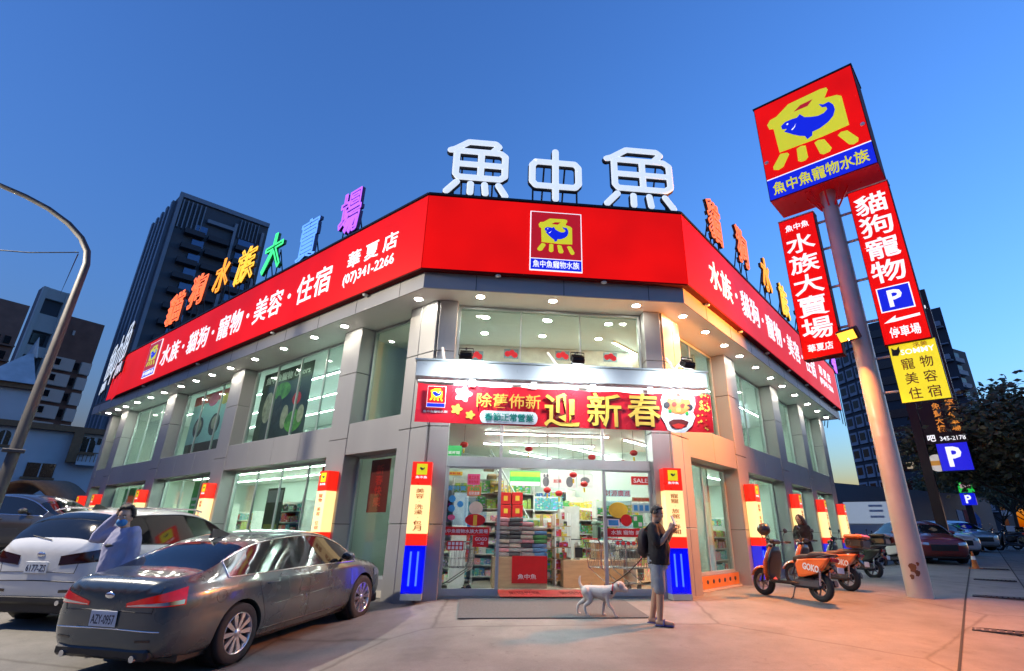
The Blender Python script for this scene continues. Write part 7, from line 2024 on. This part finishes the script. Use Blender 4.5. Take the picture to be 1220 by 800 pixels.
# black sign pylon
PY = at_ground(1133, 668)
print('pylon', PY)
py = thing('sign_pylon', 'black roadside pylon with blue parking plate and dark panel of orange lettering', 'sign', PY)
MPY = FP
PYw = Matrix.Translation(PY) @ MPY
def pv(x, y): return uv(PYw, x, y)
topv = pv(1103, 345)
MB().prism([(-.30, -.1), (.30, -.1), (.18, .5), (.16, topv[1]), (-.16, topv[1]), (-.18, .5)], -.14, .14, MPY).build('post', BLACK, py)
MB().prism([(-.45, -.1), (.5, -.1), (.3, .25), (-.3, .25)], -.2, .2, MPY).build('base', BLACK, py)
c0_, c1_ = pv(1092, 485), pv(1150, 525); 
def pyv(x0, x1, yt, yb): 
    xm, ym = (x0+x1)/2, (yt+yb)/2
    return pv(x0, ym)[0], pv(x1, ym)[0], pv(xm, yb)[1], pv(xm, yt)[1]
u0, u1, v0, v1 = pyv(1096, 1148, 480, 529)
u0 = max(u0, .19)
v1 = topv[1]
bk = MB().box((u0, v0, -.10), (u1, v1, .10), MPY).build('dark_panel', BLACK, py)
AMB = glow('amber_letters', (1, .35, .05), .6)
w_ = u1-u0
vtext(MB(), '免費大樓', u0+w_*.36, u0+w_*.56, v0+.45, v0+1.65, MPY, .10, .01, .03).build('lettering', AMB, bk)
vtext(MB(), '室內停車場', u0+w_*.70, u0+w_*.92, v0+.45, v0+1.75, MPY, .10, .01, .03).build('lettering', AMB, bk)
text(MB(), '345-2178', u0+w_*.36, u0+w_*.96, v0+.1, v0+.27, MPY, .10, .01, .02).build('lettering', SIGNWHITE, bk)
text(MB(), '吧', u0+w_*.06, u0+w_*.26, v0+.1, v0+.36, MPY, .10, .01, .04).build('lettering', SIGNWHITE, bk)
text(MB(), 'IYOKI', u0+w_*.2, u0+w_*.9, v1-.9, v1-.75, MPY, .10, .01, .02).build('lettering', SIGNWHITE, bk)
u0, u1, v0, v1 = pyv(1119, 1158, 528, 562)
pp = MB().bbox((u0, v0, -.12), (u1, v1, .22), .01, MPY).build('parking_box', BLACK, py)
MB().box((u0+.02, v0+.02, .22), (u1-.02, v1-.02, .23), MPY).build('blue_face', SIGNBLUE, pp)
text(MB(), 'P', u0+(u1-u0)*.28, u0+(u1-u0)*.74, v0+(v1-v0)*.15, v0+(v1-v0)*.86, MPY, .23, .012, .06).build('lettering', SIGNWHITE, pp)
cu_, cv_ = pv(1117, 552); r_ = abs(pv(1129, 552)[0]-cu_)
MB().cyl(PYw.inverted() @ PYw @ Vector((0, 0, 0)) if False else MPY @ Vector((cu_, cv_, -.06)), MPY @ Vector((cu_, cv_, .10)), r_, n=28).build('round_sign', mat('round_cream', (.7, .68, .62), .4, em=(.8, .75, .65), es=.45), py)
MB().box((cu_-r_*.7, cv_-r_*.3, .101), (cu_+r_*.5, cv_+r_*.25, .11), MPY).build('round_print', mat('round_amber', (.6, .3, .05), .4, em=(.8, .35, .05), es=.4), py)
# farther green and blue signs
PY2 = at_ground(1146, 655); py2 = thing('sign_pylon', 'farther pylon with green menu sign above a small blue parking sign', 'sign', PY2)
P2w = Matrix.Translation(PY2) @ FP
def p2(x0, x1, yt, yb): 
    g = lambda x, y: uv(P2w, x, y); xm, ym = (x0+x1)/2, (yt+yb)/2
    return g(x0, ym)[0], g(x1, ym)[0], g(xm, yb)[1], g(xm, yt)[1]
gu0, gu1, gv0, gv1 = p2(1140, 1158, 563, 587)
g_ = MB().bbox((gu0, gv0, -.15), (gu1, gv1, .15), .01, FP).build('green_box', glow('sign_green', (.02, .6, .06), .8), py2)
for k_ in range(2): MB().box((gu0+.15*(gu1-gu0), gv0+(.2+.3*k_)*(gv1-gv0), .151), (gu1-.15*(gu1-gu0), gv0+(.42+.3*k_)*(gv1-gv0), .16), FP).build('menu_panel', glow('menu_pink', (.8, .5, .45), .5), g_)
bu0, bu1, bv0, bv1 = p2(1145, 1163, 588, 602)
b_ = MB().bbox((bu0, bv0, -.15), (bu1, bv1, .15), .01, FP).build('blue_box', SIGNBLUE, py2)
text(MB(), 'P', bu0+(bu1-bu0)*.3, bu0+(bu1-bu0)*.72, bv0+(bv1-bv0)*.14, bv0+(bv1-bv0)*.86, FP, .15, .02, .06).build('lettering', SIGNWHITE, b_)
MB().box((bu0+.1, -.2, -.1), (bu0+.4, gv1, -.05), FP).build('post', BLACK, py2)
# parked cars on the right
SIL = paint('paint_silver', (.42, .44, .46), .4, .3); WHT = paint('paint_white', (.6, .6, .6), 0, .35); RDK = paint('paint_dark_red', (.16, .015, .012), .2, .35)
dirR = math.atan2(dA.y, dA.x)
for i, (x, y, m_, sp_, lab, k_) in enumerate(((1096, 664, RDK, sedan_spec(), 'dark red car parked just beyond the sign pole', 'sedan'), (1114, 655, WHT, sedan_spec(), 'white car parked behind the black pylon', 'sedan'), (1137, 649, SIL, sedan_spec(), 'silver car parked farthest along the right side', 'sedan'), (1076, 652, SIL, sedan_spec(), 'silver car half hidden by the sign pole', 'sedan'))):
    g_ = at_dist(x, y, [27, 33, 38, 36][i]); g_.z = gz(g_.x, g_.y)
    a = car('parked_car', lab, 'cars parked in the background', sp_, g_, dirR+R(205+6*i), m_, level=1, detail=False); a['paint'] = m_; dress(a, k_, None, TAILDARK)
# traffic cone and street furniture
cn_ = thing('traffic_cone', 'orange traffic cone by the drain channel near the pylon', 'cone', at_ground(1163, 678)); cn_.scale = (.75,)*3 
MB().bbox((-.18, -.18, 0), (.18, .18, .04), .01).build('base', mat('cone_orange', (.55, .14, .02), .6), cn_); MB().cyl((0, 0, .04), (0, 0, .70), .13, .03, 16).build('cone', _mats['cone_orange'], cn_); MB().cyl((0, 0, .36), (0, 0, .50), .089, .066, 16).build('band', PWH, cn_)
for i, (x, y, c_) in enumerate(((1158, 642, (.5, .12, .1)), (1164, 640, (.1, .2, .5)), (1150, 641, (.6, .6, .6)))):
    P = at_ground(x, y+8); t = thing('feather_flag', ['red feather flag by the far kerb', 'blue feather flag by the far kerb', 'white feather flag by the far kerb'][i], 'flag', P, 0, 'small flags by the far kerb')
    MB().cyl((0, 0, 0), (0, 0, 2.1), .025, n=6).build('pole', BLACK, t); MB().prism([(.03, .7), (.5, .8), (.55, 1.6), (.35, 2.0), (.03, 2.1)], -.01, .01, frame((0, 0, 0), (.8, -.6, 0), (0, 0, 1), (-.6, -.8, 0))).build('cloth', mat('flag_%d' % i if False else ['flag_red', 'flag_blue', 'flag_white'][i], c_, .8), t)
for i, (x, y) in enumerate(((1182, 652), (1196, 655), (1211, 657))):
    g_ = at_ground(x, y); scooter(['dark scooter nearest the far flags on the pavement', 'middle dark scooter on the far pavement', 'dark scooter at the right edge of the far pavement'][i], (g_.x, g_.y, g_.z), dirR+R(80), BLKP, words=None, topbox=(i == 1), group='scooters on the far pavement')
# trees along the street
BARK = mat('bark', (.05, .04, .03), .9, bump=.6, sc=8); LEAFM = mat('leaf_dark', (.11, .13, .065), .6, var=.45, sc=1.2); LEAFM2 = mat('leaf_olive', (.16, .165, .08), .6, var=.4, sc=1.5)
def tree(label, base, h, rad, seed, nl=22000, ls=.31):
    t = thing('street_tree', label, 'tree', base, 0, 'trees along the street')
    r = random.Random(seed); mb = MB(); tips = []
    hb = h*.34
    mb.tube([(0, 0, -.2), (.05, .02, hb*.5), (.1, -.05, hb)], .2, 10, rs=[.24, .17, .14])
    def branch(p, d, L, r0, lev):
        q = [p]; n_ = 4
        for i in range(n_):
            d = (d+Vector((r.uniform(-.25, .25), r.uniform(-.25, .25), r.uniform(-.1, .22)))).normalized(); q.append(q[-1]+d*L/n_)
        mb.tube(q, r0, 6, rs=[r0*(1-.75*i/n_) for i in range(n_+1)])
        if lev < 3:
            for _ in range(3 if lev else 4):
                k_ = r.randint(2, n_); dd = (d+Vector((r.uniform(-1, 1), r.uniform(-1, 1), r.uniform(-.3, .7)))).normalized(); branch(q[k_], dd, L*r.uniform(.5, .75), r0*.5, lev+1)
        else: tips.append(q[-1])
        if lev >= 1: tips.append(q[-2]); tips.append(q[2])
    for k_ in range(6):
        a = 2*math.pi*k_/6+r.random(); branch(Vector((.1, -.05, hb*(.8+.2*r.random()))), Vector((math.cos(a)*.8, math.sin(a)*.8, .75)), rad*.75, .085, 0)
    branch(Vector((.1, -.05, hb)), Vector((0, 0, 1)), h*.45, .1, 0)
    mb.build('trunk', BARK, t)
    lf = MB()
    for i in range(nl):
        c_ = r.choice(tips); p = c_+Vector((r.gauss(0, .46), r.gauss(0, .46), r.gauss(0, .36)))
        a = Vector((r.uniform(-1, 1), r.uniform(-1, 1), r.uniform(-.6, .4))).normalized(); b = a.orthogonal().normalized(); 
        L_ = ls*r.uniform(.7, 1.4); b = (b*math.cos(r.random()*6)+a.cross(b)*math.sin(r.random()*6))
        lf.add([p, p+a*L_*.5+b*L_*.22, p+a*L_, p+a*L_*.5-b*L_*.22], [(0, 1, 2, 3)], None, 0 if r.random() < .65 else 1)
    o = lf.build('crown', [LEAFM, LEAFM2], t)
    zs_ = sorted(p[2] for p in lf.v); s_ = h/zs_[int(len(zs_)*.995)]; t.scale = (s_,)*3
for x, y, D, h, rad, sd_, lab in ((1248, 648, 31, at_dist(1195, 465, 31).z-gz(25, 20), 3.9, 11, 'large dark street tree at the right edge of the picture'), (1240, 646, 44, at_dist(1165, 490, 44).z-.6, 4.0, 12, 'second street tree behind the large one at right'), (1216, 640, 62, at_dist(1160, 525, 62).z-.6, 4.6, 13, 'third street tree farther down the street'), (1290, 640, 40, at_dist(1230, 480, 40).z-.6, 4.8, 14, 'tall street tree partly beyond the right edge')):
    P = at_dist(x, y, D); P.z = gz(P.x, P.y); tree(lab, P, h, rad, sd_)
# low dark hedge-like wood closing the street end
for i, (x, D, h) in enumerate(((1140, 95, 11), (1170, 100, 10), (1200, 105, 12), (1230, 80, 13), (1262, 70, 13))):
    P = at_dist(x, 640, D); P.z = 0; tree(['far tree at the street end behind the green sign', 'far tree at the street end in the middle', 'far tree at the street end toward the right', 'far tree at the street end beyond the right edge', 'far tree nearest the right edge at the street end'][i], P, h, 5.5, 30+i, 6000, .5)
